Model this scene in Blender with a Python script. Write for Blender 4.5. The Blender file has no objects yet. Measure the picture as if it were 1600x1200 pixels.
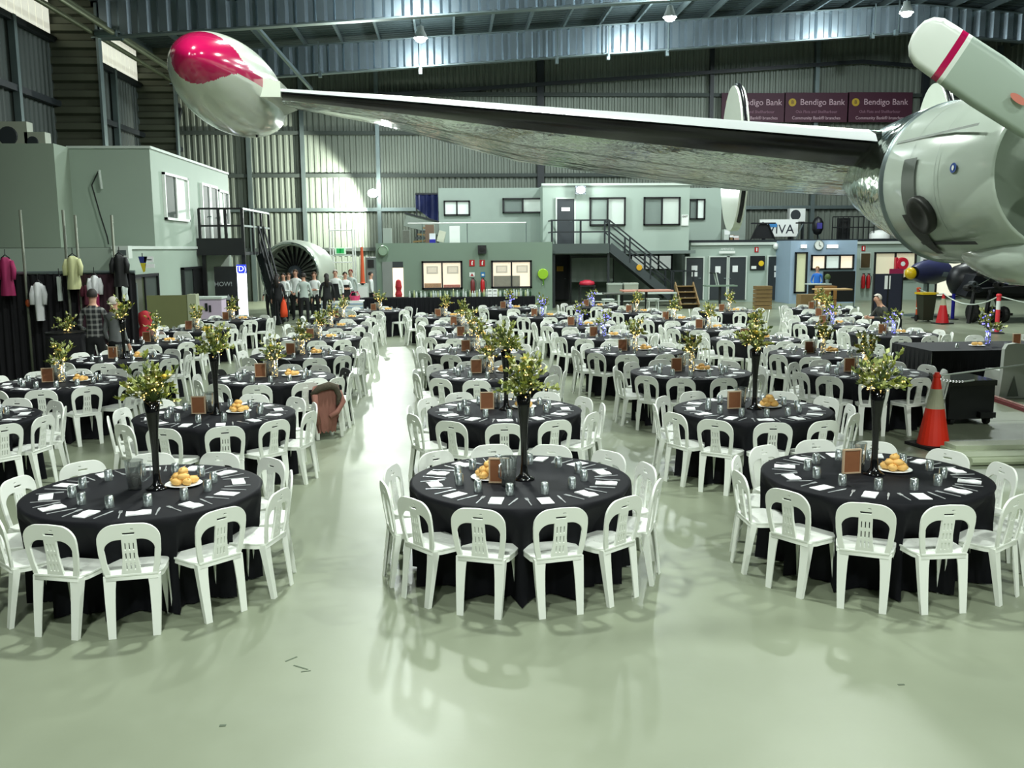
import bpy, math, random
from mathutils import Vector, Matrix
R = math.radians
PI = math.pi
rnd = random.Random(7)
sc = bpy.context.scene
COL = sc.collection

# ------------------------------------------------------------------ camera
F = 1460.0; CH = 2.62
TH = math.atan((600 - 387) / F); RO = -0.008; PS = R(3.84)
f0 = Vector((math.sin(PS), math.cos(PS), 0)); r0 = Vector((math.cos(PS), -math.sin(PS), 0)); zz = Vector((0, 0, 1))
fwd = f0 * math.cos(TH) - zz * math.sin(TH)
up0 = f0 * math.sin(TH) + zz * math.cos(TH)
dn0 = -up0
rt = r0 * math.cos(RO) - dn0 * math.sin(RO)
dn = r0 * math.sin(RO) + dn0 * math.cos(RO)
cd = bpy.data.cameras.new('camera'); cam = bpy.data.objects.new('camera', cd); COL.objects.link(cam)
m = Matrix((rt, -dn, -fwd)).transposed().to_4x4(); m.translation = Vector((0, 0, CH)); cam.matrix_world = m
cd.sensor_width = 36; cd.lens = 36 * F / 1600; cd.clip_end = 400
sc.camera = cam

def ray(px, py):
    return (rt * (px - 800) + dn * (py - 600) + fwd * F)
def P(px, py, Y):                       # the point at depth Y of the hangar seen at a pixel
    d = ray(px, py); t = Y / d.y
    return d.x * t, CH + d.z * t
def G(px, py, z=0.0):                   # the point at height z
    d = ray(px, py); t = (z - CH) / d.z
    return d.x * t, d.y * t

# ------------------------------------------------------------------ world, light, exposure
w = bpy.data.worlds.new('world'); sc.world = w; w.use_nodes = True
w.node_tree.nodes['Background'].inputs[0].default_value = (0.40, 0.50, 0.44, 1)
w.node_tree.nodes['Background'].inputs[1].default_value = 0.16
sc.view_settings.view_transform = 'Standard'; sc.view_settings.look = 'None'
sc.view_settings.exposure = 0.0; sc.view_settings.gamma = 1.0; sc.view_settings.use_curve_mapping = False
try:
    sc.cycles.use_denoising = True
    sc.cycles.max_bounces = 6; sc.cycles.transparent_max_bounces = 10; sc.cycles.sample_clamp_indirect = 4.0
    sc.cycles.caustics_reflective = False; sc.cycles.caustics_refractive = False
except Exception: pass

def point(name, loc, watt, color, rad):
    l = bpy.data.lights.new(name, 'POINT'); l.energy = watt; l.color = color; l.shadow_soft_size = rad
    o = bpy.data.objects.new(name, l); COL.objects.link(o); o.location = loc; return o
def area(name, loc, watt, color, size, aim=(0, 0, -1)):
    l = bpy.data.lights.new(name, 'AREA'); l.shape = 'DISK'; l.energy = watt; l.color = color; l.size = size
    o = bpy.data.objects.new(name, l); COL.objects.link(o); o.location = loc
    o.rotation_euler = Vector(aim).to_track_quat('-Z', 'Y').to_euler(); return o
LAMPS = [(-0.9, 38, 11.0), (8.9, 38, 11.85), (18.5, 38, 12.1),
         (-0.9, 29, 11.0), (8.9, 29, 11.85), (18.5, 29, 12.1),
         (-0.9, 19.5, 11.0), (8.9, 19.5, 11.85),
         (-0.9, 10, 11.0), (8.9, 10, 11.85),
         (-0.9, 0.5, 11.0), (8.9, 0.5, 11.85),
         (-0.9, -7.5, 11.0), (8.9, -7.5, 11.85)]  # last row, behind the camera, is added fill for the chair backs
COOL = (0.93, 1.0, 0.94)
for i, (x, y, z) in enumerate(LAMPS):
    far = y > 25
    area('high_bay_light', (x, y, z - 0.5), 540 if far else 840, COOL, 0.55)
    if far: point('high_bay_glow', (x, y + 0.9, z - 0.1), 800, (0.85, 0.97, 1.0), 0.12)
bx_, bz_ = P(583, 302, 46.2)
area('wall_floodlight', (bx_, 45.9, bz_), 620, (0.93, 1.0, 0.94), 0.35, (-0.05, -0.72, -0.68))
sl = bpy.data.lights.new('wall_wash', 'SPOT'); sl.energy = 4200; sl.color = (0.97, 1.0, 0.86); sl.spot_size = R(124); sl.spot_blend = 0.25; sl.shadow_soft_size = 0.1
so_ = bpy.data.objects.new('wall_wash', sl); COL.objects.link(so_); so_.location = (bx_ - 0.35, 46.1, bz_ + 0.05); so_.rotation_euler = Vector((-0.88, 0.36, -0.30)).to_track_quat('-Z', 'Y').to_euler()
point('wall_floodlight_glow', (bx_, 46.4, bz_ + .25), 300, (0.93, 1.0, 0.92), 0.16)
cx_, cz_ = P(907, 297, 41.6)
point('balcony_floodlight', (cx_, 41.3, cz_), 170, (0.93, 1.0, 0.97), 0.13)

# ------------------------------------------------------------------ materials
def lin(c): return tuple(((v / 255) / 12.92 if v / 255 <= 0.04045 else (((v / 255) + 0.055) / 1.055) ** 2.4) for v in c) + (1,)
MATS = {}
def mat(name, rgb, rough=0.5, metal=0.0, var=0.06, scale=3.0, bump=0.0, emit=0.0, ecol=None, trans=0.0, spec=0.5, alpha=1.0, coat=0.0, bscale=None, sheen=0.0):
    if name in MATS: return MATS[name]
    m = bpy.data.materials.new(name); m.use_nodes = True; nt = m.node_tree; b = nt.nodes['Principled BSDF']
    c = lin(rgb)
    tc = nt.nodes.new('ShaderNodeTexCoord')
    if var > 0:
        n = nt.nodes.new('ShaderNodeTexNoise'); n.inputs['Scale'].default_value = scale; n.inputs['Detail'].default_value = 3
        nt.links.new(tc.outputs['Object'], n.inputs['Vector'])
        mx = nt.nodes.new('ShaderNodeMix'); mx.data_type = 'RGBA'
        mx.inputs[6].default_value = tuple(min(1, v * (1 - var)) for v in c[:3]) + (1,)
        mx.inputs[7].default_value = tuple(min(1, v * (1 + var)) for v in c[:3]) + (1,)
        nt.links.new(n.outputs['Fac'], mx.inputs[0]); nt.links.new(mx.outputs[2], b.inputs['Base Color'])
    else: b.inputs['Base Color'].default_value = c
    if bump > 0:
        n2 = nt.nodes.new('ShaderNodeTexNoise'); n2.inputs['Scale'].default_value = bscale or scale * 4; n2.inputs['Detail'].default_value = 2
        nt.links.new(tc.outputs['Object'], n2.inputs['Vector'])
        bp = nt.nodes.new('ShaderNodeBump'); bp.inputs['Strength'].default_value = bump; bp.inputs['Distance'].default_value = 0.03
        nt.links.new(n2.outputs['Fac'], bp.inputs['Height']); nt.links.new(bp.outputs[0], b.inputs['Normal'])
    b.inputs['Roughness'].default_value = rough; b.inputs['Metallic'].default_value = metal
    b.inputs['Specular IOR Level'].default_value = spec; b.inputs['Transmission Weight'].default_value = trans
    b.inputs['Alpha'].default_value = alpha; b.inputs['Coat Weight'].default_value = coat
    b.inputs['Sheen Weight'].default_value = sheen
    if emit > 0:
        b.inputs['Emission Color'].default_value = lin(ecol or rgb); b.inputs['Emission Strength'].default_value = emit
    MATS[name] = m; return m

M_chair = mat('white_plastic', (236, 240, 232), 0.38, var=0.03)
M_cloth = mat('black_cloth', (13, 14, 20), 0.7, var=0.12, scale=2, spec=0.22)
M_card = mat('white_card', (248, 250, 250), 0.6, var=0.01)
M_steel = mat('cutlery_steel', (225, 228, 230), 0.25, 0.5, var=0.02)
M_black = mat('black_gloss', (10, 10, 12), 0.12, var=0.0)
M_darkmetal = mat('dark_painted_steel', (34, 40, 44), 0.45, var=0.1)
M_galv = mat('galvanised_steel', (128, 142, 142), 0.38, 0.75, var=0.2, scale=1.5)
M_girder = mat('girder_web', (168, 182, 190), 0.26, 0.8, var=0.15, scale=1.0)
M_roof = mat('roof_sheet', (70, 82, 84), 0.5, 0.4, var=0.2, scale=0.6)
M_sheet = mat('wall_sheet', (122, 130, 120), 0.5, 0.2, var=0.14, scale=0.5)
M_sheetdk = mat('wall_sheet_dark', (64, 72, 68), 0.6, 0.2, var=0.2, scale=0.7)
M_creamglow = mat('glowing_cream_sheet', (240, 240, 222), 0.6, var=0.03, emit=0.62, ecol=(244, 244, 226))  # brightness of the cream panels is put in as emission
M_bld = mat('grey_green_panel', (160, 176, 166), 0.55, var=0.05, scale=0.6)
M_bldkit = mat('sage_panel', (122, 142, 126), 0.6, var=0.06, scale=0.6)
M_bldL = mat('left_block_panel', (156, 172, 158), 0.6, var=0.07, scale=0.5)
M_trim = mat('pale_trim', (196, 206, 198), 0.5, var=0.04)
M_door = mat('charcoal_door', (48, 54, 58), 0.5, var=0.08)
M_frame = mat('black_frame', (18, 20, 22), 0.45, var=0.05)
M_white = mat('white_paint', (232, 236, 232), 0.45, var=0.03)
M_paper = mat('paper', (235, 238, 238), 0.8, var=0.05, scale=30)
M_glass = mat('window_glass', (180, 195, 190), 0.06, var=0.02, alpha=0.18, spec=0.8)
M_lit = mat('lit_room', (250, 232, 208), 0.8, var=0.03, scale=1, emit=1.0, ecol=(255, 232, 205))
M_litc = mat('lit_room_cool', (232, 240, 236), 0.8, var=0.05, scale=3, emit=0.55, ecol=(228, 240, 232))
M_blind = mat('window_blind', (206, 216, 208), 0.7, var=0.03, emit=0.42)  # blind gets a glow of its own so the pane reads bright
M_red = mat('red_paint', (176, 24, 30), 0.35, var=0.05)
M_orange = mat('cone_orange', (222, 44, 18), 0.45, var=0.06)
M_pink = mat('bollard_orange', (226, 60, 70), 0.45, var=0.05)
M_refl = mat('reflective_band', (176, 176, 150), 0.4, var=0.1, scale=12)
M_rubber = mat('black_rubber', (20, 21, 21), 0.75, var=0.1)
M_wood = mat('timber', (150, 98, 52), 0.55, var=0.2, scale=14)
M_ply = mat('plywood', (128, 104, 66), 0.6, var=0.15, scale=6)
M_gold = mat('bread_crust', (232, 184, 104), 0.6, var=0.22, scale=18)
M_leaf = mat('olive_leaf', (140, 148, 58), 0.55, var=0.4, scale=9)
M_leaf2 = mat('dark_leaf', (74, 92, 44), 0.55, var=0.4, scale=9)
M_leaf3 = mat('lime_leaf', (204, 212, 142), 0.5, var=0.2, scale=9)
M_petal = mat('cream_petal', (236, 232, 204), 0.6, var=0.06)
M_petaly = mat('yellow_petal', (214, 186, 70), 0.6, var=0.15, scale=9)
M_warm = mat('warm_fairy_light', (255, 210, 120), 0.4, var=0, emit=3.2, ecol=(255, 214, 130))
M_blue = mat('blue_fairy_light', (120, 120, 255), 0.4, var=0, emit=4.5, ecol=(120, 116, 255))
M_lamp = mat('lamp_face', (255, 255, 255), 0.4, var=0, emit=24.0, ecol=(240, 255, 250))
M_magenta = mat('magenta_paint', (178, 16, 78), 0.16, var=0.04, coat=0.6)
M_planewhite = mat('aircraft_white', (206, 214, 200), 0.2, var=0.05, scale=1.2, coat=0.4)
M_nac = mat('aircraft_grey_paint', (178, 190, 178), 0.2, var=0.04, scale=1.0, coat=0.5)
M_chrome = mat('polished_aluminium', (196, 204, 198), 0.10, 1.0, var=0.08, scale=1.0, bump=0.35, bscale=2.2)
M_chrome2 = mat('riveted_aluminium', (172, 184, 172), 0.14, 1.0, var=0.14, scale=3.0, bump=0.8, bscale=5)
M_boot = mat('deicer_boot', (12, 13, 15), 0.22, var=0.05)
M_navy = mat('navy_fabric', (30, 34, 52), 0.8, var=0.1)
M_clearg = None
def glassy(name, tint, mixf=0.72):
    m = bpy.data.materials.new(name); m.use_nodes = True; nt = m.node_tree
    for n in list(nt.nodes): nt.nodes.remove(n)
    o = nt.nodes.new('ShaderNodeOutputMaterial'); g = nt.nodes.new('ShaderNodeBsdfGlossy'); t = nt.nodes.new('ShaderNodeBsdfTransparent')
    mx = nt.nodes.new('ShaderNodeMixShader'); lw = nt.nodes.new('ShaderNodeLayerWeight'); lw.inputs[0].default_value = 0.35
    mth = nt.nodes.new('ShaderNodeMath'); mth.operation = 'MULTIPLY_ADD'; mth.inputs[1].default_value = mixf; mth.inputs[2].default_value = 0.34
    g.inputs['Roughness'].default_value = 0.22; g.inputs['Color'].default_value = (0.95, 1, 1, 1); t.inputs['Color'].default_value = tint
    nt.links.new(lw.outputs['Facing'], mth.inputs[0]); nt.links.new(mth.outputs[0], mx.inputs[0])
    nt.links.new(t.outputs[0], mx.inputs[1]); nt.links.new(g.outputs[0], mx.inputs[2]); nt.links.new(mx.outputs[0], o.inputs[0])
    MATS[name] = m; return m
M_tumbler = glassy('tumbler_glass', (0.96, 0.98, 0.99, 1), 0.7)
M_waterg = glassy('water_glass', (0.66, 0.68, 0.66, 1), 0.6)

def floor_mat():
    m = bpy.data.materials.new('sealed_concrete'); m.use_nodes = True; nt = m.node_tree; b = nt.nodes['Principled BSDF']
    tc = nt.nodes.new('ShaderNodeTexCoord')
    def noise(s, d=5):
        n = nt.nodes.new('ShaderNodeTexNoise'); n.inputs['Scale'].default_value = s; n.inputs['Detail'].default_value = d
        nt.links.new(tc.outputs['Object'], n.inputs['Vector']); return n
    n1 = noise(0.35); n2 = noise(2.2, 6)
    cr = nt.nodes.new('ShaderNodeValToRGB'); cr.color_ramp.elements[0].position = 0.3; cr.color_ramp.elements[1].position = 0.72
    cr.color_ramp.elements[0].color = lin((126, 134, 114)); cr.color_ramp.elements[1].color = lin((142, 150, 128))
    nt.links.new(n1.outputs['Fac'], cr.inputs[0])
    mx = nt.nodes.new('ShaderNodeMix'); mx.data_type = 'RGBA'; mx.blend_type = 'MULTIPLY'; mx.inputs[0].default_value = 0.30
    cr2 = nt.nodes.new('ShaderNodeValToRGB'); cr2.color_ramp.elements[0].position = 0.38; cr2.color_ramp.elements[0].color = (0.7, 0.7, 0.66, 1)
    nt.links.new(n2.outputs['Fac'], cr2.inputs[0])
    nt.links.new(cr.outputs[0], mx.inputs[6]); nt.links.new(cr2.outputs[0], mx.inputs[7]); nt.links.new(mx.outputs[2], b.inputs['Base Color'])
    mr = nt.nodes.new('ShaderNodeMapRange'); mr.inputs[3].default_value = 0.30; mr.inputs[4].default_value = 0.46
    nt.links.new(n2.outputs['Fac'], mr.inputs[0]); nt.links.new(mr.outputs[0], b.inputs['Roughness'])
    b.inputs['Specular IOR Level'].default_value = 0.5
    bp = nt.nodes.new('ShaderNodeBump'); bp.inputs['Strength'].default_value = 0.06; bp.inputs['Distance'].default_value = 0.02
    n3 = noise(6, 3); nt.links.new(n3.outputs['Fac'], bp.inputs['Height']); nt.links.new(bp.outputs[0], b.inputs['Normal'])
    return m
M_floor = floor_mat()

# ------------------------------------------------------------------ builders
class MB:
    def __init__(s): s.v = []; s.f = []; s.mi = []; s.cur = 0
    def add(s, vs, fs):
        n = len(s.v); s.v += [tuple(v) for v in vs]; s.f += [tuple(i + n for i in f) for f in fs]; s.mi += [s.cur] * len(fs); return s
    def box(s, x0, x1, y0, y1, z0, z1):
        return s.add([(x0,y0,z0),(x1,y0,z0),(x1,y1,z0),(x0,y1,z0),(x0,y0,z1),(x1,y0,z1),(x1,y1,z1),(x0,y1,z1)],
                     [(0,3,2,1),(4,5,6,7),(0,1,5,4),(1,2,6,5),(2,3,7,6),(3,0,4,7)])
    def cbox(s, c, d, M=None):
        x, y, z = [v / 2 for v in d]
        vs = [Vector((sx * x, sy * y, sz * z)) for sz in (-1, 1) for sx, sy in ((-1,-1),(1,-1),(1,1),(-1,1))]
        vs = [(M @ v if M else v) + Vector(c) for v in vs]
        return s.add(vs, [(0,3,2,1),(4,5,6,7),(0,1,5,4),(1,2,6,5),(2,3,7,6),(3,0,4,7)])
    def bar(s, a, b, wd, ht=None, updir=(0, 0, 1)):
        a, b = Vector(a), Vector(b); d = (b - a).normalized(); u = Vector(updir)
        if abs(d.dot(u)) > 0.98: u = Vector((0, 1, 0))
        sd = d.cross(u).normalized(); u = sd.cross(d).normalized(); ht = ht or wd
        vs = []
        for p in (a, b):
            for i, j in ((-1,-1),(1,-1),(1,1),(-1,1)): vs.append(p + sd * (i * wd / 2) + u * (j * ht / 2))
        return s.add(vs, [(0,1,2,3),(7,6,5,4),(0,4,5,1),(1,5,6,2),(2,6,7,3),(3,7,4,0)])
    def tube(s, pts, r, n=8, cap=True):
        pts = [Vector(p) for p in pts]; rs = r if isinstance(r, (list, tuple)) else [r] * len(pts)
        vs = []; prev = None
        for i, p in enumerate(pts):
            d = (pts[min(i + 1, len(pts) - 1)] - pts[max(i - 1, 0)]).normalized()
            if prev is None:
                u = Vector((0, 0, 1)) if abs(d.z) < 0.9 else Vector((1, 0, 0))
                prev = d.cross(u).normalized()
            sd = (prev - d * prev.dot(d)).normalized(); prev = sd; u = d.cross(sd)
            for k in range(n):
                a = 2 * PI * k / n; vs.append(p + (sd * math.cos(a) + u * math.sin(a)) * rs[i])
        fs = [(i * n + k, i * n + (k + 1) % n, (i + 1) * n + (k + 1) % n, (i + 1) * n + k) for i in range(len(pts) - 1) for k in range(n)]
        if cap: fs += [tuple(range(n))[::-1], tuple(range((len(pts) - 1) * n, len(pts) * n))]
        return s.add(vs, fs)
    def lathe(s, prof, n=20, c=(0, 0, 0), axis='z', closed=False):
        vs = []
        for r, h in prof:
            for k in range(n):
                a = 2 * PI * k / n; x, y = r * math.cos(a), r * math.sin(a)
                q = (x, y, h) if axis == 'z' else ((x, h, y) if axis == 'y' else (h, x, y))
                vs.append((q[0] + c[0], q[1] + c[1], q[2] + c[2]))
        fs = [(i * n + k, i * n + (k + 1) % n, (i + 1) * n + (k + 1) % n, (i + 1) * n + k) for i in range(len(prof) - 1) for k in range(n)]
        if closed: fs += [tuple(range(n))[::-1], tuple(range((len(prof) - 1) * n, len(prof) * n))]
        return s.add(vs, fs)
    def ball(s, c, r, n=8, m=5):
        if not isinstance(r, (tuple, list)): r = (r, r, r)
        vs = [(c[0], c[1], c[2] - r[2])]
        for i in range(1, m):
            t = PI * i / m
            for k in range(n): a = 2 * PI * k / n; vs.append((c[0] + r[0] * math.sin(t) * math.cos(a), c[1] + r[1] * math.sin(t) * math.sin(a), c[2] - r[2] * math.cos(t)))
        vs.append((c[0], c[1], c[2] + r[2])); L = len(vs) - 1
        fs = [(0, 1 + (k + 1) % n, 1 + k) for k in range(n)]
        for i in range(m - 2):
            for k in range(n): fs.append((1 + i * n + k, 1 + i * n + (k + 1) % n, 1 + (i + 1) * n + (k + 1) % n, 1 + (i + 1) * n + k))
        fs += [(L, 1 + (m - 2) * n + k, 1 + (m - 2) * n + (k + 1) % n) for k in range(n)]
        return s.add(vs, fs)
    def xf(s, M, start=0):
        for i in range(start, len(s.v)): s.v[i] = tuple(M @ Vector(s.v[i]))
        return s
    def mesh(s, name, mats, smooth=False):
        me = bpy.data.meshes.new(name); me.from_pydata(s.v, [], s.f)
        for mm in (mats if isinstance(mats, (list, tuple)) else [mats]): me.materials.append(mm)
        if any(s.mi): me.polygons.foreach_set('material_index', s.mi)
        if smooth: me.polygons.foreach_set('use_smooth', [True] * len(me.polygons))
        me.update(); return me
    def build(s, name, mats, parent=None, smooth=False, **k): return obj(name, s.mesh(name, mats, smooth), parent, **k)

def obj(name, data, parent=None, loc=None, rz=None, **k):
    o = bpy.data.objects.new(name, data); COL.objects.link(o)
    if parent is not None: o.parent = parent
    if loc is not None: o.location = loc
    if rz is not None: o.rotation_euler = (0, 0, rz)
    return tag(o, **k)
def tag(o, label=None, cat=None, group=None, kind=None):
    if label: o['label'] = label
    if cat: o['category'] = cat
    if group: o['group'] = group
    if kind: o['kind'] = kind
    return o
def thing(name, label, cat, loc=(0, 0, 0), rz=0, group=None):
    return obj(name, None, None, loc, rz, label=label, cat=cat, group=group)
def local(mb, loc): return mb.xf(Matrix.Translation(-Vector(loc)))
KIDS = {}
def copy_tree(o, loc, rz, label, group=None, cat=None):
    c = o.copy(); COL.objects.link(c); c.location = loc; c.rotation_euler = (0, 0, rz); c['label'] = label
    if group: c['group'] = group
    kids = KIDS.get(o.name)
    if kids is None: kids = KIDS[o.name] = [(k, list(k.children)) for k in o.children]
    for k, gs in kids:
        d = k.copy(); COL.objects.link(d); d.parent = c
        for g in gs:
            e = g.copy(); COL.objects.link(e); e.parent = d
    return c
def curve_mesh(name, splines, extrude, bevel=0.0, mats=(), pts3=None):
    cu = bpy.data.curves.new(name, 'CURVE'); cu.dimensions = '2D'; cu.fill_mode = 'BOTH'; cu.extrude = extrude; cu.bevel_depth = bevel; cu.bevel_resolution = 1
    for sp in splines:
        q = cu.splines.new('POLY'); q.points.add(len(sp) - 1)
        for i, (x, y) in enumerate(sp): q.points[i].co = (x, y, 0, 1)
        q.use_cyclic_u = True
    o = bpy.data.objects.new(name, cu); COL.objects.link(o)
    bpy.context.view_layer.update()
    dg = bpy.context.evaluated_depsgraph_get(); me = bpy.data.meshes.new_from_object(o.evaluated_get(dg)); me.name = name
    bpy.data.objects.remove(o); bpy.data.curves.remove(cu)
    me.materials.clear()
    for mm in mats: me.materials.append(mm)
    return me
TXT = {}
def text_mesh(s, size, mt, ext=0.004, align='CENTER'):
    key = (s, size, mt.name, align)
    if key in TXT: return TXT[key]
    cu = bpy.data.curves.new('lettering', 'FONT'); cu.body = s; cu.size = size; cu.extrude = ext; cu.align_x = align; cu.align_y = 'CENTER'; cu.resolution_u = 3
    o = bpy.data.objects.new('lettering', cu); COL.objects.link(o); bpy.context.view_layer.update()
    dg = bpy.context.evaluated_depsgraph_get(); me = bpy.data.meshes.new_from_object(o.evaluated_get(dg)); me.name = 'lettering'
    bpy.data.objects.remove(o); bpy.data.curves.remove(cu)
    me.materials.clear(); me.materials.append(mt); TXT[key] = me; return me
def text(s, size, mt, loc, parent, align='CENTER', rot=(PI / 2, 0, 0), name='lettering'):
    o = obj(name, text_mesh(s, size, mt, 0.004, align), parent, loc); o.rotation_euler = rot; return o
def joinmesh(name, items, mats):           # items: (mesh, matrix) -> one mesh
    v = []; f = []
    cache = {}
    for me, M in items:
        if me.name not in cache: cache[me.name] = ([x.co.copy() for x in me.vertices], [tuple(p.vertices) for p in me.polygons])
        vs, fs = cache[me.name]; n = len(v)
        v += [tuple(M @ x) for x in vs]; f += [tuple(i + n for i in q) for q in fs]
    me = bpy.data.meshes.new(name); me.from_pydata(v, [], f)
    for mm in mats: me.materials.append(mm)
    return me
# ================================================================== the setting
def struct(name, mb, mt, **k): return mb.build(name, mt, None, kind='structure', **k)
XL = -13.35; XI = -11.7; YB = 49.0; XR = 56.0; XRG = 21.4
def zroof(x): return 9.78 + 0.071 * (x + 11.7) if x < XRG else 9.78 + 0.071 * (XRG + 11.7) - 0.071 * (x - XRG)
# floor with shallow saw-cut joints
b = MB(); b.box(-30, 60, -12, 60, -0.3, 0.0); fl = struct('floor', b, M_floor)
b = MB()
for y in (13.2, 30.2): b.box(7.4, 50, y - 0.004, y + 0.004, 0.0, 0.0012)
for x in (12.2,): b.box(x - 0.004, x + 0.004, -8, 48, 0.0, 0.0012)
b.build('saw_cut_joint', mat('joint_sealant', (96, 104, 88), 0.7), fl, kind='stuff')
# a few scuffs and a piece of litter on the floor
b = MB()
for px, py, a, l in ((455, 1030, 0.8, 0.09), (470, 1043, -0.6, 0.12), (478, 1049, 0.2, 0.06)):
    x, y = G(px, py); b.cbox((x, y, 0.001), (l, 0.012, 0.002), Matrix.Rotation(a, 3, 'Z'))
x, y = G(348, 1134); b.cbox((x, y, 0.002), (0.035, 0.02, 0.003))
x, y = G(1408, 1070); b.cbox((x, y, 0.002), (0.04, 0.012, 0.003))
b.build('floor_scuff', mat('scuff', (84, 96, 78), 0.8), fl)
# roof: corrugated sheeting, ribs across, and purlins along
def corr_x(mb, x0, x1, z0, z1, y, pitch, dep, flip=1):
    xs = []; x = x0
    while x < x1: xs += [(x, 0), (x + pitch * .3, 0), (x + pitch * .45, dep), (x + pitch * .85, dep)]; x += pitch
    vs = []; 
    for xx, d in xs:
        za = z0(xx) if callable(z0) else z0; zb = z1(xx) if callable(z1) else z1
        vs += [(xx, y - d, za), (xx, y - d, zb)]
    mb.add(vs, [(2 * i, 2 * i + 2, 2 * i + 3, 2 * i + 1) for i in range(len(xs) - 1)])
b = MB(); ys = []; y = -9.0
while y < YB: ys += [(y, 0), (y + .12, 0), (y + .17, .04), (y + .33, .04)]; y += 0.38
for xa, xb in ((XL, XRG), (XRG, XR)):
    vs = []
    for yy, d in ys: vs += [(xa, yy, zroof(xa) + 1.55 - d), (xb, yy, zroof(xb) + 1.55 - d)]
    b.add(vs, [(2 * i, 2 * i + 2, 2 * i + 3, 2 * i + 1) for i in range(len(ys) - 1)])
ceil = struct('ceiling', b, M_roof)
x = XL + 0.8
while x < XR:
    z = zroof(x) + 1.38; bb = MB(); bb.box(x - .03, x + .03, -9, YB, z - .11, z + .11).box(x - .03, x + .06, -9, YB, z - .13, z - .11)
    bb.build('purlin', M_galv, ceil); x += 1.62
# portal frames: corrugated-web rafters and columns
def frame(Y, col=True):
    root = obj('trim_1', None, None, kind='structure')
    for xa, xb in ((XI - 0.2, XRG), (XRG, XR)):
        b = MB(); corr_x(b, xa, xb, lambda q: zroof(q) + .05, lambda q: zroof(q) + 1.22, Y, 0.66, 0.14); b.build('rafter_web', M_girder, root)
        for dz in (0, 1.22):
            b = MB(); b.bar((xa, Y, zroof(xa) + dz), (xb, Y, zroof(xb) + dz), 0.34, 0.05); b.build('rafter_flange', M_galv, root)
    if col:
        # column web: corrugations stacked in height
        zs = []; z = 0.0; zt = zroof(XI) + 1.1
        while z < zt: zs += [(z, 0), (z + .2, 0), (z + .27, .15), (z + .47, .15)]; z += 0.54
        b = MB(); vs = []
        for zz_, d in zs: vs += [(XL, Y - d, zz_), (XI, Y - d, zz_)]
        b.add(vs, [(2 * i, 2 * i + 1, 2 * i + 3, 2 * i + 2) for i in range(len(zs) - 1)]); b.build('column_web', mat('column_web', (96, 100, 84), 0.5, 0.4, var=0.15, scale=1), root)
        for xx in (XL, XI):
            b = MB(); b.box(xx - .04, xx + .04, Y - .2, Y + .12, 0, zt); b.build('column_flange', M_galv, root)
    return root
for Y in (7.5, 16.5, 25.2, 34.0, 43.0): frame(Y)
# gable end wall
wb = obj('wall_back', None, None, kind='structure')
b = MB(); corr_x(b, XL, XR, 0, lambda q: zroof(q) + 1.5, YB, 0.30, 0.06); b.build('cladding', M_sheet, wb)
def post(x, z1, wdt=.16, m_=M_galv):
    b = MB(); b.box(x - wdt / 2, x + wdt / 2, YB - .34, YB - .1, 0, z1); b.build('post', m_, wb)
for px in (391, 475, 592, 845, 1112, 1276, 1446, 1560):
    x, z = P(px, 300 if px < 1000 else 150, YB - .3); post(x, zroof(x) + 1.2, .34 if px in (845, 1446) else .2, M_darkmetal if px in (845, 1112, 1446) else M_galv)
for z in (2.6, 4.6, 6.3, 8.4, 10.3):
    b = MB(); b.box(XL, XR, YB - .26, YB - .08, z - .09, z + .09); b.build('girt', M_sheetdk if z != 4.6 else M_galv, wb)
# raised upper rib band and a sloping tie beneath the rafter
b = MB(); b.bar((XI, YB - .5, zroof(XI) - .2), (XRG, YB - .5, zroof(XRG) - .2), .12, .18); b.bar((XRG, YB - .5, zroof(XRG) - .2), (XR, YB - .5, zroof(XR) - .2), .12, .18)
b.build('gable_rafter', M_darkmetal, wb)
# side wall on the left with self-glowing cream panels under the eaves
wl = obj('wall_left', None, None, kind='structure')
b = MB(); ysl = []; y = -9
while y < YB: ysl += [(y, 0), (y + .1, 0), (y + .15, .05), (y + .28, .05)]; y += .34
vs = []
for yy, d in ysl: vs += [(XL + .06 - d, yy, 0), (XL + .06 - d, yy, zroof(XL) + 1.55)]
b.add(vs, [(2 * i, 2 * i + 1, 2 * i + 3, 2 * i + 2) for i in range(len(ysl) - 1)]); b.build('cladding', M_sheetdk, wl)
for z in (3.2, 5.2, 7.6, 9.7):
    b = MB(); b.box(XL + .08, XL + .26, -9, YB, z - .1, z + .1); b.build('girt', M_darkmetal, wl)
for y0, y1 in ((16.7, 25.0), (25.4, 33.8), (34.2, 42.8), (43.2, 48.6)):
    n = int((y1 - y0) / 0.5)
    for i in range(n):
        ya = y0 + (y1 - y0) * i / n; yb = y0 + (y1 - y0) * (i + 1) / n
        b = MB(); b.box(XL + .1, XL + .14, ya + .008, yb - .008, 9.72, zroof(XL) + 1.45); b.build('cream_glow_panel', M_creamglow, wl)
    for yy in (y0 + 2.6, y0 + 5.4):
        if yy < y1: b = MB(); b.box(XL + .1, XL + .3, yy - .1, yy + .1, 0, 9.8); b.build('post', M_galv, wl)
eave = obj('trim_2', None, None, kind='structure')
for dx, dz in ((0, .12), (.35, .42), (.7, .1)):
    b = MB(); b.tube([(XI - .1 + dx, 6, zroof(XI) + dz), (XI - .1 + dx, YB, zroof(XI) + dz)], .085, 8); b.build('eave_pipe', mat('olive_steel', (120, 126, 100), 0.45, 0.5), eave, smooth=True)
for Y in (25.2, 34, 43):
    for s in (-1, 1):
        b = MB(); b.tube([(XI, Y + s * .3, zroof(XI) + .1), (XI + .7, Y + s * .3, zroof(XI) + .1)], .12, 8); b.build('pipe_bracket', M_galv, eave)
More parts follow.
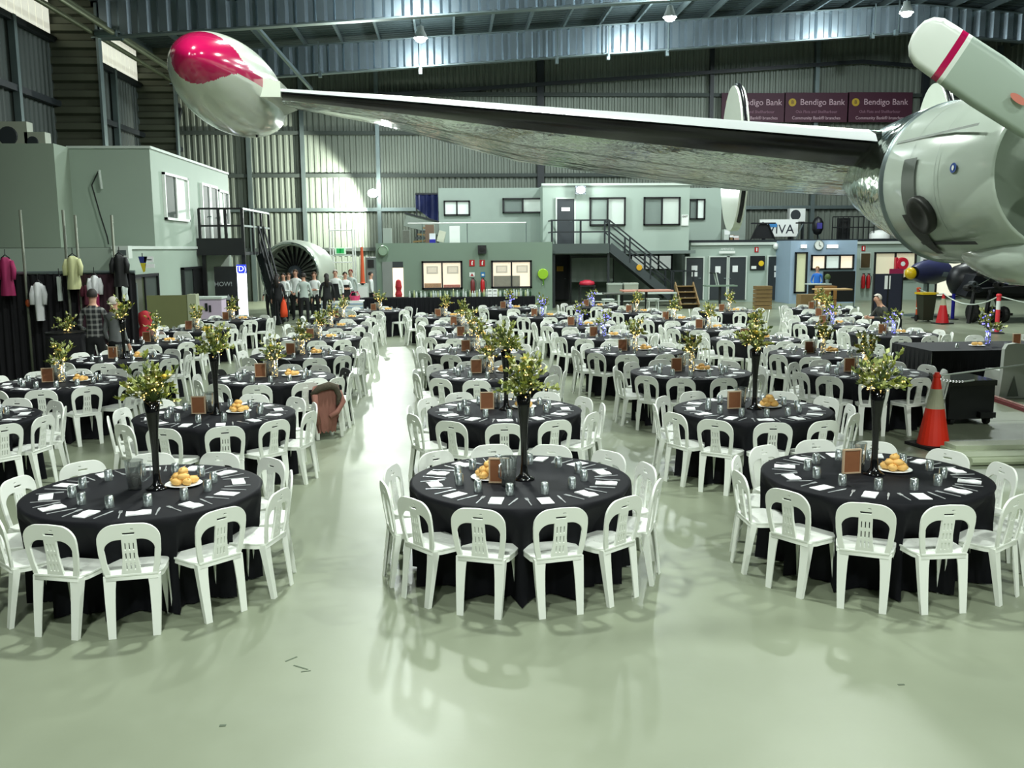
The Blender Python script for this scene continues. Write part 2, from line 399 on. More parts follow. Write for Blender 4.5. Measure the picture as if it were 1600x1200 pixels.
b = MB(); b.bar((XL + .3, 43.3, 4.5), (XL + .3, 48.6, 9.5), .2); b.build('wall_brace', M_darkmetal, wl)
b = MB(); a1 = P(360, -5, 33.8); a2 = P(487, 140, 42.8); b.bar((a1[0], 33.8, a1[1]), (a2[0], 42.8, a2[1]), .12); b.build('roof_brace', M_galv, eave)
# small roof fittings: drop rods with weights on the rafter in view
b = MB()
for px, py, Y in ((657, 110, 42.6), (950, 88, 42.6), (1042, 82, 42.6), (1363, 55, 42.6), (1400, 50, 42.6), (870, 94, 42.6), (500, 115, 42.6)):
    x, z = P(px, py, Y); bb = MB(); bb.box(x - .07, x + .07, Y - .1, Y + .1, z - .16, z + .1).bar((x, Y - .22, z), (x, Y - .22, z + 1.3), .05); bb.build('rafter_stay', M_galv, eave)

# high-bay lamps
names = {(-0.9, 38): 'round white high-bay lamp hanging from roof, upper centre left', (8.9, 38): 'round white high-bay lamp hanging from roof above the wing, right of centre',
         (18.5, 38): 'high-bay lamp hidden behind top edge above right propeller'}
for x, y, z in LAMPS:
    wx = {-0.9: 'over the middle table column', 8.9: 'over the right table columns', 18.5: 'over the far right floor'}[x]
    lb = names.get((x, y), 'high-bay roof lamp %s, %s' % (wx, {29: 'in the second bay', 19.5: 'above the middle tables', 10: 'above the front tables', 0.5: 'above the bare floor', -7.5: 'added fill behind the viewer'}.get(y)))
    t = thing('high_bay_lamp', lb, 'lamp', (x, y, z), 0, 'high-bay roof lamps')
    b = MB(); b.lathe([(.05, .16), (.12, .14), (.14, .02), (.27, -.28), (.28, -.3)], 16); b.build('reflector', M_white, t, smooth=True)
    b = MB(); b.lathe([(.001, -.29), (.14, -.29), (.26, -.27)], 16); b.ball((0, 0, -.32), (.22, .22, .15), 12, 6); b.build('lamp_face', M_lamp, t)
    b = MB(); b.tube([(0, 0, .14), (0, 0, zroof(x) + 1.4 - z)], .025, 6); b.build('drop_rod', M_galv, t)
def flood(name, px, py, Y, label, wall_y, r=.16):
    x, z = P(px, py, Y); t = thing(name, label, 'lamp', (x, Y, z))
    b = MB(); b.cbox((0, .04, 0), (.46, .14, .36)); b.build('housing', M_darkmetal, t)
    b = MB(); b.ball((0, -.07, 0), (r * 1.3, .06, r), 12, 6); b.build('lamp_face', M_lamp, t)
    b = MB(); b.bar((0, .1, 0), (0, wall_y - Y, .12), .06); b.build('arm', M_galv, t)
flood('floodlight', 583, 302, 46.2, 'glaring floodlight on the back wall left of the two-storey block', 48.8, .2)
flood('floodlight', 907, 297, 41.5, 'glaring floodlight over the upstairs door at the stair landing', 41.95, .15)

# ---------------------------------------------------------------- windows, doors, buildings
WN = [0]; DN = [0]
def window(px0, py0, px1, py1, Y, parent=None, back=None, split=1, fr=.07, depth=.1, blind=None, glass=True):
    x0, z1 = P(px0, py0, Y); x1, z0 = P(px1, py1, Y); WN[0] += 1
    t = obj('window_%d' % WN[0], None, parent, kind='structure') if parent is None else obj('window', None, parent)
    for i, (a, c, d, e) in enumerate(((x0, x1, z1 - fr, z1), (x0, x1, z0, z0 + fr), (x0, x0 + fr, z0, z1), (x1 - fr, x1, z0, z1))):
        b = MB(); b.box(a, c, Y - depth, Y + .02, d, e); b.build('window_frame', M_frame, t)
    n = split + 1
    for i in range(n):
        xa = x0 + (x1 - x0) * i / n; xb = x0 + (x1 - x0) * (i + 1) / n
        if i: b = MB(); b.box(xa - fr / 2, xa + fr / 2, Y - depth, Y, z0, z1); b.build('mullion', M_frame, t)
        b = MB(); b.box(xa + fr / 2, xb - fr / 2, Y - .03, Y - .015, z0 + fr, z1 - fr)
        b.build('pane', M_glass if glass else M_frame, t)
        if back:
            bk = back[i % len(back)]
            if bk: b = MB(); b.box(xa, xb, Y - .013, Y - .003, z0 + .02, z1 - .02); b.build('blind', bk, t)
    return t, (x0, x1, z0, z1)
def door(px0, py0, px1, py1, Y, mt=M_door, papers=(), handle='r'):
    x0, z1 = P(px0, py0, Y); x1, z0 = P(px1, py1, Y); z0 = max(z0, 0) if z0 < .5 else z0; DN[0] += 1
    t = obj('door_%d' % DN[0], None, None, kind='structure')
    b = MB(); b.box(x0, x1, Y - .06, Y + .02, z0, z1); b.build('door_leaf', mt, t)
    for a, c, d, e in ((x0 - .06, x0, z0, z1 + .06), (x1, x1 + .06, z0, z1 + .06), (x0, x1, z1, z1 + .06)):
        b = MB(); b.box(a, c, Y - .09, Y + .02, d, e); b.build('door_frame', M_trim if mt is M_door else M_frame, t)
    hx = x1 - .12 if handle == 'r' else x0 + .12
    b = MB(); b.tube([(hx, Y - .07, z0 + 1.0), (hx, Y - .13, z0 + 1.0), (hx - .1, Y - .13, z0 + 1.0)], .015, 6); b.build('door_handle', M_galv, t)
    for a in papers:
        xa, za = P(a[0], a[1], Y); xb, zb = P(a[2], a[3], Y)
        b = MB(); b.box(xa, xb, Y - .075, Y - .065, zb, za); b.build('paper_notice', M_paper, t)
    return t
def wallbox(name, x0, x1, y0, y1, z0, z1, mt=M_bld): b = MB(); b.box(x0, x1, y0, y1, z0, z1); return struct(name, b, mt)

# --- two-storey block in the middle (upper floor over a recess)
YU = 42.0
ux0, uz1 = P(848, 289.5, YU); ux1, uz0 = P(1076, 394, YU)
wallbox('wall_upper_block', ux0, ux1, YU, YU + 6.5, uz0, uz1)
b = MB(); b.box(ux0 - .05, ux1 + .05, YU - .06, YU + .1, uz1 - .02, uz1 + .08); struct('trim_3', b, M_trim)
b = MB(); b.box(ux0, ux1 + .3, YU - .07, YU + .1, uz0 - .06, uz0 + .08); struct('trim_4', b, mat('grey_trim', (110, 122, 118), .5))
YV = 43.2
vx0, vz1 = P(685, 294, YV)
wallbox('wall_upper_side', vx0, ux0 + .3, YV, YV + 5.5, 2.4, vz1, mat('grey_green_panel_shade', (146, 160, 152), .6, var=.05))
xe, _ = P(1128, 300, 44.6); wallbox('wall_upper_rear', ux1, xe, 44.6, 48.5, 2.6, uz1 + .02)
window(693, 313.5, 734.5, 337, YV, back=[M_litc, M_litc]); window(785, 309.5, 848, 333, YV - .02, back=[mat('dim_room', (96, 106, 102), .7), M_blind])
window(921, 308.5, 977, 352.5, YU, back=[mat('dim_room2', (150, 164, 156), .7), M_blind]); window(1005.5, 308, 1062, 352, YU, back=[mat('dim_room3', (104, 118, 112), .7), M_blind])
window(1076, 311, 1101, 343, 44.6, back=[mat('dim_room', (96, 106, 102)), M_litc])
door(870, 311, 897, 381, YU)
x, z = P(883.5, 327, YU); t = thing('door_sign', 'small white name plate on the upstairs door', 'sign', (x, YU - .08, z)); b = MB(); b.box(-.19, .19, -.01, .01, -.08, .08); b.build('plate', M_white, t)
x, z = P(1070, 342, YU); t = thing('wall_sign', 'small white notice right of the upstairs windows', 'sign', (x, YU - .02, z)); b = MB(); b.box(-.16, .16, -.02, .01, -.3, .18); b.build('plate', M_white, t); text('EXIT', .12, M_frame, (0, -.025, .1), t)
# ground level below the block
YG = 45.2
gx0, _ = P(848, 450, YG); gx1, _ = P(1086, 450, YG)
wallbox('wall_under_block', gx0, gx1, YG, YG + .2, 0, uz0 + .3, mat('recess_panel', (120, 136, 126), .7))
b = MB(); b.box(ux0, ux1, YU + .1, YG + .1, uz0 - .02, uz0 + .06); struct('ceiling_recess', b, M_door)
door(864, 400, 888, 468, 44.9, mat('dark_door2', (28, 31, 33), .6))
x, z = P(875, 420, 44.8); t = thing('door_sign', 'small yellow warning plate on the dark door under the landing', 'sign', (x, 44.8, z)); b = MB(); b.box(-.16, .16, -.01, .01, -.12, .12); b.build('plate', mat('yellow_plate', (212, 160, 30), .5), t)
window(985, 398, 1050, 422, 45.1, back=[M_litc, M_litc, M_litc], split=2)
a0 = P(893, 403, 43.6); a1 = P(957, 440, 43.6)
t = thing('projection_screen', 'grey plastic sheet screen leaning under the stair landing', 'screen', (0, 43.6, 0))
b = MB()
for i in range(9):
    xa = a0[0] + (a1[0] - a0[0]) * i / 9; xb = a0[0] + (a1[0] - a0[0]) * (i + 1) / 9
    b.add([(xa, -.05 * (i % 2), a1[1]), (xb, -.05 * ((i + 1) % 2), a1[1]), (xb, -.05 * ((i + 1) % 2), a0[1]), (xa, -.05 * (i % 2), a0[1])], [(0, 1, 2, 3)])
b.build('sheet', mat('grey_sheet', (140, 152, 146), .45, var=.15, scale=1.2), t)
b = MB(); b.box(a0[0] - .05, a1[0] + .05, -.02, .04, a0[1], a0[1] + .08).box(a0[0] - .06, a0[0], -.02, .04, 0, a0[1]).box(a1[0], a1[0] + .06, -.02, .04, 0, a0[1]); b.build('screen_frame', M_darkmetal, t)

# --- stairs with landing in front of the block
t = thing('steel_staircase', 'dark steel staircase with landing rail in front of the upstairs door', 'staircase', (0, 0, 0))
lx0, lz = P(860, 381, 41.2); lx1, _ = P(948, 381, 41.2); LZ = P(880, 381, 41.2)[1]
for i in range(6):
    xa = lx0 + (lx1 - lx0) * i / 6; b = MB(); b.box(xa + .01, xa + (lx1 - lx0) / 6 - .01, 40.6, 41.95, LZ - .05, LZ); b.build('landing_plank', M_darkmetal, t)
b = MB(); b.box(lx0, lx1, 40.55, 40.62, LZ - .42, LZ); b.build('fascia', mat('landing_fascia', (70, 80, 78), .5), t)
EX, EZ = P(1046, 470, 40.9); EZ = .55
n = 13
for i in range(n):
    q = (i + 1) / (n + 1); x = lx1 + (EX - lx1) * q; z = LZ + (EZ - LZ) * q; b = MB(); b.box(x - .15, x + .15, 40.65, 41.7, z - .04, z); b.build('tread', M_darkmetal, t)
for y in (40.6, 41.75):
    b = MB(); b.bar((lx1, y, LZ - .12), (EX, y, EZ - .12), .06, .36); b.build('stringer', mat('stringer_grey', (60, 68, 70), .5), t)
    for h in (.5, 1.0):
        b = MB(); b.bar((lx1, y, LZ + h), (EX, y, EZ + h), .06); b.build('handrail', M_darkmetal, t)
    for q in (0, .33, .66, 1):
        x = lx1 + (EX - lx1) * q; z = LZ + (EZ - LZ) * q; b = MB(); b.bar((x, y, z - .1), (x, y, z + 1.0), .07); b.build('rail_post', M_darkmetal, t)
for h in (.5, 1.0): b = MB(); b.bar((lx0, 40.6, LZ + h), (lx1, 40.6, LZ + h), .06); b.build('landing_rail', M_darkmetal, t)
for h in (.5, 1.0): b = MB(); b.bar((lx0, 40.6, LZ + h), (lx0, 41.9, LZ + h), .06); b.build('landing_rail', M_darkmetal, t)
for x in (lx0, (lx0 + lx1) / 2, lx1): b = MB(); b.bar((x, 40.6, LZ - .3), (x, 40.6, LZ + 1.0), .08); b.build('rail_post', M_darkmetal, t)
for x in (lx0 + .1, lx1): b = MB(); b.bar((x, 40.75, 0), (x, 40.75, LZ - .05), .1); b.build('support_post', M_darkmetal, t)
b = MB(); b.box(EX - .2, EX + 1.1, 40.6, 41.8, EZ - .06, EZ); b.build('lower_landing', M_darkmetal, t)
for x in (EX + .1, EX + .55, EX + 1.0):
    b = MB(); b.bar((x, 40.65, 0), (x, 40.65, EZ + 1.0), .06); b.build('rail_post', M_darkmetal, t)
b = MB(); b.bar((EX, 40.65, EZ + 1), (EX + 1.05, 40.65, EZ + 1), .06); b.build('landing_rail', M_darkmetal, t)
x, z = P(999, 418, 40.5); t = thing('safety_sign', 'round yellow safety disc on the staircase stringer', 'sign', (x, 40.5, z)); b = MB(); b.lathe([(.001, -.015), (.12, -.012), (.13, 0), (.12, .03)], 16, axis='y'); b.build('disc', mat('yellow_plate', (212, 160, 30)), t)
# timber steps in front of the right door
t = thing('timber_steps', 'brown timber steps standing below the dark staircase', 'steps', (0, 0, 0))
sx0, _ = P(1056, 460, 39.8); sx1, _ = P(1084, 460, 39.8)
for i in range(4):
    z = .22 + .24 * i; y = 38.9 + .26 * i; b = MB(); b.box(sx0, sx1, y, y + .28, z - .04, z); b.build('tread', M_ply, t)
    b = MB(); b.box(sx0, sx1, y + .26, y + .28, z - .24, z - .05); b.build('riser', mat('dark_brown', (62, 48, 34), .6), t)
for x in (sx0, sx1): b = MB(); b.bar((x, 38.9, .1), (x, 40, 1.0), .05, .25); b.build('side_board', M_ply, t)

# --- kitchen: single storey with lit servery windows, bar in front
YK = 39.0
kx0, kz1 = P(587, 384, YK); kx1, _ = P(863, 384, YK)
kit = struct('wall_kitchen', MB().box(kx0, kx1, YK, YK + .15, 0, kz1), M_bldkit)
struct('wall_kitchen_side', MB().box(kx1 - .15, kx1, YK + .15, 43.2, 0, kz1).box(kx0, kx0 + .15, YK + .15, 43.2, 0, kz1).box(kx0, kx1, YK, 43.2, kz1, kz1 + .1), M_bldkit)
# openings are lit recess boxes set into the wall front
def servery(px0, px1, py0, py1, lab):
    x0, z1 = P(px0, py0, YK); x1, z0 = P(px1, py1, YK)
    WN[0] += 1; t = obj('window_%d' % WN[0], None, None, kind='structure')
    b = MB(); b.box(x0, x1, YK - .02, YK - .005, z0, z1); b.build('room_beyond', M_lit, t)
    for a, c, d, e in ((x0, x1, z1 - .08, z1), (x0, x1, z0, z0 + .08), (x0, x0 + .08, z0, z1), (x1 - .08, x1, z0, z1)):
        b = MB(); b.box(a, c, YK - .1, YK, d, e); b.build('window_frame', M_frame, t)
    xm = (x0 + x1) / 2; b = MB(); b.box(xm - .03, xm + .03, YK - .09, YK - .02, z0, z1); b.build('mullion', M_frame, t)
    for k in range(2):
        xa = x0 + .08 if k == 0 else xm + .03; xb = xm - .03 if k == 0 else x1 - .08
        b = MB(); b.box(xa, xb, YK - .07, YK - .06, z0 + .08, z1 - .08); b.build('pane', M_glass, t)
    # things behind glass: cupboards, shelf lines, benches
    for k in range(2):
        xa = x0 + (x1 - x0) * (.12 + .5 * k); b = MB(); b.box(xa, xa + (x1 - x0) * .28, YK - .04, YK - .02, z0 + (z1 - z0) * .55, z0 + (z1 - z0) * .82)
        b.build('wall_cupboard', mat('kitchen_grey', (214, 200, 182), .6, emit=.35), t)
        b = MB(); b.box(xa + .06, xa + (x1 - x0) * .28 - .06, YK - .045, YK - .039, z0 + (z1 - z0) * .6, z0 + (z1 - z0) * .78); b.build('cupboard_door', mat('kitchen_pale', (240, 224, 204), .6, emit=.5), t)
    return t, (x0, x1, z0, z1)
tA, ra = servery(658.5, 723, 408, 452, '')
b = MB(); b.box(ra[0] + .1, (ra[0] + ra[1]) / 2 - .05, YK - .05, YK - .03, ra[2] + .08, ra[2] + .26); b.build('bench_food', mat('food_orange', (214, 140, 60), .6, var=.4, scale=9), tA)
b = MB(); b.box((ra[0] + ra[1]) / 2 + .05, ra[1] - .1, YK - .05, YK - .03, ra[2] + .08, ra[2] + .2); b.build('bench_food', mat('food_red', (226, 84, 50), .6, var=.4, scale=9), tA)
tB, rb_ = servery(767, 831, 407, 450, '')
b = MB(); b.box(rb_[0] + .1, rb_[1] - .5, YK - .05, YK - .03, rb_[2] + .08, rb_[2] + (rb_[3] - rb_[2]) * .45); b.build('bench_unit', mat('bench_brown', (150, 128, 104), .6, var=.3, scale=5), tB)
# opening with roller door at the left end
x0, z1 = P(597, 409, YK); x1, z0 = P(631, 463, YK); xm = P(614, 440, YK)[0]
DN[0] += 1; t = obj('door_%d' % DN[0], None, None, kind='structure')
MB().box(x0, xm, YK - .05, YK - .01, 0, z1).build('door_leaf', mat('grey_door', (134, 140, 136), .6), t)
MB().box(xm, x1, YK - .03, YK - .01, 0, z1 - .25).build('lit_opening', M_lit, t)
MB().box(xm, x1, YK - .04, YK - .01, z1 - .25, z1).build('lintel', M_door, t)
t = thing('hanging_coat', 'red apron and bag hanging in the kitchen doorway', 'clothing', (0, YK - .12, 0)); x, z = P(623, 450, YK)
MB().lathe([(.03, z + .35), (.10, z + .3), (.14, z + .05), (.10, z - .1), (.15, z - .25), (.12, z - .4)], 10, c=(x, 0, 0)).build('fabric', mat('red_cloth', (168, 34, 44), .8, var=.3, scale=12), t)
for px, lab in ((737.5, 'red extinguisher sign with white symbol, left one on kitchen wall'), (753.5, 'red extinguisher sign with white symbol, right one on kitchen wall')):
    x, z = P(px, 411, YK); t = thing('fire_sign', lab, 'sign', (x, YK - .02, z)); MB().box(-.11, .11, -.012, .01, -.13, .13).build('plate', M_red, t)
    MB().box(-.025, .025, -.02, -.01, -.08, .05).box(-.01, .04, -.02, -.01, .05, .09).build('symbol', M_white, t)
x, z = P(737.5, 429, YK); t = thing('fire_sign', 'small white and red triangle notice beneath the left extinguisher sign', 'sign', (x, YK - .02, z)); MB().box(-.11, .11, -.012, .01, -.09, .09).build('plate', M_white, t); MB().add([(-.07, -.014, -.06), (.07, -.014, -.06), (0, -.014, .06)], [(0, 1, 2)]).build('symbol', M_red, t)
x, z = P(754.5, 429, YK); t = thing('fire_sign', 'small blue and white notice beneath the right extinguisher sign', 'sign', (x, YK - .02, z)); MB().box(-.09, .09, -.012, .01, -.1, .1).build('plate', mat('sign_blue', (40, 120, 180), .5), t); MB().box(-.05, .05, -.02, -.01, -.05, .03).build('symbol', M_white, t)
def extinguisher(px, py, Y, label, mt=M_red, ground=False, h=.6):
    x, z = P(px, py, Y); t = thing('fire_extinguisher', label, 'extinguisher', (x, Y - .12, z))
    MB().lathe([(.01, -h / 2), (.085, -h / 2), (.09, -h / 2 + .03), (.09, h * .25), (.06, h * .36), (.03, h * .4), (.03, h * .46)], 12, closed=True).build('cylinder', mt, t, smooth=True)
    MB().box(-.05, .07, -.02, .02, h * .46, h * .52).build('valve_handle', M_frame, t)
    MB().tube([(.03, 0, h * .46), (.14, 0, h * .3), (.13, 0, -.05), (.1, 0, -.2)], .013, 6).build('hose', M_rubber, t)
extinguisher(738.5, 446, YK, 'dark extinguisher hanging left below the kitchen fire signs', mat('dark_red', (110, 40, 40), .4)); extinguisher(754, 446, YK, 'red extinguisher hanging right below the kitchen fire signs')
x, z = P(848, 428, YK); t = thing('hose_reel', 'lime green round hose reel on the kitchen end wall', 'hose reel', (x, YK - .02, z))
MB().lathe([(.001, -.14), (.2, -.14), (.22, -.12), (.22, 0)], 18, c=(0, 0, 0), axis='y').build('reel', mat('lime', (150, 196, 40), .4), t)
MB().tube([(.0, -.1, -.2), (.02, -.1, -.42), (-.03, -.1, -.46)], .03, 6).build('nozzle', mat('lime_dark', (80, 130, 30), .4), t)
x, z = P(753, 389, YK); t = thing('speaker', 'black box speaker under the kitchen roof edge', 'speaker', (x, YK - .14, z - .02)); MB().box(-.17, .17, -.14, .14, -.17, .17).build('cabinet', M_frame, t); MB().lathe([(.001, -.15), (.1, -.145), (.12, -.14)], 14, axis='y').build('cone', M_rubber, t)

# --- single-storey offices on the right
YO = 43.5
ox0, oz1 = P(1079, 380, YO); ox1, _ = P(1600, 378, YO); ox1 += 4
wallbox('wall_offices', ox0, ox1, YO, YO + .2, 0, 2.78)
struct('ceiling_offices', MB().box(ox0, ox1, YO - .05, YB - .4, 2.78, 2.9), M_darkmetal)
struct('trim_5', MB().box(ox0, ox1, YO - .1, YO, 2.66, 2.78), M_trim)
door(1072, 403, 1097, 468, YO, papers=((1080, 415, 1089, 423), (1080, 425, 1089, 432)))
door(1109, 402, 1136, 468, YO, papers=((1117, 416, 1125, 427),)); door(1137, 402, 1163, 468, YO, papers=((1144, 415, 1152, 425),), handle='l')
door(1200, 401, 1227, 468, YO, papers=((1209, 415, 1220, 423), (1209, 425, 1220, 433)))
x, z = P(1135, 392, YO); t = thing('wall_sign', 'pale lettered sign above the charcoal double doors', 'sign', (x, YO - .12, z)); MB().box(-.38, .38, -.01, .02, -.12, .0).build('plate', M_white, t); text('AMENITIES', .13, M_white, (0, -.01, .08), t)
x, z = P(1182, 390, YO); t = thing('fire_sign', 'red and white extinguisher sign above the notice boards', 'sign', (x, YO - .02, z)); MB().box(-.09, .09, -.01, .02, -.12, .12).build('plate', M_red, t); MB().box(-.025, .025, -.02, -.01, -.08, .08).build('symbol', M_white, t)
x0, z1 = P(1172, 400, YO); x1, z0 = P(1194, 422, YO); t = thing('notice_board', 'black notice board with a yellow disc between dark doors', 'board', ((x0 + x1) / 2, YO - .05, (z0 + z1) / 2))
hw = (x1 - x0) / 2; hh = (z1 - z0) / 2; MB().box(-hw, hw, -.02, .02, -hh, hh).build('board', M_frame, t); MB().lathe([(.001, -.04), (.12, -.035), (.13, -.02)], 16, c=(hw * .5, 0, -.02), axis='y').build('disc', mat('yellow_disc', (226, 190, 30), .5), t); MB().box(-hw + .05, -.06, -.03, -.02, -hh + .06, -hh + .2).build('label_strip', M_white, t)
x, z = P(1211, 385, YO); t = thing('wall_lamp', 'white globe lamp on the office wall fascia', 'lamp', (x, YO - .16, z)); MB().ball((0, 0, 0), .15, 14, 8).build('globe', M_white, t, smooth=True); MB().box(-.05, .05, .08, .16, -.05, .05).build('base', M_galv, t)
# blue-grey booth
YT = 41.6
tx0, tz1 = P(1236, 376, YT); tx1, _ = P(1340, 376, YT)
M_blu = mat('pale_blue_panel', (150, 172, 192), .55, var=.04)
wallbox('wall_booth', tx0, tx1, YT, YO, 0, tz1, M_blu)
window(1267, 398, 1333, 421, YT, back=[M_lit, M_litc, M_lit], split=2)
window(1242, 394, 1259, 458, YT, back=[mat('cream_lit', (226, 226, 180), .7, emit=.35)], split=0)
for px, r_, lab in ((1255, .5, 'small bright tube lamp at left end of blue booth'), (1300, 1.0, 'bright tube lamp over the blue booth window')):
    x, z = P(px, 385, YT); t = thing('wall_lamp', lab, 'lamp', (x, YT - .1, z)); MB().box(-.22 * r_, .22 * r_, -.05, .08, -.06, .06).build('diffuser', mat('booth_lamp', (255, 255, 255), emit=5, ecol=(236, 246, 255)), t); MB().box(-.26 * r_, .26 * r_, .03, .1, -.08, .08).build('housing', M_white, t)
x, z = P(1279, 383, YT); t = thing('wall_clock', 'round white clock above the blue booth window', 'clock', (x, YT - .05, z)); MB().lathe([(.001, -.02), (.2, -.02), (.21, 0), (.21, .05)], 22, axis='y').build('face', M_white, t)
MB().lathe([(.2, -.03), (.23, -.02), (.23, .03)], 22, axis='y').build('rim', M_galv, t); MB().bar((0, -.03, 0), (.0, -.03, .14), .015).bar((0, -.03, 0), (.09, -.03, -.05), .02).build('hands', M_frame, t)
# lit office windows further right
window(1366, 394, 1429, 436, YO, back=[mat('lit_cream', (238, 228, 196), .8, emit=.5), mat('lit_cream', (238, 228, 196))])
window(1463, 393, 1500, 464, YO, back=[mat('lit_bright', (252, 246, 226), .8, emit=.9)], split=0)
x, z = P(1349, 388, YO); t = thing('fire_sign', 'red and white sign above the brown plaque board', 'sign', (x, YO - .02, z)); MB().box(-.09, .09, -.01, .02, -.12, .12).build('plate', M_red, t); MB().box(-.025, .025, -.02, -.01, -.08, .08).build('symbol', M_white, t)
x0, z1 = P(1345, 396, YO); x1, z0 = P(1358, 418, YO); t = thing('honour_board', 'brown wooden plaque board right of the blue booth', 'board', ((x0 + x1) / 2, YO - .05, (z0 + z1) / 2)); hw = (x1 - x0) / 2; hh = (z1 - z0) / 2; MB().box(-hw, hw, -.02, .02, -hh, hh).build('board', mat('brown_board', (72, 58, 34), .5), t); MB().box(-hw - .04, hw + .04, .0, .03, -hh - .04, hh + .04).build('board_frame', M_trim, t)
x0, z1 = P(1439, 389, YO); x1, z0 = P(1453, 423, YO); t = thing('poster', 'tall white poster with a blue V and dark photo', 'poster', ((x0 + x1) / 2, YO - .03, (z0 + z1) / 2)); hw = (x1 - x0) / 2; hh = (z1 - z0) / 2; MB().box(-hw, hw, -.01, .02, -hh, hh).build('sheet', M_paper, t)
MB().add([(-.12, -.015, .4), (.12, -.015, .4), (0.02, -.015, .12), (-.02, -.015, .12)], [(0, 3, 2, 1)]).build('emblem', mat('print_blue', (50, 52, 130), .6), t); MB().box(-.13, .13, -.02, -.01, -.12, .02).build('printed_picture', mat('print_dark', (50, 56, 44), .6), t); MB().box(-.1, .1, -.02, -.01, -.42, -.3).build('printed_picture', mat('print_blue2', (80, 90, 120), .6), t)
x, z = P(1406, 412, YO); t = thing('hose_reel', 'large red hose reel mounted before the cream lit window', 'hose reel', (x, YO - .22, z)); MB().lathe([(.11, -.1), (.27, -.1), (.3, -.06), (.3, .06), (.27, .1), (.11, .1), (.11, -.1)], 22, axis='y').build('reel', mat('reel_red', (196, 30, 52), .4), t, smooth=False)
MB().lathe([(.001, -.1), (.12, -.1), (.13, -.02), (.001, -.02)], 16, axis='y').build('hub', M_white, t); MB().box(-.34, -.24, -.08, .1, -.3, .3).build('bracket', mat('reel_red', (196, 30, 52)), t)
extinguisher(1347, 439, YO, 'red extinguisher on right offices wall, left of the pair', h=.7); extinguisher(1355, 439, YO, 'red extinguisher on right offices wall, right of the pair', h=.7)

# --- left two-storey block
LX = -8.14
wallbox('wall_left_block_upper', -10.35, LX, 27.0, 36.3, 2.72, 5.43, M_bldL)
wallbox('wall_left_block_upper_near', XI - 1.3, -10.3, 26.0, 36.3, 2.72, 5.43, mat('left_block_panel2', (142, 156, 140), .6, var=.07, scale=.5))
wallbox('wall_left_block_lower', XI - 1.3, LX - .02, 23.6, 36.28, 0, 2.70, M_bldL)
struct('trim_6', MB().box(-10.35, LX + .03, 26.96, 27.02, 5.4, 5.47).box(LX, LX + .04, 27, 36.3, 5.4, 5.47).box(LX - .02, LX + .03, 23.55, 36.3, 2.66, 2.74), M_trim)
def swin(y0, y1, z0, z1, mt, fr=M_white, split=1, name='window'):
    WN[0] += 1; t = obj('window_%d' % WN[0], None, None, kind='structure'); X = LX
    for a, c, d, e in ((y0, y1, z1 - .07, z1), (y0, y1, z0, z0 + .07), (y0, y0 + .07, z0, z1), (y1 - .07, y1, z0, z1)):
        MB().box(X - .01, X + .08, a, c, d, e).build('window_frame', fr, t)
    ym = (y0 + y1) / 2; MB().box(X, X + .06, ym - .035, ym + .035, z0, z1).build('mullion', fr, t)
    MB().box(X + .005, X + .02, y0 + .07, ym, z0 + .07, z1 - .07).build('pane', mt[0], t); MB().box(X + .005, X + .02, ym, y1 - .07, z0 + .07, z1 - .07).build('pane', mt[1], t)
M_dk = mat('dark_pane', (58, 68, 62), .55, var=.1)
swin(28.0, 30.5, 3.5, 4.85, (M_dk, mat('blind_pane', (196, 206, 196), .5))); 
for y0 in (32.2, 33.3): 
    DN[0] += 1; t = obj('door_%d' % DN[0], None, None, kind='structure'); MB().box(LX, LX + .05, y0, y0 + .85, 2.75, 4.75).build('door_leaf', M_dk, t)
    MB().box(LX, LX + .09, y0 - .08, y0, 2.75, 4.83).box(LX, LX + .09, y0 + .85, y0 + .93, 2.75, 4.83).box(LX, LX + .09, y0, y0 + .85, 4.75, 4.83).build('door_frame', M_white, t)
    MB().tube([(LX + .05, y0 + .75, 3.75), (LX + .13, y0 + .75, 3.75)], .02, 6).build('door_handle', M_galv, t)
swin(34.5, 36.0, 3.5, 4.75, (mat('blind_pane', (196, 206, 196)), M_dk))
swin(24.6, 26.9, .75, 2.0, (mat('olive_pane', (66, 74, 52), .3), M_dk), fr=M_frame)
swin(29.4, 31.8, .1, 2.1, (M_dk, M_frame), fr=M_frame); 
# balcony and stair on that block
t = thing('balcony_stair', 'black railed balcony and stair on the left block beside the fan engine', 'staircase', (0, 0, 0))
BX = P(388, 335, 32.4)[0]; bz = 2.45
MB().box(LX, BX, 31.4, 36.0, bz, bz + .1).build('deck', M_darkmetal, t)
MB().box(LX, BX, 31.35, 31.42, bz, bz + .55).build('fascia', M_frame, t)
for h in (1.05, 1.55, 1.0 + bz - bz): pass
for z in (bz + .95, bz + 1.5):
    MB().bar((LX + .1, 31.4, z), (BX, 31.4, z), .06).build('guard_rail', M_frame, t); MB().bar((BX, 31.4, z), (BX, 36, z), .06).build('guard_rail', M_galv, t)
for x in (LX + .12, LX + .95, BX - .75, BX): MB().bar((x, 31.4, bz), (x, 31.4, bz + 1.5), .09).build('rail_post', M_frame, t)
for y in (33.0, 34.5, 36.0): MB().bar((BX, y, bz), (BX, y, bz + 1.5), .07).build('rail_post', M_frame, t)
for x in (LX + .15, BX - .05): MB().bar((x, 31.6, 0), (x, 31.6, bz), .12).build('support_post', M_frame, t)
s0 = Vector((BX + .05, 34.2, bz)); s1 = Vector((P(438, 490, 33.5)[0], 33.6, .02))
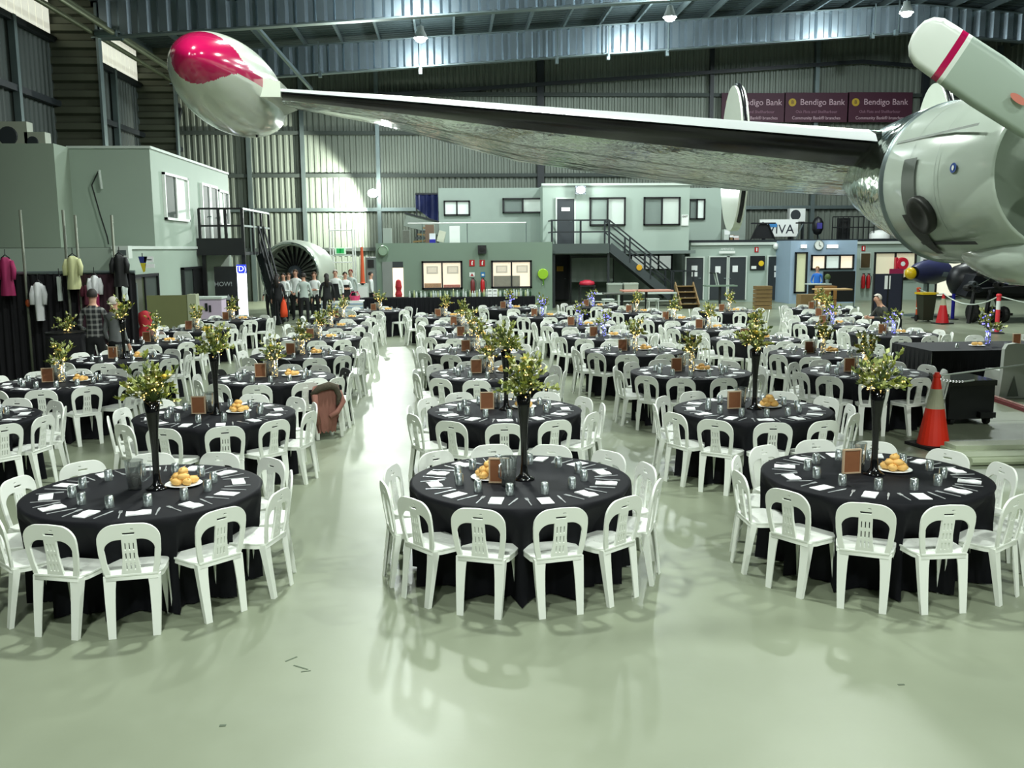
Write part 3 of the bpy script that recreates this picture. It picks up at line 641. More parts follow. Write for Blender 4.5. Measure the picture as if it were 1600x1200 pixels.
for dy in (-.45, .45):
    o_ = Vector((0, dy, 0)); MB().bar(s0 + o_, s1 + o_, .06, .3).build('stringer', M_darkmetal, t)
    for h in (.5, 1.0): MB().bar(s0 + o_ + Vector((0, 0, h)), s1 + o_ + Vector((0, 0, h)), .05).build('handrail', M_frame, t)
    for q in (0, .33, .66, 1): p_ = s0 + (s1 - s0) * q + o_; MB().bar(p_, p_ + Vector((0, 0, 1.0)), .05).build('rail_post', M_frame, t)
for i in range(11):
    p_ = s0 + (s1 - s0) * (i + .7) / 11.5; MB().box(p_.x - .13, p_.x + .13, p_.y - .43, p_.y + .43, p_.z - .03, p_.z).build('tread', M_darkmetal, t)
# stage door, black booth and illuminated pylon under the balcony
t = thing('photo_booth', 'black display panel reading HOW! beneath the balcony', 'display', (0, 0, 0)); x0, z1 = P(334, 417, 31.0); x1, _ = P(369, 417, 31.0)
MB().box(x0, x1, 31.0, 31.7, 0, z1).build('panel', M_frame, t); text('HOW!', .2, mat('grey_letter', (150, 156, 156), .6), ((x0 + x1) / 2 - .08, 30.99, 1.52), t); MB().add([(x0 + .32, 30.99, 1.02), (x0 + .52, 30.99, 1.02), (x0 + .42, 30.99, 1.2)], [(0, 1, 2)]).build('symbol', mat('grey_letter', (150, 156, 156)), t)
x0, z1 = P(370, 413.5, 30.8); x1, _ = P(384, 413, 30.8); zb = P(376, 427, 30.8)[1]
t = thing('illuminated_pylon', 'glowing white sign pylon with a blue head, left of the stair', 'sign', ((x0 + x1) / 2, 30.8, 0)); hw = (x1 - x0) / 2
MB().box(-hw, hw, -.05, .05, .05, zb).build('light_box', mat('pylon_white', (255, 255, 255), emit=1.6, ecol=(236, 240, 255)), t); MB().box(-hw, hw, -.05, .05, zb, z1).build('head_panel', mat('pylon_blue', (40, 60, 210), emit=.7, ecol=(50, 70, 230)), t)
text('[D)', .24, mat('pylon_letter', (250, 250, 255), emit=1.0), (0, -.06, (z1 + zb) / 2), t); MB().box(-hw - .04, hw + .04, -.12, .12, 0, .05).build('foot', M_darkmetal, t)
# AC units on the left block roof
for px, py, s_, lab in ((17, 212, 1.0, 'white air-conditioner unit with round fan on left block roof'), (55, 214, .6, 'small white air-conditioner unit on the left block roof')):
    x, _ = P(px, py, 28); t = thing('air_conditioner', lab, 'air conditioner', (x, 28, 5.43)); MB().box(-.5 * s_, .45 * s_, 0, .4, 0, .72 * s_ + .1).build('casing', mat('ac_case', (170, 176, 160), .5), t)
    MB().lathe([(.001, -.02), (.24 * s_, -.02), (.27 * s_, .0)], 18, c=(-.08, 0, .42 * s_), axis='y').build('fan_grille', M_door, t)
# duct hose high on the block face
x, z = P(157, 295, 26.9); t = thing('cable_duct', 'thin white pipe and looping cable on upper left block face', 'cable', (x, 26.9, 0)); MB().tube([(0, 0, z + .5), (.02, -.03, z + .3), (0.03, 0, z)], .04, 7).build('pipe', M_trim, t)
MB().tube([(0, -.02, z + .5), (-.22, -.02, z + .1), (-.05, -.02, z - .7), (.1, -.02, 3.0), (.12, -.02, 2.8)], .018, 6).build('cable', M_rubber, t)
# ================================================================== banners, mezzanine clutter
M_plum = mat('plum_vinyl', (70, 30, 48), 0.6, var=0.08); M_ban = mat('banner_lettering', (206, 176, 186), 0.6, var=0.02); M_ban2 = mat('banner_small_lettering', (150, 110, 128), 0.6, var=0.02)
for i, (pa, pb, lab) in enumerate(((1128, 1226, 'plum Bendigo Bank banner on back wall, left of three, behind tail fin'), (1226, 1325, 'plum Bendigo Bank banner on back wall, middle of three'), (1325, 1424, 'plum Bendigo Bank banner on back wall, right of three'))):
    Y = YB - .45; x0, z1 = P(pa, 145 - i * .5, Y); x1, z0 = P(pb, 191, Y); t = thing('banner', lab, 'banner', ((x0 + x1) / 2, Y, (z0 + z1) / 2), 0, 'plum bank banners')
    hw = (x1 - x0) / 2; hh = (z1 - z0) / 2; MB().box(-hw, hw, -.01, .02, -hh, hh).build('vinyl', M_plum, t)
    MB().lathe([(.001, -.03), (.2, -.03), (.2, 0)], 18, c=(-hw + .42, 0, hh * .33), axis='y').build('emblem', mat('banner_gold', (190, 160, 50), .6), t); text('B', .26, M_plum, (-hw + .42, -.035, hh * .33), t)
    text('Bendigo Bank', .43, M_ban, (.3, -.02, hh * .34), t); text('Oak Flats and Shellharbour', .2, M_ban2, (0, -.02, -hh * .3), t); text('Community Bank® branches', .22, M_ban, (0, -.02, -hh * .72), t)
# rail and clutter over the kitchen
t = thing('mezzanine_rail', 'white pipe guard rail over the kitchen roof', 'railing', (0, 39.3, kz1 + .1)); x0, zr = P(637, 349, 39.3); x1, _ = P(822, 350, 39.3)
MB().tube([(x0, 0, zr - kz1 - .1), (x1, 0, zr - kz1 - .1)], .03, 6).build('top_pipe', M_white, t)
for x in (x0 + .6, (x0 + x1) / 2, x1): MB().tube([(x, 0, 0), (x, 0, zr - kz1 - .1)], .02, 6).build('pipe_post', M_galv, t)
def crate(px0, px1, pyt, mt, label, cat='box', Y=40.3, base=None, lean=0, name='storage_box', d=.5):
    x0, z1 = P(px0, pyt, Y); x1, _ = P(px1, pyt, Y); z0 = (kz1 + .1) if base is None else base
    t = thing(name, label, cat, ((x0 + x1) / 2, Y, z0)); hw = (x1 - x0) / 2; h = z1 - z0
    M = Matrix.Rotation(lean, 3, 'Y'); bdy = MB(); bdy.cbox((0, d / 2, h / 2 + abs(lean) * .08), (hw * 2, d, h * (1 - abs(lean) * .3)), M); bdy.build('carton', mt, t)
    MB().cbox((0, d / 2, h / 2 + abs(lean) * .08), (hw * 2 + .02, d * .3, h * (1 - abs(lean) * .3) + .02), M).build('lid_band', M_trim if mt is not M_white else M_galv, t); return t
crate(598, 611, 357, mat('grey_locker', (150, 160, 152), .6), 'pale grey locker at left end of kitchen roof', 'cabinet', name='locker', d=.4)
crate(629, 640, 360, mat('striped_fabric', (96, 98, 90), .8, var=.4, scale=14), 'dark striped deck chair folded on the kitchen roof', 'chair', name='folded_deck_chair', d=.4)
crate(664, 678, 351, mat('brown_ply', (110, 90, 74), .7), 'brown plywood crate behind the white rail', Y=41.0, base=kz1 + .1)
crate(671, 680, 365, M_paper, 'small white and blue esky on the kitchen roof', 'cool box', name='cool_box', Y=39.9)
x0, z1 = P(671, 374, 39.85); x1, _ = P(680.5, 374, 39.85)
MB().box(x0, x1, 39.7, 39.9, kz1 + .1, z1).build('blue_crate', mat('royal_blue', (20, 20, 150), .5), None, label='small royal blue crate in front of the white esky', cat='crate')
crate(684, 695, 361, mat('cream_carton', (196, 198, 180), .7), 'leaning cream carton beside the blue crate', lean=.25)
crate(702, 718.5, 353, M_white, 'white fridge standing on the kitchen roof', 'fridge', name='fridge')
x0, z1 = P(645, 356, 40.6); x1, _ = P(664, 360, 40.6); t = thing('stacked_planks', 'dark heap of stacked frames on the kitchen roof', 'heap', (x0, 40.6, kz1 + .1))
for i in range(5): MB().cbox(((x1 - x0) / 2 + .05 * i, 0, .08 + i * .14), (x1 - x0 - .1 * i, .5, .07), Matrix.Rotation(.08 * (i % 3 - 1), 3, 'Y')).build('plank', M_door if i % 2 else M_ply, t)
b = MB(); x0, z1 = P(649, 304, 46.5); x1, z0 = P(685, 342, 46.5); t = thing('tarpaulin', 'dark blue tarpaulin draped beside the upper block', 'tarpaulin', ((x0 + x1) / 2, 46.5, 0))
n = 10; hw = (x1 - x0) / 2
for k in range(n + 1):
    q = k / n; x = -hw + 2 * hw * q; y = .06 * math.sin(k * 2.3); b.add([(x, y, z1), (x, y + .05, z0 + .9 * (1 - q) ** 1 * .6 - .3 * q)], [])
b.f = [(2 * k, 2 * k + 2, 2 * k + 3, 2 * k + 1) for k in range(n)]; b.mi = [0] * n; b.build('cloth', mat('tarp_blue', (24, 34, 84), .6, var=.2), t)
MB().box(-hw, hw, -.05, .05, z1, z1 + .08).build('support_bar', M_darkmetal, t); MB().box(-hw, -hw + .08, .1, .18, 0, z1).box(hw - .08, hw, .1, .18, 0, z1).build('support_post', M_darkmetal, t)
t = thing('roof_ramp', 'pale sloping ramp panel under the blue tarpaulin', 'ramp', (0, 45.0, 0)); a = P(633, 333, 45); c = P(686, 347, 45); MB().bar((a[0], 0, a[1] - .3), (c[0], 0, c[1] - .3), .6, .6, (0, 0, 1)).build('panel', mat('pale_ramp', (140, 150, 142), .6), t); MB().bar((a[0], 0, a[1]), (c[0], 0, c[1]), .7, .08).build('edge_rail', M_darkmetal, t)
# office roof clutter
oz = 2.9
def onroof(px, Y): return P(px, 370, Y)[0]
x = onroof(1141, 45.5); t = thing('grey_tail_panel', 'tall grey tail panel standing on the office roof', 'panel', (x, 45.5, oz)); MB().box(-.2, .75, 0, .15, 0, 2.6).build('panel', mat('tail_grey', (140, 152, 144), .5), t); MB().box(.0, .35, -.02, .0, 1.9, 2.2).build('hatch', M_trim, t)
x0, z1 = P(1187, 343, 45); x1, _ = P(1247, 343, 45); t = thing('viva_sign', 'white sign board reading VIVA on the office roof', 'sign', ((x0 + x1) / 2, 45, oz)); hw = (x1 - x0) / 2; MB().box(-hw, hw, -.03, .03, .15, z1 - oz).build('board', M_white, t); MB().box(-hw + .2, -hw + .3, -.02, .2, 0, .2).box(hw - .3, hw - .2, -.02, .2, 0, .2).build('foot', M_darkmetal, t)
text('VIVA', .62, mat('viva_black', (26, 34, 48), .5), (.1, -.04, (z1 - oz) * .5), t); MB().box(-.55, -.1, -.045, -.035, (z1 - oz) * .62, (z1 - oz) * .8).build('blue_stroke', mat('viva_blue', (60, 130, 190), .5), t)
x = onroof(1245, 46.5); t = thing('air_conditioner', 'white air-conditioner unit above the VIVA sign on the office roof', 'air conditioner', (x, 46.5, oz + .9)); MB().box(-.4, .4, 0, .35, 0, .65).build('casing', M_white, t); MB().lathe([(.001, -.02), (.24, -.02), (.26, 0)], 16, c=(-.1, 0, .33), axis='y').build('fan_grille', M_door, t); MB().box(-.35, -.3, 0, .3, -.9, 0).box(.3, .35, 0, .3, -.9, 0).build('bracket', M_darkmetal, t)
for px, lab in ((1192, 'black arched trestle with dark cover left on office roof'), (1262, 'dark folding trestle stand right of the VIVA sign')):
    x = onroof(px, 44.4); t = thing('trestle', lab, 'trestle', (x, 44.4, oz))
    for s in (-1, 1): MB().bar((s * .25, 0, .75), (s * .6, 0, 0), .05).build('leg', M_galv if px > 1200 else M_frame, t)
    MB().bar((-.6, 0, .78), (.6, 0, .78), .07).build('top_bar', M_frame, t)
    if px < 1200: MB().add([(-.55, .05, .05), (.6, .05, .05), (.25, .05, .72), (-.2, .05, .72), (0, .05, .85)], [(0, 1, 2, 4, 3)]).build('cover', M_frame, t)
for px, w_, h_, m_, lab in ((1136, .3, .5, M_trim, 'white carton stack on the office roof edge'), (1143, .25, .25, M_ply, 'small brown carton on the office roof edge'), (1150, .3, .2, mat('pinkish_carton', (190, 160, 150), .7), 'flat pinkish carton on the office roof edge'), (1320, .5, 1.0, M_frame, 'black speaker box among railings on the office roof')):
    x = onroof(px, 44.2); t = thing('carton' if px < 1300 else 'speaker', lab, 'box' if px < 1300 else 'speaker', (x, 44.2, oz)); MB().box(-w_ / 2, w_ / 2, 0, .4, 0, h_).build('body', m_, t); MB().box(-w_ / 2 + .03, w_ / 2 - .03, -.01, .0, h_ * .5, h_ * .9).build('label_panel', M_paper if px < 1300 else M_rubber, t)
x = onroof(1277, 44.3); t = thing('covered_mannequin', 'dark hooded display bust with a blue patch on the office roof', 'display', (x, 44.3, oz)); MB().lathe([(.03, .0), (.03, .2), (.18, .28), (.26, .5), (.26, .8), (.17, .98), (.02, 1.08)], 14).build('hood', M_frame, t, smooth=True); MB().box(-.13, .11, -.28, -.22, .5, .78).build('blue_patch', mat('patch_blue', (58, 54, 130), .5), t)
t = thing('roof_railing', 'black steel railing along the office roof near the wing', 'railing', (0, 44.0, oz)); xa = onroof(1300, 44); xb = onroof(1365, 44)
for h in (.55, 1.05): MB().bar((xa, 0, h), (xb, 0, h), .05).build('rail', M_frame, t)
for i in range(9): x = xa + (xb - xa) * i / 8; MB().bar((x, 0, 0), (x, 0, 1.05), .035).build('baluster', M_frame, t)
x0 = onroof(1362, 43.9); t = thing('dome_cover', 'white dome cover on the office roof beneath the engine', 'cover', (x0 + .5, 44.2, oz + .01)); MB().lathe([(.5, 0), (.48, .2), (.35, .36), (.001, .42)], 18).build('dome', M_white, t, smooth=True)

# ================================================================== turbofan
ex, ez = P(453, 427, 37.0)
t = thing('turbofan_engine', 'large grey turbofan engine facing the tables behind the waiters', 'jet engine', (ex, 37.0, 0), R(-14))
MB().lathe([(1.07, .05), (1.13, -.05), (1.21, -.02), (1.27, .15), (1.29, .6), (1.24, 1.3), (1.1, 2.0), (.9, 2.5), (.85, 2.5), (1.0, 1.9), (1.12, 1.2), (1.1, .3), (1.07, .05)], 48, c=(0, 0, ez), axis='y').build('cowl', mat('engine_cowl', (190, 198, 184), .35, .2), t, smooth=True)
MB().lathe([(1.11, -.03), (1.14, -.07), (1.19, -.05), (1.2, .0)], 48, c=(0, 0, ez), axis='y').build('intake_lip', M_chrome, t, smooth=True)
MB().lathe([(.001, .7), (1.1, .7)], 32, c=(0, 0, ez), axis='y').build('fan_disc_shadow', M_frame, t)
bl = MB(); 
bl.add([(.30, .0, -.04), (.30, .18, .05), (.7, .0, -.07), (.7, .16, .075), (1.06, .02, -.1), (1.06, .12, .1)], [(0, 1, 3, 2), (2, 3, 5, 4)]); blm = bl.mesh('fan_blade', mat('fan_blade_metal', (150, 156, 146), .3, .6))
for k in range(26):
    o = obj('fan_blade', blm, t, (0, .42, ez)); o.rotation_euler = (0, 2 * PI * k / 26, 0)
MB().lathe([(.001, .05), (.12, .12), (.24, .3), (.31, .5), (.31, .62)], 20, c=(0, 0, ez), axis='y').build('spinner', M_door, t, smooth=True)
for s in (-1, 1):
    MB().bar((s * .8, .4, 0), (s * .55, .4, ez - .95), .12).build('stand_leg', M_darkmetal, t); MB().bar((s * .8, 1.8, 0), (s * .55, 1.8, ez - .95), .12).build('stand_leg', M_darkmetal, t)
MB().box(-.95, .95, .3, .5, .25, .4).box(-.95, .95, 1.7, 1.9, .25, .4).build('stand_beam', M_darkmetal, t)
# white scaffold frame and cabinet right of the engine
t = thing('access_frame', 'white tubular access frame right of the fan engine', 'scaffold', (0, 0, 0)); 
for px in (517, 552):
    x, z = P(px, 358, 41); 
    for y in (40.5, 41.5): MB().tube([(x, y, 0), (x, y, z)], .035, 6).build('upright', M_white, t)
xa = P(517, 400, 41)[0]; xb = P(552, 400, 41)[0]
for py in (360, 388, 399, 410, 432): z = P(530, py, 40.5)[1]; MB().tube([(xa, 40.5, z), (xb, 40.5, z)], .03, 6).build('crossbar', M_white, t)
z = P(530, 392, 40.4)[1]; MB().box(xa + .25, xb - .25, 40.4, 40.44, z - .14, z + .14).build('exit_panel', mat('exit_white', (210, 240, 214), emit=.3), t); MB().box(xa + .32, xa + .5, 40.38, 40.4, z - .1, z + .1).box(xb - .5, xb - .32, 40.38, 40.4, z - .1, z + .1).build('exit_symbol', mat('exit_green', (30, 160, 80), emit=.4), t)
x, z1 = P(565, 386, 38.5); t = thing('traffic_delineator', 'slim orange post standing left of the kitchen', 'bollard', (x, 38.5, 1.25)); MB().lathe([(.12, 0), (.09, .04), (.07, .8), (.05, z1 - 1.25)], 10).build('post', mat('orange_post', (214, 90, 50), .5), t); MB().lathe([(.12, -.08), (.12, 0)], 10, closed=True).build('base', M_rubber, t)
x0, z1 = P(558, 420, 38.6); x1, _ = P(575, 420, 38.6); t = thing('storage_cabinet', 'white cabinet carrying the orange post beside the kitchen', 'cabinet', (x0, 38.6, 0)); MB().box(-.1, x1 - x0, -.2, .4, 0, 1.22).build('body', M_trim, t); MB().box(.02, x1 - x0 - .03, -.23, -.2, .1, 1.1).build('door_panel', M_white, t)
x0, z1 = P(571, 402, 38.7); x1, _ = P(587, 402, 38.7); t = thing('steel_locker', 'tall grey locker at the kitchen left corner', 'cabinet', ((x0 + x1) / 2, 38.7, 0)); hw = (x1 - x0) / 2; MB().box(-hw, hw, 0, .5, 0, z1).build('body', mat('locker_grey', (104, 116, 112), .5), t); MB().box(-hw + .04, hw - .04, -.02, 0, .1, z1 - .5).build('door_panel', mat('locker_grey2', (120, 130, 126), .5), t); MB().box(-hw + .08, hw - .08, -.03, 0, z1 - .42, z1 - .1).build('vent', M_frame, t)
x, z = P(598, 392, 38.6); t = thing('wall_fan', 'round green fan on the kitchen corner roof edge', 'fan', (x, 38.75, z)); MB().lathe([(.2, -.1), (.23, 0), (.2, .1)], 20, axis='y').build('guard_ring', mat('fan_green', (130, 160, 130), .4), t); MB().lathe([(.001, -.06), (.18, -.05)], 20, axis='y').build('grille', mat('fan_green2', (150, 175, 150), .5), t); MB().bar((0, .05, 0), (0, .3, -.1), .06).build('bracket', M_galv, t)

# bar counter with black cloth, bottles and cards
bx0, _ = P(548, 464, 36.0); bx1, _ = P(836, 464, 36.0); BZ = .76
t = thing('bar_table', 'long trestle bar under black cloth before the kitchen windows', 'table', ((bx0 + bx1) / 2, 36.3, 0)); hw = (bx1 - bx0) / 2
b = MB(); n = 130; vs = []
for k in range(n + 1):
    x = -hw + 2 * hw * k / n; y = -.42 + .03 * math.sin(k * 1.9); vs += [(x, y, .01), (x, -.4, BZ)]
b.add(vs, [(2 * k, 2 * k + 2, 2 * k + 3, 2 * k + 1) for k in range(n)]); b.box(-hw, hw, -.4, .4, BZ - .02, BZ); b.box(-hw, -hw + .02, -.4, .4, 0, BZ); b.box(hw - .02, hw, -.4, .4, 0, BZ); b.build('tablecloth', M_cloth, t)
for k in range(4): MB().box(-hw + .3 + k * (2 * hw - .7) / 3, -hw + .36 + k * (2 * hw - .7) / 3, .2, .26, 0, BZ - .02).build('leg', M_galv, t)
bot = MB(); bot.lathe([(.035, 0), (.036, .15), (.014, .2), (.013, .27), (.001, .27)], 8, closed=False); 
M_bot = [mat('bottle_clear', (196, 206, 200), .15), mat('bottle_green', (40, 66, 46), .15), mat('bottle_pale', (170, 180, 130), .15)]
bms = [bot.mesh('bottle', m_, True) for m_ in M_bot]
TENS = ['', 'twenty', 'thirty', 'forty', 'fifty']; ONES = 'first second third fourth fifth sixth seventh eighth ninth tenth eleventh twelfth thirteenth fourteenth fifteenth sixteenth seventeenth eighteenth nineteenth'.split()
BW = [(ONES[i] if i < 19 else ('twentieth' if i == 19 else 'thirtieth' if i == 29 else 'fortieth' if i == 39 else 'fiftieth' if i == 49 else TENS[(i + 1) // 10 - 1] + '-' + ONES[i % 10])) + ' from the left of the row' for i in range(58)]
side = ['left end', 'left of the lit left window', 'under the left window', 'below the fire signs', 'under the right window', 'right end']
k = 0; px = 640
while px < 832:
    if not (764 < px < 776):
        x = P(px, 460, 36.2)[0]; s_ = .8 + .35 * rnd.random()
        o = obj('bottle', bms[k % 3 if k % 5 else 0], None, (x, 36.2 + .12 * math.sin(k * 2), BZ), label='bar counter bottle, ' + BW[k], cat='bottle', group='bottles along the bar'); o.scale = (1.1, 1.1, s_); k += 1
    px += 3.6 if not (655 < px < 668 or 700 < px < 715) else 6
for px, lab in ((765.5, 'white standing price card on the bar, left one'), (773.5, 'white standing price card on the bar, right one')):
    x = P(px, 460, 36.0)[0]; t = thing('menu_card', lab, 'card', (x, 36.0, BZ)); MB().box(-.09, .09, -.01, .0, 0, .3).build('sheet', M_paper, t); MB().box(-.06, .06, -.013, -.01, .2, .25).box(-.06, .06, -.013, -.01, .08, .1).build('printing', mat('grey_print', (140, 140, 140), .8), t)
t = thing('side_table', 'small table with blue-white striped cloth left of the bar', 'table', (P(536, 470, 34.5)[0], 34.5, 0)); MB().box(-.75, .75, -.35, .35, .72, .76).build('tabletop', M_trim, t); 
b = MB(); [b.box(-.75, .75, -.37, -.355, .1 + k * .13, .16 + k * .13) for k in range(5)]; b.build('striped_cloth', mat('striped_blue', (150, 170, 190), .7), t); MB().box(-.75, .75, -.352, -.345, .0, .75).build('under_cloth', M_white, t)
for sx in (-.7, .7): MB().box(sx - .02, sx + .02, .3, .34, 0, .72).build('leg', M_galv, t)
t = thing('gift_basket', 'bright pink basket on the striped side table', 'basket', (P(567, 452, 34.6)[0] - .3, 34.6, .76)); MB().lathe([(.16, 0), (.2, .16), (.18, .16)], 12).build('bowl', mat('hot_pink', (214, 60, 110), .5), t); MB().tube([(-.18, 0, .15), (-.1, 0, .3), (.1, 0, .3), (.18, 0, .15)], .015, 6).build('handle', mat('hot_pink', (214, 60, 110)), t)

# ================================================================== high tables and stools at the back
def high_table(px, py, Y, mt, label, r=.42):
    x, _ = P(px, py, Y); t = thing('high_table', label, 'table', (x, Y, 0)); MB().box(-r * 1.5, r * 1.5, -r * .7, r * .7, 1.02, 1.07).build('tabletop', mt, t); MB().tube([(0, 0, .03), (0, 0, 1.02)], .05, 8).build('pedestal', M_frame, t); MB().lathe([(.3, 0), (.28, .03), (.05, .05)], 16, closed=True).build('base', M_frame, t)
high_table(972, 450, 31.5, mat('dark_top', (70, 74, 66), .5), 'dark high bar table at back, left of the pink-topped one')
high_table(1010, 448, 33.5, mat('pink_top', (186, 130, 112), .5), 'pinkish wooden high bar table below the staircase', .6)
high_table(1300, 458, 33.0, mat('pale_wood_top', (216, 180, 130), .5), 'pale wood high bar table before the plywood bins')
high_table(1125, 450, 37.0, mat('glass_top', (120, 140, 124), .3), 'slim high table in front of the charcoal double doors')
for k, (px, py, lab) in enumerate(((1123, 436, 'black director chair standing on the slim high table'),)):
    x, _ = P(px, py, 37); t = thing('folding_chair', lab, 'chair', (x, 37, 1.07)); MB().bar((0, 0, 0), (-.12, 0, .5), .04).bar((.0, .3, 0), (-.12, .3, .5), .04).build('frame', M_trim, t); MB().box(-.3, .0, 0, .3, .46, .5).build('seat', M_frame, t)
for px, lab in ((950, 'white bar stool frame left of the high tables'), (1020, 'white bar stool frame right of the pinkish high table')):
    x, _ = P(px, 455, 33); t = thing('bar_stool', lab, 'stool', (x, 33, 0)); 
    for sx in (-.16, .16):
        for sy in (-.16, .16): MB().bar((sx * 1.2, sy * 1.2, 0), (sx, sy, .75), .03).build('leg', M_trim, t)
    MB().box(-.2, .2, -.2, .2, .75, .79).build('seat', M_trim, t); MB().bar((-.18, -.2, .25), (.18, -.2, .25), .03).build('foot_rail', M_trim, t)
t = thing('white_bench', 'long white framed bench against the wall under the landing', 'bench', (P(985, 455, 40)[0], 39.6, 0)); MB().box(-1.9, 1.9, -.2, .2, .62, .68).build('bench_top', M_trim, t); MB().box(-1.9, 1.9, -.02, .02, .3, .34).build('rail', M_trim, t)
for x in (-1.85, -.6, .6, 1.85): MB().box(x - .03, x + .03, -.18, .18, 0, .62).build('leg', M_trim, t)
for px, lab, m_ in ((960, 'grey box on the white bench, left', mat('greybox', (130, 138, 128), .6)), (985, 'pale padded box on the white bench, right', mat('palebox', (160, 164, 150), .6))):
    x = P(px, 450, 39.6)[0]; t = thing('storage_box', lab, 'box', (x, 39.6, .68)); MB().box(-.3, .3, -.2, .2, 0, .42).build('carton', m_, t); MB().box(-.31, .31, -.21, .21, .36, .4).build('lid', M_trim, t)
t = thing('red_stool', 'dark table with a bright red cushion top before the plastic screen', 'stool', (P(917, 455, 40)[0], 40, .0)); MB().box(-.34, .34, -.3, .3, .95, 1.0).build('seat_board', M_frame, t); MB().lathe([(.001, 1.0), (.3, 1.0), (.34, 1.06), (.3, 1.16), (.1, 1.22), (.001, 1.22)], 16).build('cushion', mat('tub_red', (180, 26, 54), .5), t, smooth=True)
for sx in (-.3, .3):
    for sy in (-.26, .26): MB().bar((sx, sy, 0), (sx, sy, .95), .04).build('leg', M_frame, t)
# plywood bins, barrels
for px0, px1, pt, Y, lab in ((1183, 1207, 447, 38.0, 'slatted brown timber crate before the right charcoal door'), (1252, 1283, 460, 34.5, 'large flat plywood crate before the booth'), (1281, 1308, 447, 35.2, 'taller orange-brown plywood crate behind the flat one')):
    x0, z1 = P(px0, pt, Y); x1, _ = P(px1, pt, Y); t = thing('plywood_crate', lab, 'crate', ((x0 + x1) / 2, Y, 0)); hw = (x1 - x0) / 2; n = 6 if px0 == 1183 else 2
    for i in range(n): MB().box(-hw, hw, 0, .5, z1 * i / n + .01, z1 * (i + 1) / n - .01).build('slat' if n == 6 else 'panel', M_ply if px0 != 1281 else mat('orange_ply', (156, 112, 60), .6, var=.15), t)
# black velcro display and table by the booth
x0, z1 = P(1287, 424, 38.5); x1, z0 = P(1335, 450, 38.5); t = thing('display_screen', 'black display panel beside the counter of the blue booth', 'display', ((x0 + x1) / 2, 38.5, 0)); hw = (x1 - x0) / 2; MB().box(-hw, hw, 0, .05, z0 * .3, z1).build('panel', M_frame, t)
for s in (-hw, hw): MB().box(s - .03, s + .03, -.2, .3, 0, .05).box(s - .02, s + .02, 0, .04, 0, z1).build('stand_leg', M_galv, t)
x0, _ = P(1264, 446, 38.0); x1, _ = P(1298, 446, 38.0); t = thing('reception_desk', 'small white topped desk with dark skirt at the booth', 'table', ((x0 + x1) / 2, 38.2, 0)); hw = (x1 - x0) / 2; MB().box(-hw, hw, -.3, .3, 1.0, 1.04).build('desk_top', M_trim, t); MB().box(-hw + .15, hw - .05, -.25, .25, 0, 1.0).build('skirt', M_frame, t)
x, z = P(1303, 437, 37.8); t = thing('desk_ornament', 'small dark and silver flower pot on the booth desk', 'ornament', (x - .15, 38.1, 1.04)); MB().lathe([(.06, 0), (.09, .14), (.08, .16)], 12).build('pot', M_galv, t); MB().ball((0, 0, .27), .13, 8, 6).build('bush', M_leaf2, t)
# tall navy screens
x0, z1 = P(1367, 428, 27.5); x1, _ = P(1410, 428, 27.5); t = thing('navy_partition', 'tall navy fabric partition with notice behind the seated man', 'partition', ((x0 + x1) / 2, 27.5, 0)); hw = (x1 - x0) / 2
MB().box(-hw, -.02, 0, .05, .1, z1).build('panel', M_navy, t); MB().box(.02, hw, 0, .05, .1, z1).build('panel', M_navy, t); MB().box(-.02, .02, -.02, .07, 0, z1).box(-hw - .03, -hw, -.02, .07, 0, z1).box(hw, hw + .03, -.02, .07, 0, z1).build('post', M_frame, t)
xx, zz1 = P(1385, 431, 27.4); x2, zz0 = P(1393, 452, 27.4); MB().box(xx - (x0 + x1) / 2, x2 - (x0 + x1) / 2, -.012, -.002, zz0, zz1).build('paper_notice', M_paper, t); MB().box(-hw, hw, -.2, .25, 0, .04).build('foot', M_frame, t)
x1b, _ = P(1412, 425, 28.5); t = thing('magenta_banner', 'magenta banner edge showing right of the navy partition', 'banner', (x1b, 28.5, 0)); MB().box(-.45, 0, 0, .03, .3, z1 + .12).build('fabric', mat('magenta_fabric', (150, 26, 76), .7), t); MB().box(-.45, .02, -.02, .05, 0, .3).build('base', M_frame, t)
# wheelie bin with yellow lid, display propeller hub, dark aircraft
x, _ = P(1447, 470, 31); t = thing('wheelie_bin', 'dark wheelie bin with yellow lid below the propeller hub', 'bin', (x, 31, 0)); t.scale = (.72, .72, .95); MB().add([(-.24, -.28, .06), (.24, -.28, .06), (.24, .24, .06), (-.24, .24, .06), (-.32, -.36, .98), (.32, -.36, .98), (.32, .36, .98), (-.32, .36, .98)], [(0, 3, 2, 1), (4, 5, 6, 7), (0, 1, 5, 4), (1, 2, 6, 5), (2, 3, 7, 6), (3, 0, 4, 7)]).build('body', mat('bin_dark', (44, 48, 34), .5), t)
MB().box(-.38, .38, -.42, .4, .98, 1.05).build('lid', mat('bin_yellow', (232, 196, 30), .45), t); MB().lathe([(.12, -.03), (.12, .03)], 14, c=(-.3, .28, .12), axis='x', closed=True).build('wheel', M_rubber, t); MB().lathe([(.12, -.03), (.12, .03)], 14, c=(.3, .28, .12), axis='x', closed=True).build('wheel', M_rubber, t)
x, z = P(1425, 427, 33); t = thing('display_propeller', 'navy propeller hub with yellow tip and grey blade on a stand', 'propeller', (x + .12, 33, 0), R(-58)); zc = z
MB().lathe([(.001, -.5), (.12, -.46), (.2, -.36), (.22, -.28)], 18, c=(0, 0, zc), axis='y').build('spinner_tip', mat('tip_yellow', (226, 190, 20), .3), t, smooth=True)
MB().lathe([(.22, -.28), (.34, .0), (.42, .4), (.46, 1.0), (.36, 1.7)], 18, c=(0.1, 0, zc + .03), axis='y').build('spinner', mat('hub_navy', (52, 56, 92), .35), t, smooth=True)
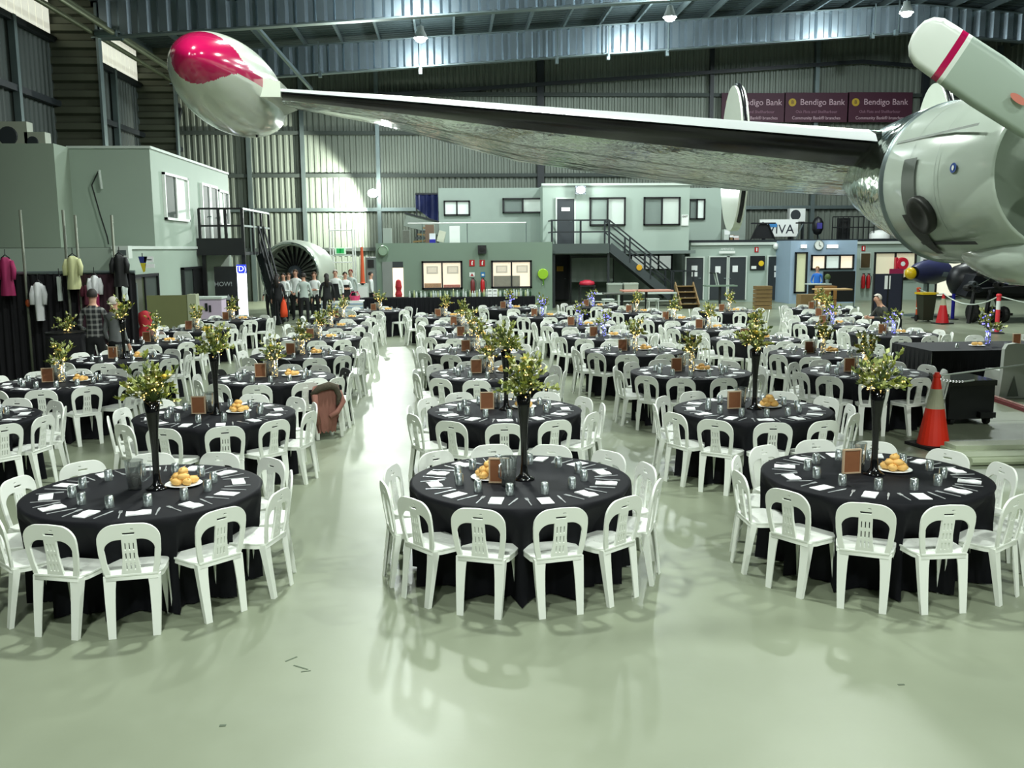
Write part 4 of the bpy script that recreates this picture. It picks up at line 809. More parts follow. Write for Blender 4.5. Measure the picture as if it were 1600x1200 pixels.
MB().add([(.1, .17, zc - .1), (1.0, 1.6, zc - .16), (1.0, 1.62, zc - .02), (.1, .19, zc + .1)], [(0, 1, 2, 3), (3, 2, 1, 0)]).build('blade', M_galv, t); MB().add([(-.1, -.1, zc - .2), (-.45, -.7, zc - .34), (-.45, -.68, zc - .26), (-.1, -.08, zc - .06)], [(0, 1, 2, 3), (3, 2, 1, 0)]).build('blade', M_frame, t)
MB().bar((.1, .6, 0), (.1, .6, zc - .3), .14).box(-.5, .7, .2, 1.2, 0, .08).build('stand', M_galv, t)
# dark parked aircraft at the right edge
YD = 30.5; dx, dz = P(1562, 448, YD); M_ac1 = mat('aircraft_charcoal', (24, 27, 34), .4); M_ac2 = mat('aircraft_charcoal2', (30, 32, 38), .45)
t = thing('dark_aircraft', 'dark parked aircraft partly behind the orange-pink bollard, under the engine', 'aircraft', (dx, YD, 0))
MB().lathe([(.2, -.9), (.5, -.7), (.7, -.1), (.75, 1.5), (.7, 4.5)], 18, c=(0, 1.6, 1.35), axis='x', closed=True).build('fuselage', M_ac1, t, smooth=True)
MB().add([(-1.1, -.3, 1.05), (4.5, -.5, .75), (4.5, 1.2, .8), (-.6, 1.2, 1.1), (-1.1, -.3, 1.12), (4.5, -.5, 1.45), (4.5, 1.2, 1.5), (-.6, 1.2, 1.16)], [(0, 3, 2, 1), (4, 5, 6, 7), (0, 1, 5, 4), (1, 2, 6, 5), (2, 3, 7, 6), (3, 0, 4, 7)]).build('wing', M_ac2, t)
MB().tube([(-.2, -.55, 1.52), (4.5, -.6, 1.5)], .03, 6).build('edge_tube', M_trim, t); MB().tube([(.2, -.6, 1.28), (4.5, -.6, 1.25)], .045, 6).build('edge_tube', mat('maroon_tube', (110, 40, 44), .4), t)
MB().add([(-1.0, .3, .85), (4.5, .1, .8), (4.5, 1.3, .8), (-.8, 1.3, .9), (-.7, .3, 1.55), (4.5, .1, 1.9), (4.5, 1.3, 1.9), (-.6, 1.3, 1.6)], [(0, 3, 2, 1), (4, 5, 6, 7), (0, 1, 5, 4), (1, 2, 6, 5), (2, 3, 7, 6), (3, 0, 4, 7)]).build('wing_root', M_ac1, t)
MB().bar((-.1, -.3, .3), (-.1, .2, 1.1), .1).build('strut', M_frame, t)
for s in (-.2, .2): MB().lathe([(.1, -.09), (.25, -.09), (.28, 0), (.25, .09), (.1, .09)], 16, c=(-.25 + s, -.4, .28), axis='x').build('wheel', M_rubber, t)
MB().box(-.75, .25, -.45, -.35, .24, .32).build('axle', M_frame, t)
MB().add([(-1.3, -.9, 1.28), (-.9, -.9, 1.5), (-.6, -.5, 1.5), (-1.0, -.5, 1.28)], [(0, 1, 2, 3), (3, 2, 1, 0)]).build('silver_panel', M_trim, t)
r3 = random.Random(4)
for i in range(16): ax = -1.5 + i * .17; az = 1.05 + .6 * r3.random() + .02 * i; MB().lathe([(.04, -.14), (.1, -.14), (.12, 0), (.1, .14), (.04, .14)], 10, c=(ax, -.7 + .2 * r3.random(), az), axis='y').build('engine_cylinder', (M_rubber, M_door, M_ac1)[i % 3], t)
for ax in (-1.3, -.75): MB().bar((ax, -.5, 0), (ax + .2, -.4, 1.1), .1).build('stay', M_frame, t)
MB().lathe([(.1, -.1), (.3, -.1), (.34, 0), (.3, .1), (.1, .1)], 16, c=(-1.0, -.2, .34), axis='x').build('wheel', M_rubber, t)

# cones, bollards, chain
def cone(x, y, h, label, mt=M_orange, bands=((.52, .78),)):
    t = thing('traffic_cone', label, 'traffic cone', (x, y, 0), .2); rad = lambda q: .165 * h / .9 * (1 - q) + .03
    cuts = [0.03] + [v for b_ in bands for v in b_] + [1.0]
    for i in range(len(cuts) - 1):
        a, c = cuts[i], cuts[i + 1]; prof = [(rad(a), a * h), (rad(c), c * h)]
        if c == 1.0: prof.append((.001, h))
        MB().lathe(prof, 22).build('reflective_band' if i % 2 else 'cone_body', M_refl if i % 2 else mt, t, smooth=False)
    MB().cbox((0, 0, .02), (h * .5, h * .5, .04)).build('rubber_base', M_rubber, t); MB().lathe([(.045, h * .93), (.05, h * .95), (.045, h * .97)], 12).build('neck_ring', mt, t)
    return t
c1 = (6.3, 11.6); cone(c1[0], c1[1], .98, 'large red-orange traffic cone beside the nearest right-hand table')
c2 = G(1472, 506); cone(c2[0], c2[1], 1.0, 'red traffic cone at the back near the dark aircraft', mat('cone_red', (204, 30, 40), .45), ((.62, .84),))
def bollard(px, py, h, label, mt=M_pink, band=(.6, .82)):
    x, y = G(px, py); t = thing('bollard', label, 'bollard', (x, y, 0)); MB().lathe([(.065, .03), (.06, h * band[0])], 14).build('lower_tube', mt, t); MB().lathe([(.061, h * band[0]), (.06, h * band[1])], 14).build('reflective_band', M_white, t)
    MB().lathe([(.06, h * band[1]), (.062, h * .93), (.08, h * .94), (.08, h * .97), (.05, h), (.001, h)], 14).build('upper_tube', mt, t); MB().lathe([(.22, 0), (.2, .03), (.07, .05)], 16, closed=True).build('rubber_base', M_rubber, t); return x, y, h
b1 = bollard(1557, 521, 1.17, 'slim orange-pink bollard with white band at right, holding the rope')
b2 = bollard(1433, 497, 1.1, 'short orange bollard behind blue-lit flowers, near the navy partition', mat('orange_post', (214, 90, 50)), (.3, .35))
x, y = G(1488, 499); t = thing('blue_post', 'thin royal blue post beside the far red cone', 'post', (x, y, 0)); MB().tube([(0, 0, 0.02), (0, 0, .9)], .06, 10).build('post', mat('royal_blue', (20, 20, 150)), t); MB().lathe([(.2, 0), (.2, .03)], 14, closed=True).build('base', M_frame, t)
def rope(name, pts, r, mt, label, cat='rope'): t = MB().tube(pts, r, 6).build(name, mt, None, smooth=True, label=label, cat=cat)
def sag(a, c, s, n=12): return [Vector(a).lerp(Vector(c), i / n) - Vector((0, 0, s * 4 * (i / n) * (1 - i / n))) for i in range(n + 1)]
rope('rope', sag((b2[0], b2[1], 1.05), (c2[0], c2[1], 1.0), .08), .02, M_trim, 'pale rope slung from the short bollard to the far cone')
rope('rope', sag((c2[0], c2[1], 1.0), (b1[0], b1[1], 1.1), .3), .02, M_trim, 'pale rope slung between the far red cone and orange-pink bollard')
rope('rope', sag((b1[0], b1[1], 1.1), (b1[0] + 4, b1[1] - 3, 1.0), .35), .02, M_trim, 'pale rope running right from the orange-pink bollard')
rope('chain', sag((c1[0], c1[1], .93), (9.4, 13.6, .86), .0), .012, M_trim, 'upper thin pale cord running right from the near traffic cone', 'cord')
t = thing('light_string', 'clear tube of tiny lights tied from near cone to black case', 'string light', (0, 0, 0)); pts = sag((c1[0], c1[1], .9), (7.45, 12.7, .70), .03); MB().tube(pts, .012, 6).build('cord', M_trim, t)
for i in range(1, 9): MB().ball(pts[i], .014, 6, 4).build('small_bulb', mat('white_bulb', (255, 255, 255), emit=2), t)
# black wheeled case, hose cover, floor beam
t = thing('wheeled_case', 'black wheeled equipment case on the floor behind the near cone', 'case', (7.62, 13.15, 0)); MB().box(-.38, .30, -.2, .5, .09, .62).build('body', M_frame, t); MB().box(-.4, .32, -.22, .52, .58, .66).build('lid', M_black, t)
for sx in (-.3, .24):
    for sy in (-.12, .42): MB().lathe([(.02, -.03), (.065, -.03), (.065, .03), (.02, .03)], 12, c=(sx, sy, .065), axis='x').build('caster', M_rubber, t)
MB().box(.05, .28, -.3, -.2, .12, .2).build('foot_bracket', M_frame, t)
ha = G(1515, 612); hb = G(1640, 655); t = thing('hose_ramp', 'red-brown ribbed hose cover lying on the floor at right edge', 'hose cover', (ha[0], ha[1], 0))
v0 = Vector((0, 0, .03)); v1 = Vector((hb[0] - ha[0], hb[1] - ha[1], .03)); MB().bar(v0, v1, .16, .06).build('base_strip', mat('hose_red', (110, 34, 38), .6), t)
rb = MB()
for i in range(60): p_ = v0.lerp(v1, .35 + .65 * i / 60); rb.cbox(p_ + Vector((0, 0, .035)), (.015, .15, .02), Matrix.Rotation(-.5, 3, 'Z'))
rb.build('ribs', mat('hose_rib', (190, 150, 140), .6), t, kind='stuff')
xa = G(1502, 722)[0]; ya = G(1502, 722)[1]; t = thing('floor_duct', 'pale concrete duct lying on floor behind the right front table', 'duct', (xa, ya, 0)); M_duct = mat('pale_duct', (164, 174, 146), .7, var=.1)
MB().box(0, 3.4, -.15, .5, .0, .10).build('slab', M_duct, t); MB().box(.05, 3.4, .22, .5, .10, .15).build('upper_step', mat('paler_duct', (176, 184, 160), .7), t); MB().tube([(.0, -.2, .05), (3.4, -.22, .05)], .05, 8).build('pipe', M_duct, t)

# ================================================================== airliner: wing, tip tank, engine, tail
air = thing('airliner', 'vintage silver airliner with wing overhead, wine-red tip tank and engine', 'aircraft', (0, 0, 0))
SEC = [(-2.45, 13.0, 4.70, 14.62, 4.74, .17), (-.8, 12.45, 4.50, 14.68, 4.44, .30), (1.0, 11.72, 4.25, 14.75, 3.95, .42), (2.8, 11.0, 4.0, 14.8, 3.70, .52), (4.7, 10.3, 3.74, 14.85, 3.48, .62), (7.5, 9.6, 3.5, 14.9, 3.36, .75), (14.6, 8.0, 3.1, 15.0, 3.0, 1.0)]
def foil(sec, n=14):
    x, yl, zl, yt, zt, th = sec; up = []; lo = []
    for i in range(n + 1):
        c = .5 * (1 - math.cos(PI * i / n)); y = yl + (yt - yl) * c; z = zl + (zt - zl) * c
        tt = th * 5 * .5 * (.2969 * math.sqrt(c) - .1260 * c - .3516 * c * c + .2843 * c ** 3 - .1036 * c ** 4) * 1.9
        up.append((x, y, z + tt * .95)); lo.append((x, y, z - tt * .75))
    return up, lo
def interp(x):
    for a, c in zip(SEC, SEC[1:]):
        if a[0] <= x <= c[0] + 1e-6: q = (x - a[0]) / (c[0] - a[0]); return tuple(u + (v - u) * q for u, v in zip(a, c))
def wingpart(x0, x1, nseg, half, mt, name, i0=0, i1=14, off=0.0):
    b = MB(); cols = []
    for k in range(nseg + 1):
        s_ = interp(x0 + (x1 - x0) * k / nseg); u, l = foil(s_); pts = u if half == 'u' else l; 
        if off:
            q = []
            for j, p in enumerate(pts): q.append((p[0], p[1] - off * (1 if j < 2 else .3), p[2] + (off if half == 'u' else -off)))
            pts = q
        cols.append(pts[i0:i1 + 1])
    n = i1 - i0 + 1; vs = [p for c in cols for p in c]
    b.add(vs, [((k * n + j, (k + 1) * n + j, (k + 1) * n + j + 1, k * n + j + 1) if half == 'l' else (k * n + j, k * n + j + 1, (k + 1) * n + j + 1, (k + 1) * n + j)) for k in range(nseg) for j in range(n - 1)])
    return b.build(name, mt, air, smooth=True)
wingpart(-2.45, 14.6, 34, 'u', M_chrome, 'wing_top_skin'); lo_ = wingpart(-2.45, 14.6, 34, 'l', M_chrome2, 'wing_lower_skin'); lo_['label'] = 'reflective riveted underside of the wing'
for hh, i1 in (('u', 2), ('l', 3)): 
    o = wingpart(-2.38, 4.75, 24, hh, M_boot if hh == 'l' else mat('boot_top_sheen', (206, 212, 212), .28, .25, var=.05), 'deicer_boot', 0, i1, .012)  # upper boot strip painted pale for light reflected off its rounded top
# panel seams on the lower skin
b = MB()
for k in range(0):
    x = -2.1 + k * .32; s_ = interp(x); u, l = foil(s_)
    for j in range(4, 14): b.bar(Vector(l[j]) - Vector((0, 0, .004)), Vector(l[j + 1 if j < 13 else 13]) - Vector((0, 0, .004)), .012, .006) if j < 13 else None
for c in (6, 9, 11):
    pts = [foil(interp(-2.4 + .5 * k))[1][c] for k in range(30)]
    for p, q in zip(pts, pts[1:]): b.bar(Vector(p) - Vector((0, 0, .005)), Vector(q) - Vector((0, 0, .005)), .006, .004)
b.build('skin_seams', mat('seam_dark', (70, 76, 70), .4, .6), air, kind='stuff')
# tip tank
TX, TZ = -2.9, 4.8
def rtank(y):
    q = min(1, max(0, (y - 11.2) / 5.8)); n_ = (1 - (1 - min(1, q / .4)) ** 2) ** .5
    return .58 * n_ * (1 - max(0, (q - .4) / .6) ** 2) + (.015 if q > .9 else 0)
NR = 150; ysq = [11.2 + 5.75 * (i / NR) ** 1.9 for i in range(NR + 1)]; NA = 144
b = MB(); b.add([(TX + rtank(y) * math.cos(2 * PI * k / NA), y, TZ + rtank(y) * math.sin(2 * PI * k / NA)) for y in ysq for k in range(NA)], [])
def pw(tb_, y):
    for (a_, va), (c_, vc) in zip(tb_, tb_[1:]):
        if a_ <= y <= c_: return va + (vc - va) * (y - a_) / (c_ - a_)
    return tb_[0][1] if y < tb_[0][0] else tb_[-1][1]
def redband(y, a):                          # a measured from inboard (+x), up positive
    a = (a + PI) % (2 * PI) - PI
    if y < 11.37: return True
    if y > 13.3: return False
    lw = pw([(11.37, 190), (11.42, 120), (11.5, 54), (11.6, 32), (11.75, 17), (11.9, 11), (12.2, 10), (13.3, 8)], y)
    up_ = pw([(11.37, 180), (11.5, 158), (11.65, 138), (11.8, 92), (11.9, 46), (12.05, 16), (12.3, 4), (13.3, 0)], y)
    return -R(lw) < a < R(up_)
for i in range(NR):
    for k in range(NA):
        b.f.append((i * NA + k, (i + 1) * NA + k, (i + 1) * NA + (k + 1) % NA, i * NA + (k + 1) % NA)); ym = (ysq[i] + ysq[i + 1]) / 2
        b.mi.append(1 if redband(ym, 2 * PI * (k + .5) / NA) else 0)
tk = b.build('tip_tank', [M_planewhite, M_magenta], air, smooth=True, label='white tip tank with wine-red teardrop nose')
MB().add([(TX - .02, 15.2, TZ), (TX + .02, 15.2, TZ), (TX, 16.9, TZ + .14), (TX, 16.9, TZ - .16), (TX, 15.3, TZ - .42)], [(0, 2, 3, 4), (1, 4, 3, 2)]).build('tank_fin', M_planewhite, tk)
MB().lathe([(.02, 0), (.02, .03)], 8, c=(TX + .2, 14.0, TZ - .58), closed=True).build('drain_port', M_frame, tk)
MB().add([(-2.5, 12.7, 4.58), (-2.15, 12.85, 4.6), (-2.15, 14.3, 4.64), (-2.5, 14.9, 4.62), (-2.5, 12.7, 4.84), (-2.15, 12.85, 4.8), (-2.15, 14.3, 4.8), (-2.5, 14.9, 4.84)], [(0, 3, 2, 1), (4, 5, 6, 7), (0, 1, 5, 4), (1, 2, 6, 5), (2, 3, 7, 6)]).build('tip_fairing', M_planewhite, tk)
# outboard engine
EXC, EZC = 5.38, 3.25
eng = obj('engine_nacelle', None, air, label='engine nacelle with pale grey cowl')
def nac(prof_, mt, name, n=56, parent=eng, zfun=None, xs=1.0):
    b = MB()
    for y, r_, zc, xo in prof_:
        b.add([(EXC + xo + r_ * xs * math.cos(2 * PI * k / n), y, zc + r_ * math.sin(2 * PI * k / n)) for k in range(n)], [])
    m_ = len(prof_); b.f = [(i * n + k, (i + 1) * n + k, (i + 1) * n + (k + 1) % n, i * n + (k + 1) % n) for i in range(m_ - 1) for k in range(n)]; b.mi = [0] * len(b.f)
    return b.build(name, mt, parent, smooth=True)
nac([(8.02, .66, EZC, 0), (7.93, .67, EZC, 0), (7.9, .685, EZC, 0), (7.93, .705, EZC, 0), (8.1, .74, EZC, 0), (8.5, .80, EZC, 0), (9.0, .83, EZC, 0), (9.7, .83, EZC + .01, 0)], M_nac, 'cowl')
nac([(8.0, .665, EZC, 0), (8.12, .6, EZC, 0), (8.1, .35, EZC, 0), (8.0, .24, EZC, 0)], mat('intake_shaded_grey', (112, 124, 110), .4, var=.05), 'intake_throat')  # throat colour holds the shade on the cowl's front face
nac([(9.66, .80, EZC + .01, 0), (9.68, .845, EZC + .01, 0), (9.76, .84, EZC + .01, 0)], M_galv, 'cowl_flap_ring')
nac([(9.72, .80, EZC + .01, 0), (10.2, .76, EZC + .08, 0), (10.8, .66, EZC + .14, 0), (11.5, .52, EZC + .2, .05), (12.1, .36, EZC + .28, .1), (12.8, .2, EZC + .36, .1), (13.4, .03, EZC + .42, .1)], M_chrome2, 'rear_fairing')
# cowl details: exhaust shroud, seams, emblem
def oncowl(a, y, r_=.835): return Vector((EXC + r_ * math.cos(a), y, EZC + r_ * math.sin(a)))
def patch(name, a0, a1, y0, y1, mt, r_=.84, n=10, taper=1.0, parent=eng):
    b = MB(); vs = []
    for i in range(n + 1):
        a = a0 + (a1 - a0) * i / n; ym = (y0 + y1) / 2; h = (y1 - y0) / 2 * (1 - (1 - taper) * i / n); vs += [oncowl(a, ym - h, r_), oncowl(a, ym + h, r_)]
    b.add(vs, [(2 * i, 2 * i + 1, 2 * i + 3, 2 * i + 2) for i in range(n)]); return b.build(name, mt, parent, smooth=True)
M_exh = mat('exhaust_dark', (36, 38, 34), .45, .4, var=.2); M_exh2 = mat('exhaust_grey', (92, 100, 92), .4, .4, var=.15)
patch('exhaust_shroud', R(166), R(208), 8.98, 9.24, M_exh2, .85); patch('exhaust_shroud', R(203), R(238), 8.96, 9.32, M_exh, .852, taper=.35)
ec = oncowl(R(204), 8.93, .80); b = MB(); d_ = Vector((math.cos(R(204)), 0, math.sin(R(204)))); up_ = Vector((-d_.z, 0, d_.x))
n = 18; rings = []
for rr, off in ((.20, .0), (.21, .05), (.19, .075), (.13, .06), (.02, .03)):
    b.add([ec + d_ * (off + .02) + Vector((0, 1, 0)) * (rr * math.cos(2 * PI * k / n)) + up_ * (rr * .95 * math.sin(2 * PI * k / n)) for k in range(n)], [])
b.f = [(i * n + k, i * n + (k + 1) % n, (i + 1) * n + (k + 1) % n, (i + 1) * n + k) for i in range(4) for k in range(n)] + [tuple(range(4 * n, 5 * n))]; b.mi = [0] * len(b.f); b.build('exhaust_stack', M_exh, eng, smooth=True)
patch('cowl_seam', R(226), R(229), 8.3, 9.3, M_frame, .842); patch('cowl_seam', R(150), R(152), 8.1, 9.6, M_exh2, .838)
for y in (8.62, 9.15): patch('cowl_seam', R(95), R(265), y, y + .008, mat('seam_grey', (120, 132, 122), .4), .838, 30)
a_ = R(176); ec = oncowl(a_, 8.33, .79)
b = MB(); n = 20; b.add([oncowl(a_ + .058 * math.sin(2 * PI * k / n), 8.38 + .055 * math.cos(2 * PI * k / n), .793) for k in range(n)], [tuple(range(n))]); b.build('emblem', mat('emblem_blue', (26, 66, 140), .4), eng)
b = MB(); b.add([oncowl(a_ + .03 * math.sin(2 * PI * k / 12), 8.38 + .02 * math.cos(2 * PI * k / 12), .797) for k in range(12)], [tuple(range(12))]); b.build('emblem_mark', M_white, eng)
# oil-cooler scoop below
b = MB(); n = 24
for y, w_, h_, zc in ((7.9, .30, .14, 2.52), (7.95, .38, .22, 2.50), (8.15, .43, .26, 2.49), (8.5, .43, .27, 2.50), (8.85, .39, .24, 2.54), (9.1, .30, .18, 2.58), (9.3, .14, .08, 2.62)):
    b.add([(EXC + w_ * math.cos(2 * PI * k / n), y, zc + h_ * math.sin(2 * PI * k / n)) for k in range(n)], [])
b.f = [(i * n + k, (i + 1) * n + k, (i + 1) * n + (k + 1) % n, i * n + (k + 1) % n) for i in range(6) for k in range(n)]; b.mi = [0] * len(b.f); b.build('oil_cooler_scoop', M_nac, eng, smooth=True)
MB().add([(EXC - .3, 8.03, 2.5), (EXC + .3, 8.03, 2.5), (EXC + .2, 8.03, 2.62), (EXC - .2, 8.03, 2.62), (EXC, 8.03, 2.38)], [(0, 4, 1, 2, 3)]).build('scoop_mouth', M_frame, eng)
# propeller
prop = obj('propeller', None, air, label='three-bladed grey propeller with magenta tip stripe')
PY = 7.42; pc = Vector((EXC, PY, EZC))
MB().lathe([(.001, -.42), (.1, -.36), (.18, -.2), (.22, 0), (.22, .3)], 20, c=tuple(pc), axis='y').build('hub', M_chrome, prop, smooth=True)
BS = .965
stat = [(.2, .09, .05), (.45, .15, .04), (.8, .2, .03), (1.3, .215, .022), (1.62, .212, .02), (1.66, .211, .02), (1.72, .21, .02), (1.78, .209, .019), (1.9, .205, .016), (1.98, .17, .014), (2.03, .11, .012), (2.05, .04, .008)]
def blade(ang, tw=.35):
    d = Vector((math.cos(ang), 0, math.sin(ang))); e = Vector((-math.sin(ang), 0, math.cos(ang))); b = MB(); M_ = []
    for r_, hw_, th_ in stat:
        q = tw * (1.2 - r_ / 2.05); ch = e * math.cos(q) + Vector((0, 1, 0)) * math.sin(q); nn = d.cross(ch).normalized()
        for k in range(8):
            a = 2 * PI * k / 8; b.v.append(tuple(pc + d * r_ * BS + ch * (hw_ * math.cos(a)) + nn * (th_ * math.sin(a))))
    for i in range(len(stat) - 1):
        for k in range(8):
            b.f.append((i * 8 + k, i * 8 + (k + 1) % 8, (i + 1) * 8 + (k + 1) % 8, (i + 1) * 8 + k)); b.mi.append(2 if stat[i][0] in (1.66,) or stat[i][0] == 1.72 and False else (1 if stat[i][0] >= 1.62 else 0))
    b.f.append(tuple(range((len(stat) - 1) * 8, len(stat) * 8))); b.mi.append(1)
    return b.build('blade', [mat('blade_grey', (168, 184, 172), .35, var=.03), mat('blade_tip_white', (226, 234, 226), .35, var=.02), M_magenta], prop, smooth=True)
for a in (149, 269, 29): blade(R(a))
d = Vector((math.cos(R(149)), 0, math.sin(R(149)))); e = Vector((-math.sin(R(149)), 0, math.cos(R(149))))
b = MB(); n = 16; b.add([pc + d * (.98 + .08 * math.cos(2 * PI * k / n)) + e * (.03 * math.sin(2 * PI * k / n)) + Vector((0, -.05, 0)) for k in range(n)], [tuple(range(n))]); b.build('red_decal', mat('decal_red', (200, 120, 104), .5), prop)
# fuselage, tail fins and stabiliser
FX = 16.3
b = MB(); n = 32
for y, r_, zc in ((-2, .9, 3.9), (0, 1.5, 4.1), (4, 1.8, 4.3), (20, 1.8, 4.5), (25, 1.4, 4.8), (29, .8, 5.2), (33, .15, 5.5)):
    b.add([(FX + r_ * math.cos(2 * PI * k / n), y, zc + r_ * math.sin(2 * PI * k / n)) for k in range(n)], [])
b.f = [(i * n + k, (i + 1) * n + k, (i + 1) * n + (k + 1) % n, i * n + (k + 1) % n) for i in range(6) for k in range(n)]; b.mi = [0] * len(b.f); b.build('fuselage', M_planewhite, air, smooth=True)
tl = obj('tail', None, air)
MB().box(FX - 7.1, FX + 7.1, 29.6, 31.4, 5.35, 5.5).build('stabiliser', M_planewhite, tl)
def fin(x, zc, hz, name='tail_fin', hb_=2.3):
    b = MB(); n = 40
    for s in (-.13, .13):
        b.add([(x + s, 30.6 + 1.15 * math.cos(2 * PI * k / n), zc + (hz if math.sin(2 * PI * k / n) > 0 else hb_) * math.sin(2 * PI * k / n)) for k in range(n)], [tuple(range(n)) if s > 0 else tuple(range(n))[::-1]])
    b.f += [(k, (k + 1) % n, n + (k + 1) % n, n + k) for k in range(n)]; b.mi += [0] * n
    xs = x; b2 = MB(); b2.tube([(x + .0, 30.6 - 1.17 * math.cos(R(a)), zc + (hz + .02) * math.sin(R(a)) if a > 0 else zc + (hb_ + .02) * math.sin(R(a))) for a in range(-60, 91, 10)], .07, 8)
    o = b.build(name, M_planewhite, tl); b2.build('deicer_boot', M_boot, o, smooth=True)
    MB().add([(x - .15, 29.45, zc - .6), (x - .15, 31.7, zc - .6), (x - .15, 31.7, zc - .5), (x - .15, 29.45, zc - .5)], [(0, 1, 2, 3)]).build('fin_stripe', M_magenta, o)
x_, z_ = P(1151, 134, 30.6); fin(x_, 5.4, z_ - 5.4); x_, z_ = P(1466, 130, 30.6); fin(x_, 5.6, z_ - 5.6, hb_=1.2); fin(x_ + 6.9, 5.4, z_ - 5.4)
MB().bar((FX, 6, 0.3), (FX, 6, 2.7), .25).build('nose_gear_strut', M_galv, air); MB().bar((10.5, 12, .5), (10.5, 12.6, 3.1), .25).build('main_gear_strut', M_galv, air); MB().bar((22, 12, .5), (22, 12.6, 3.1), .25).build('main_gear_strut', M_galv, air)
for x in (10.1, 10.9, 21.6, 22.4): MB().lathe([(.2, -.15), (.5, -.15), (.55, 0), (.5, .15), (.2, .15)], 20, c=(x, 12, .55), axis='x').build('wheel', M_rubber, air)
for x in (FX - .3, FX + .3): MB().lathe([(.15, -.1), (.33, -.1), (.36, 0), (.33, .1), (.15, .1)], 18, c=(x, 6, .36), axis='x').build('wheel', M_rubber, air)
# ================================================================== plastic chair
def rr(x0, x1, y0, y1, r, n=4):
    pts = []
    for cx, cy, a0 in ((x1 - r, y0 + r, -90), (x1 - r, y1 - r, 0), (x0 + r, y1 - r, 90), (x0 + r, y0 + r, 180)):
        for i in range(n + 1): a = R(a0 + 90 * i / n); pts.append((cx + r * math.cos(a), cy + r * math.sin(a)))
    return pts
def chair_meshes():
    # backrest drawn flat: u across, v up, then bent and leaned
    out = []
    W = .205; Hh = .39
    out += [(-.165, 0), (-.06, 0), (.06, 0), (.165, 0), (.185, .08), (.2, .18), (W, .26)]
    for i in range(1, 10):
        a = R(90 * i / 9); out.append((W - .12 + .12 * math.cos(a), Hh - .11 + .11 * math.sin(a)))
    out.append((0, Hh + .004)); 
    left = [(-x, y) for x, y in out[3:-1]][::-1]
    outer = out + left[:-1]
    holes = []
    for s in (1, -1):
        h = [(.062, .02), (.136, .02), (.156, .11), (.166, .20)]
        for i in range(9): a = R(90 * i / 8); h.append((.076 + .092 * math.cos(a), .205 + .078 * math.sin(a)))
        h += [(.046, .283), (.046, .16)]
        holes.append([(s * x, y) for x, y in h])
    for u in (-.027, 0, .027):
        for v0, v1 in ((.05, .105), (.125, .18), (.20, .255)): holes.append([(u - .0065, v0), (u + .0065, v0), (u + .0065, v1), (u - .0065, v1)])
    holes.append([(-.04, .312), (.04, .312), (.046, .332), (-.046, .332)]); holes.append([(.012, .347), (.038, .347), (.038, .36), (.012, .36)])
    back = curve_mesh('backrest', [outer] + holes, .006, .003, [M_chair])
    for v in back.vertices:
        u, h, t_ = v.co
        y = -.165 - .14 * h - t_
        v.co = (u * (1 - .03 * (h / .39)), y, .415 + h * .985)
    seat_out = []
    for x, y in [(-.165, -.175), (.165, -.175), (.195, -.10), (.205, .03), (.205, .11)]: seat_out.append((x, y))
    for i in range(1, 6): a = R(90 * i / 5); seat_out.append((.135 + .07 * math.cos(a), .11 + .06 * math.sin(a)))
    seat_out += [(-x, y) for x, y in seat_out[2:]][::-1]
    sh = []
    for i in range(4):
        for j in range(4):
            if (i + j) % 1 == 0:
                cx = -.075 + .05 * i; cy = -.09 + .055 * j; d = .013; sh.append([(cx - d, cy - d * .9), (cx - d + .006, cy - d * .9 - .003), (cx + d, cy + d * .9), (cx + d - .006, cy + d * .9 + .003)])
    seat = curve_mesh('seat', [seat_out] + sh, .005, .004, [M_chair])
    for v in seat.vertices:
        x, y, z = v.co; v.co.z = .43 + z 
    rim = MB(); pts = seat_out; n = len(pts)
    rim.add([(x, y, .432) for x, y in pts] + [(x * 1.01, y * 1.01, .395) for x, y in pts], [(i, (i + 1) % n, n + (i + 1) % n, n + i) for i in range(n)])
    rim = rim.mesh('seat_rim', M_chair, True)
    def leg(top, bot, w0, w1, sx, sy, curve):
        b = MB(); L = 5; vs = []
        for i in range(L + 1):
            q = i / L; z = .425 * (1 - q); w_ = w0 + (w1 - w0) * (q ** .7); x = top[0] + (bot[0] - top[0]) * (q ** 1.3 if curve else q); y = top[1] + (bot[1] - top[1]) * q; d_ = w_ * .62; tk_ = .010
            # L section: outer corner at (x,y), arms run inward
            P_ = [(0, 0), (-sx * w_, 0), (-sx * w_, -sy * tk_), (-sx * tk_, -sy * tk_), (-sx * tk_, -sy * d_), (0, -sy * d_)]
            vs += [(x + a, y + c, z) for a, c in P_]
        fs = [(i * 6 + k, i * 6 + (k + 1) % 6, (i + 1) * 6 + (k + 1) % 6, (i + 1) * 6 + k) for i in range(L) for k in range(6)]
        b.add(vs, fs + [tuple(range(6)), tuple(range(L * 6, L * 6 + 6))]); return b.mesh('leg', M_chair)
    legs = []
    for s in (-1, 1):
        legs.append(leg((s * .185, -.170), (s * .168, -.222), .085, .05, s, -1, True))
        legs.append(leg((s * .2, .15), (s * .212, .175), .08, .045, s, 1, False))
    return back, seat, rim, legs
C_back, C_seat, C_rim, C_legs = chair_meshes()
for _m in (C_back, C_seat): _m.polygons.foreach_set('use_smooth', [False] * len(_m.polygons))
I4 = Matrix.Identity(4)
C_one = joinmesh('plastic_chair', [(C_back, I4), (C_seat, I4), (C_rim, I4)] + [(l, I4) for l in C_legs], [M_chair])
M_chairblk = mat('black_plastic', (22, 24, 26), .4)
C_oneblk = C_one.copy(); C_oneblk.materials.clear(); C_oneblk.materials.append(M_chairblk)
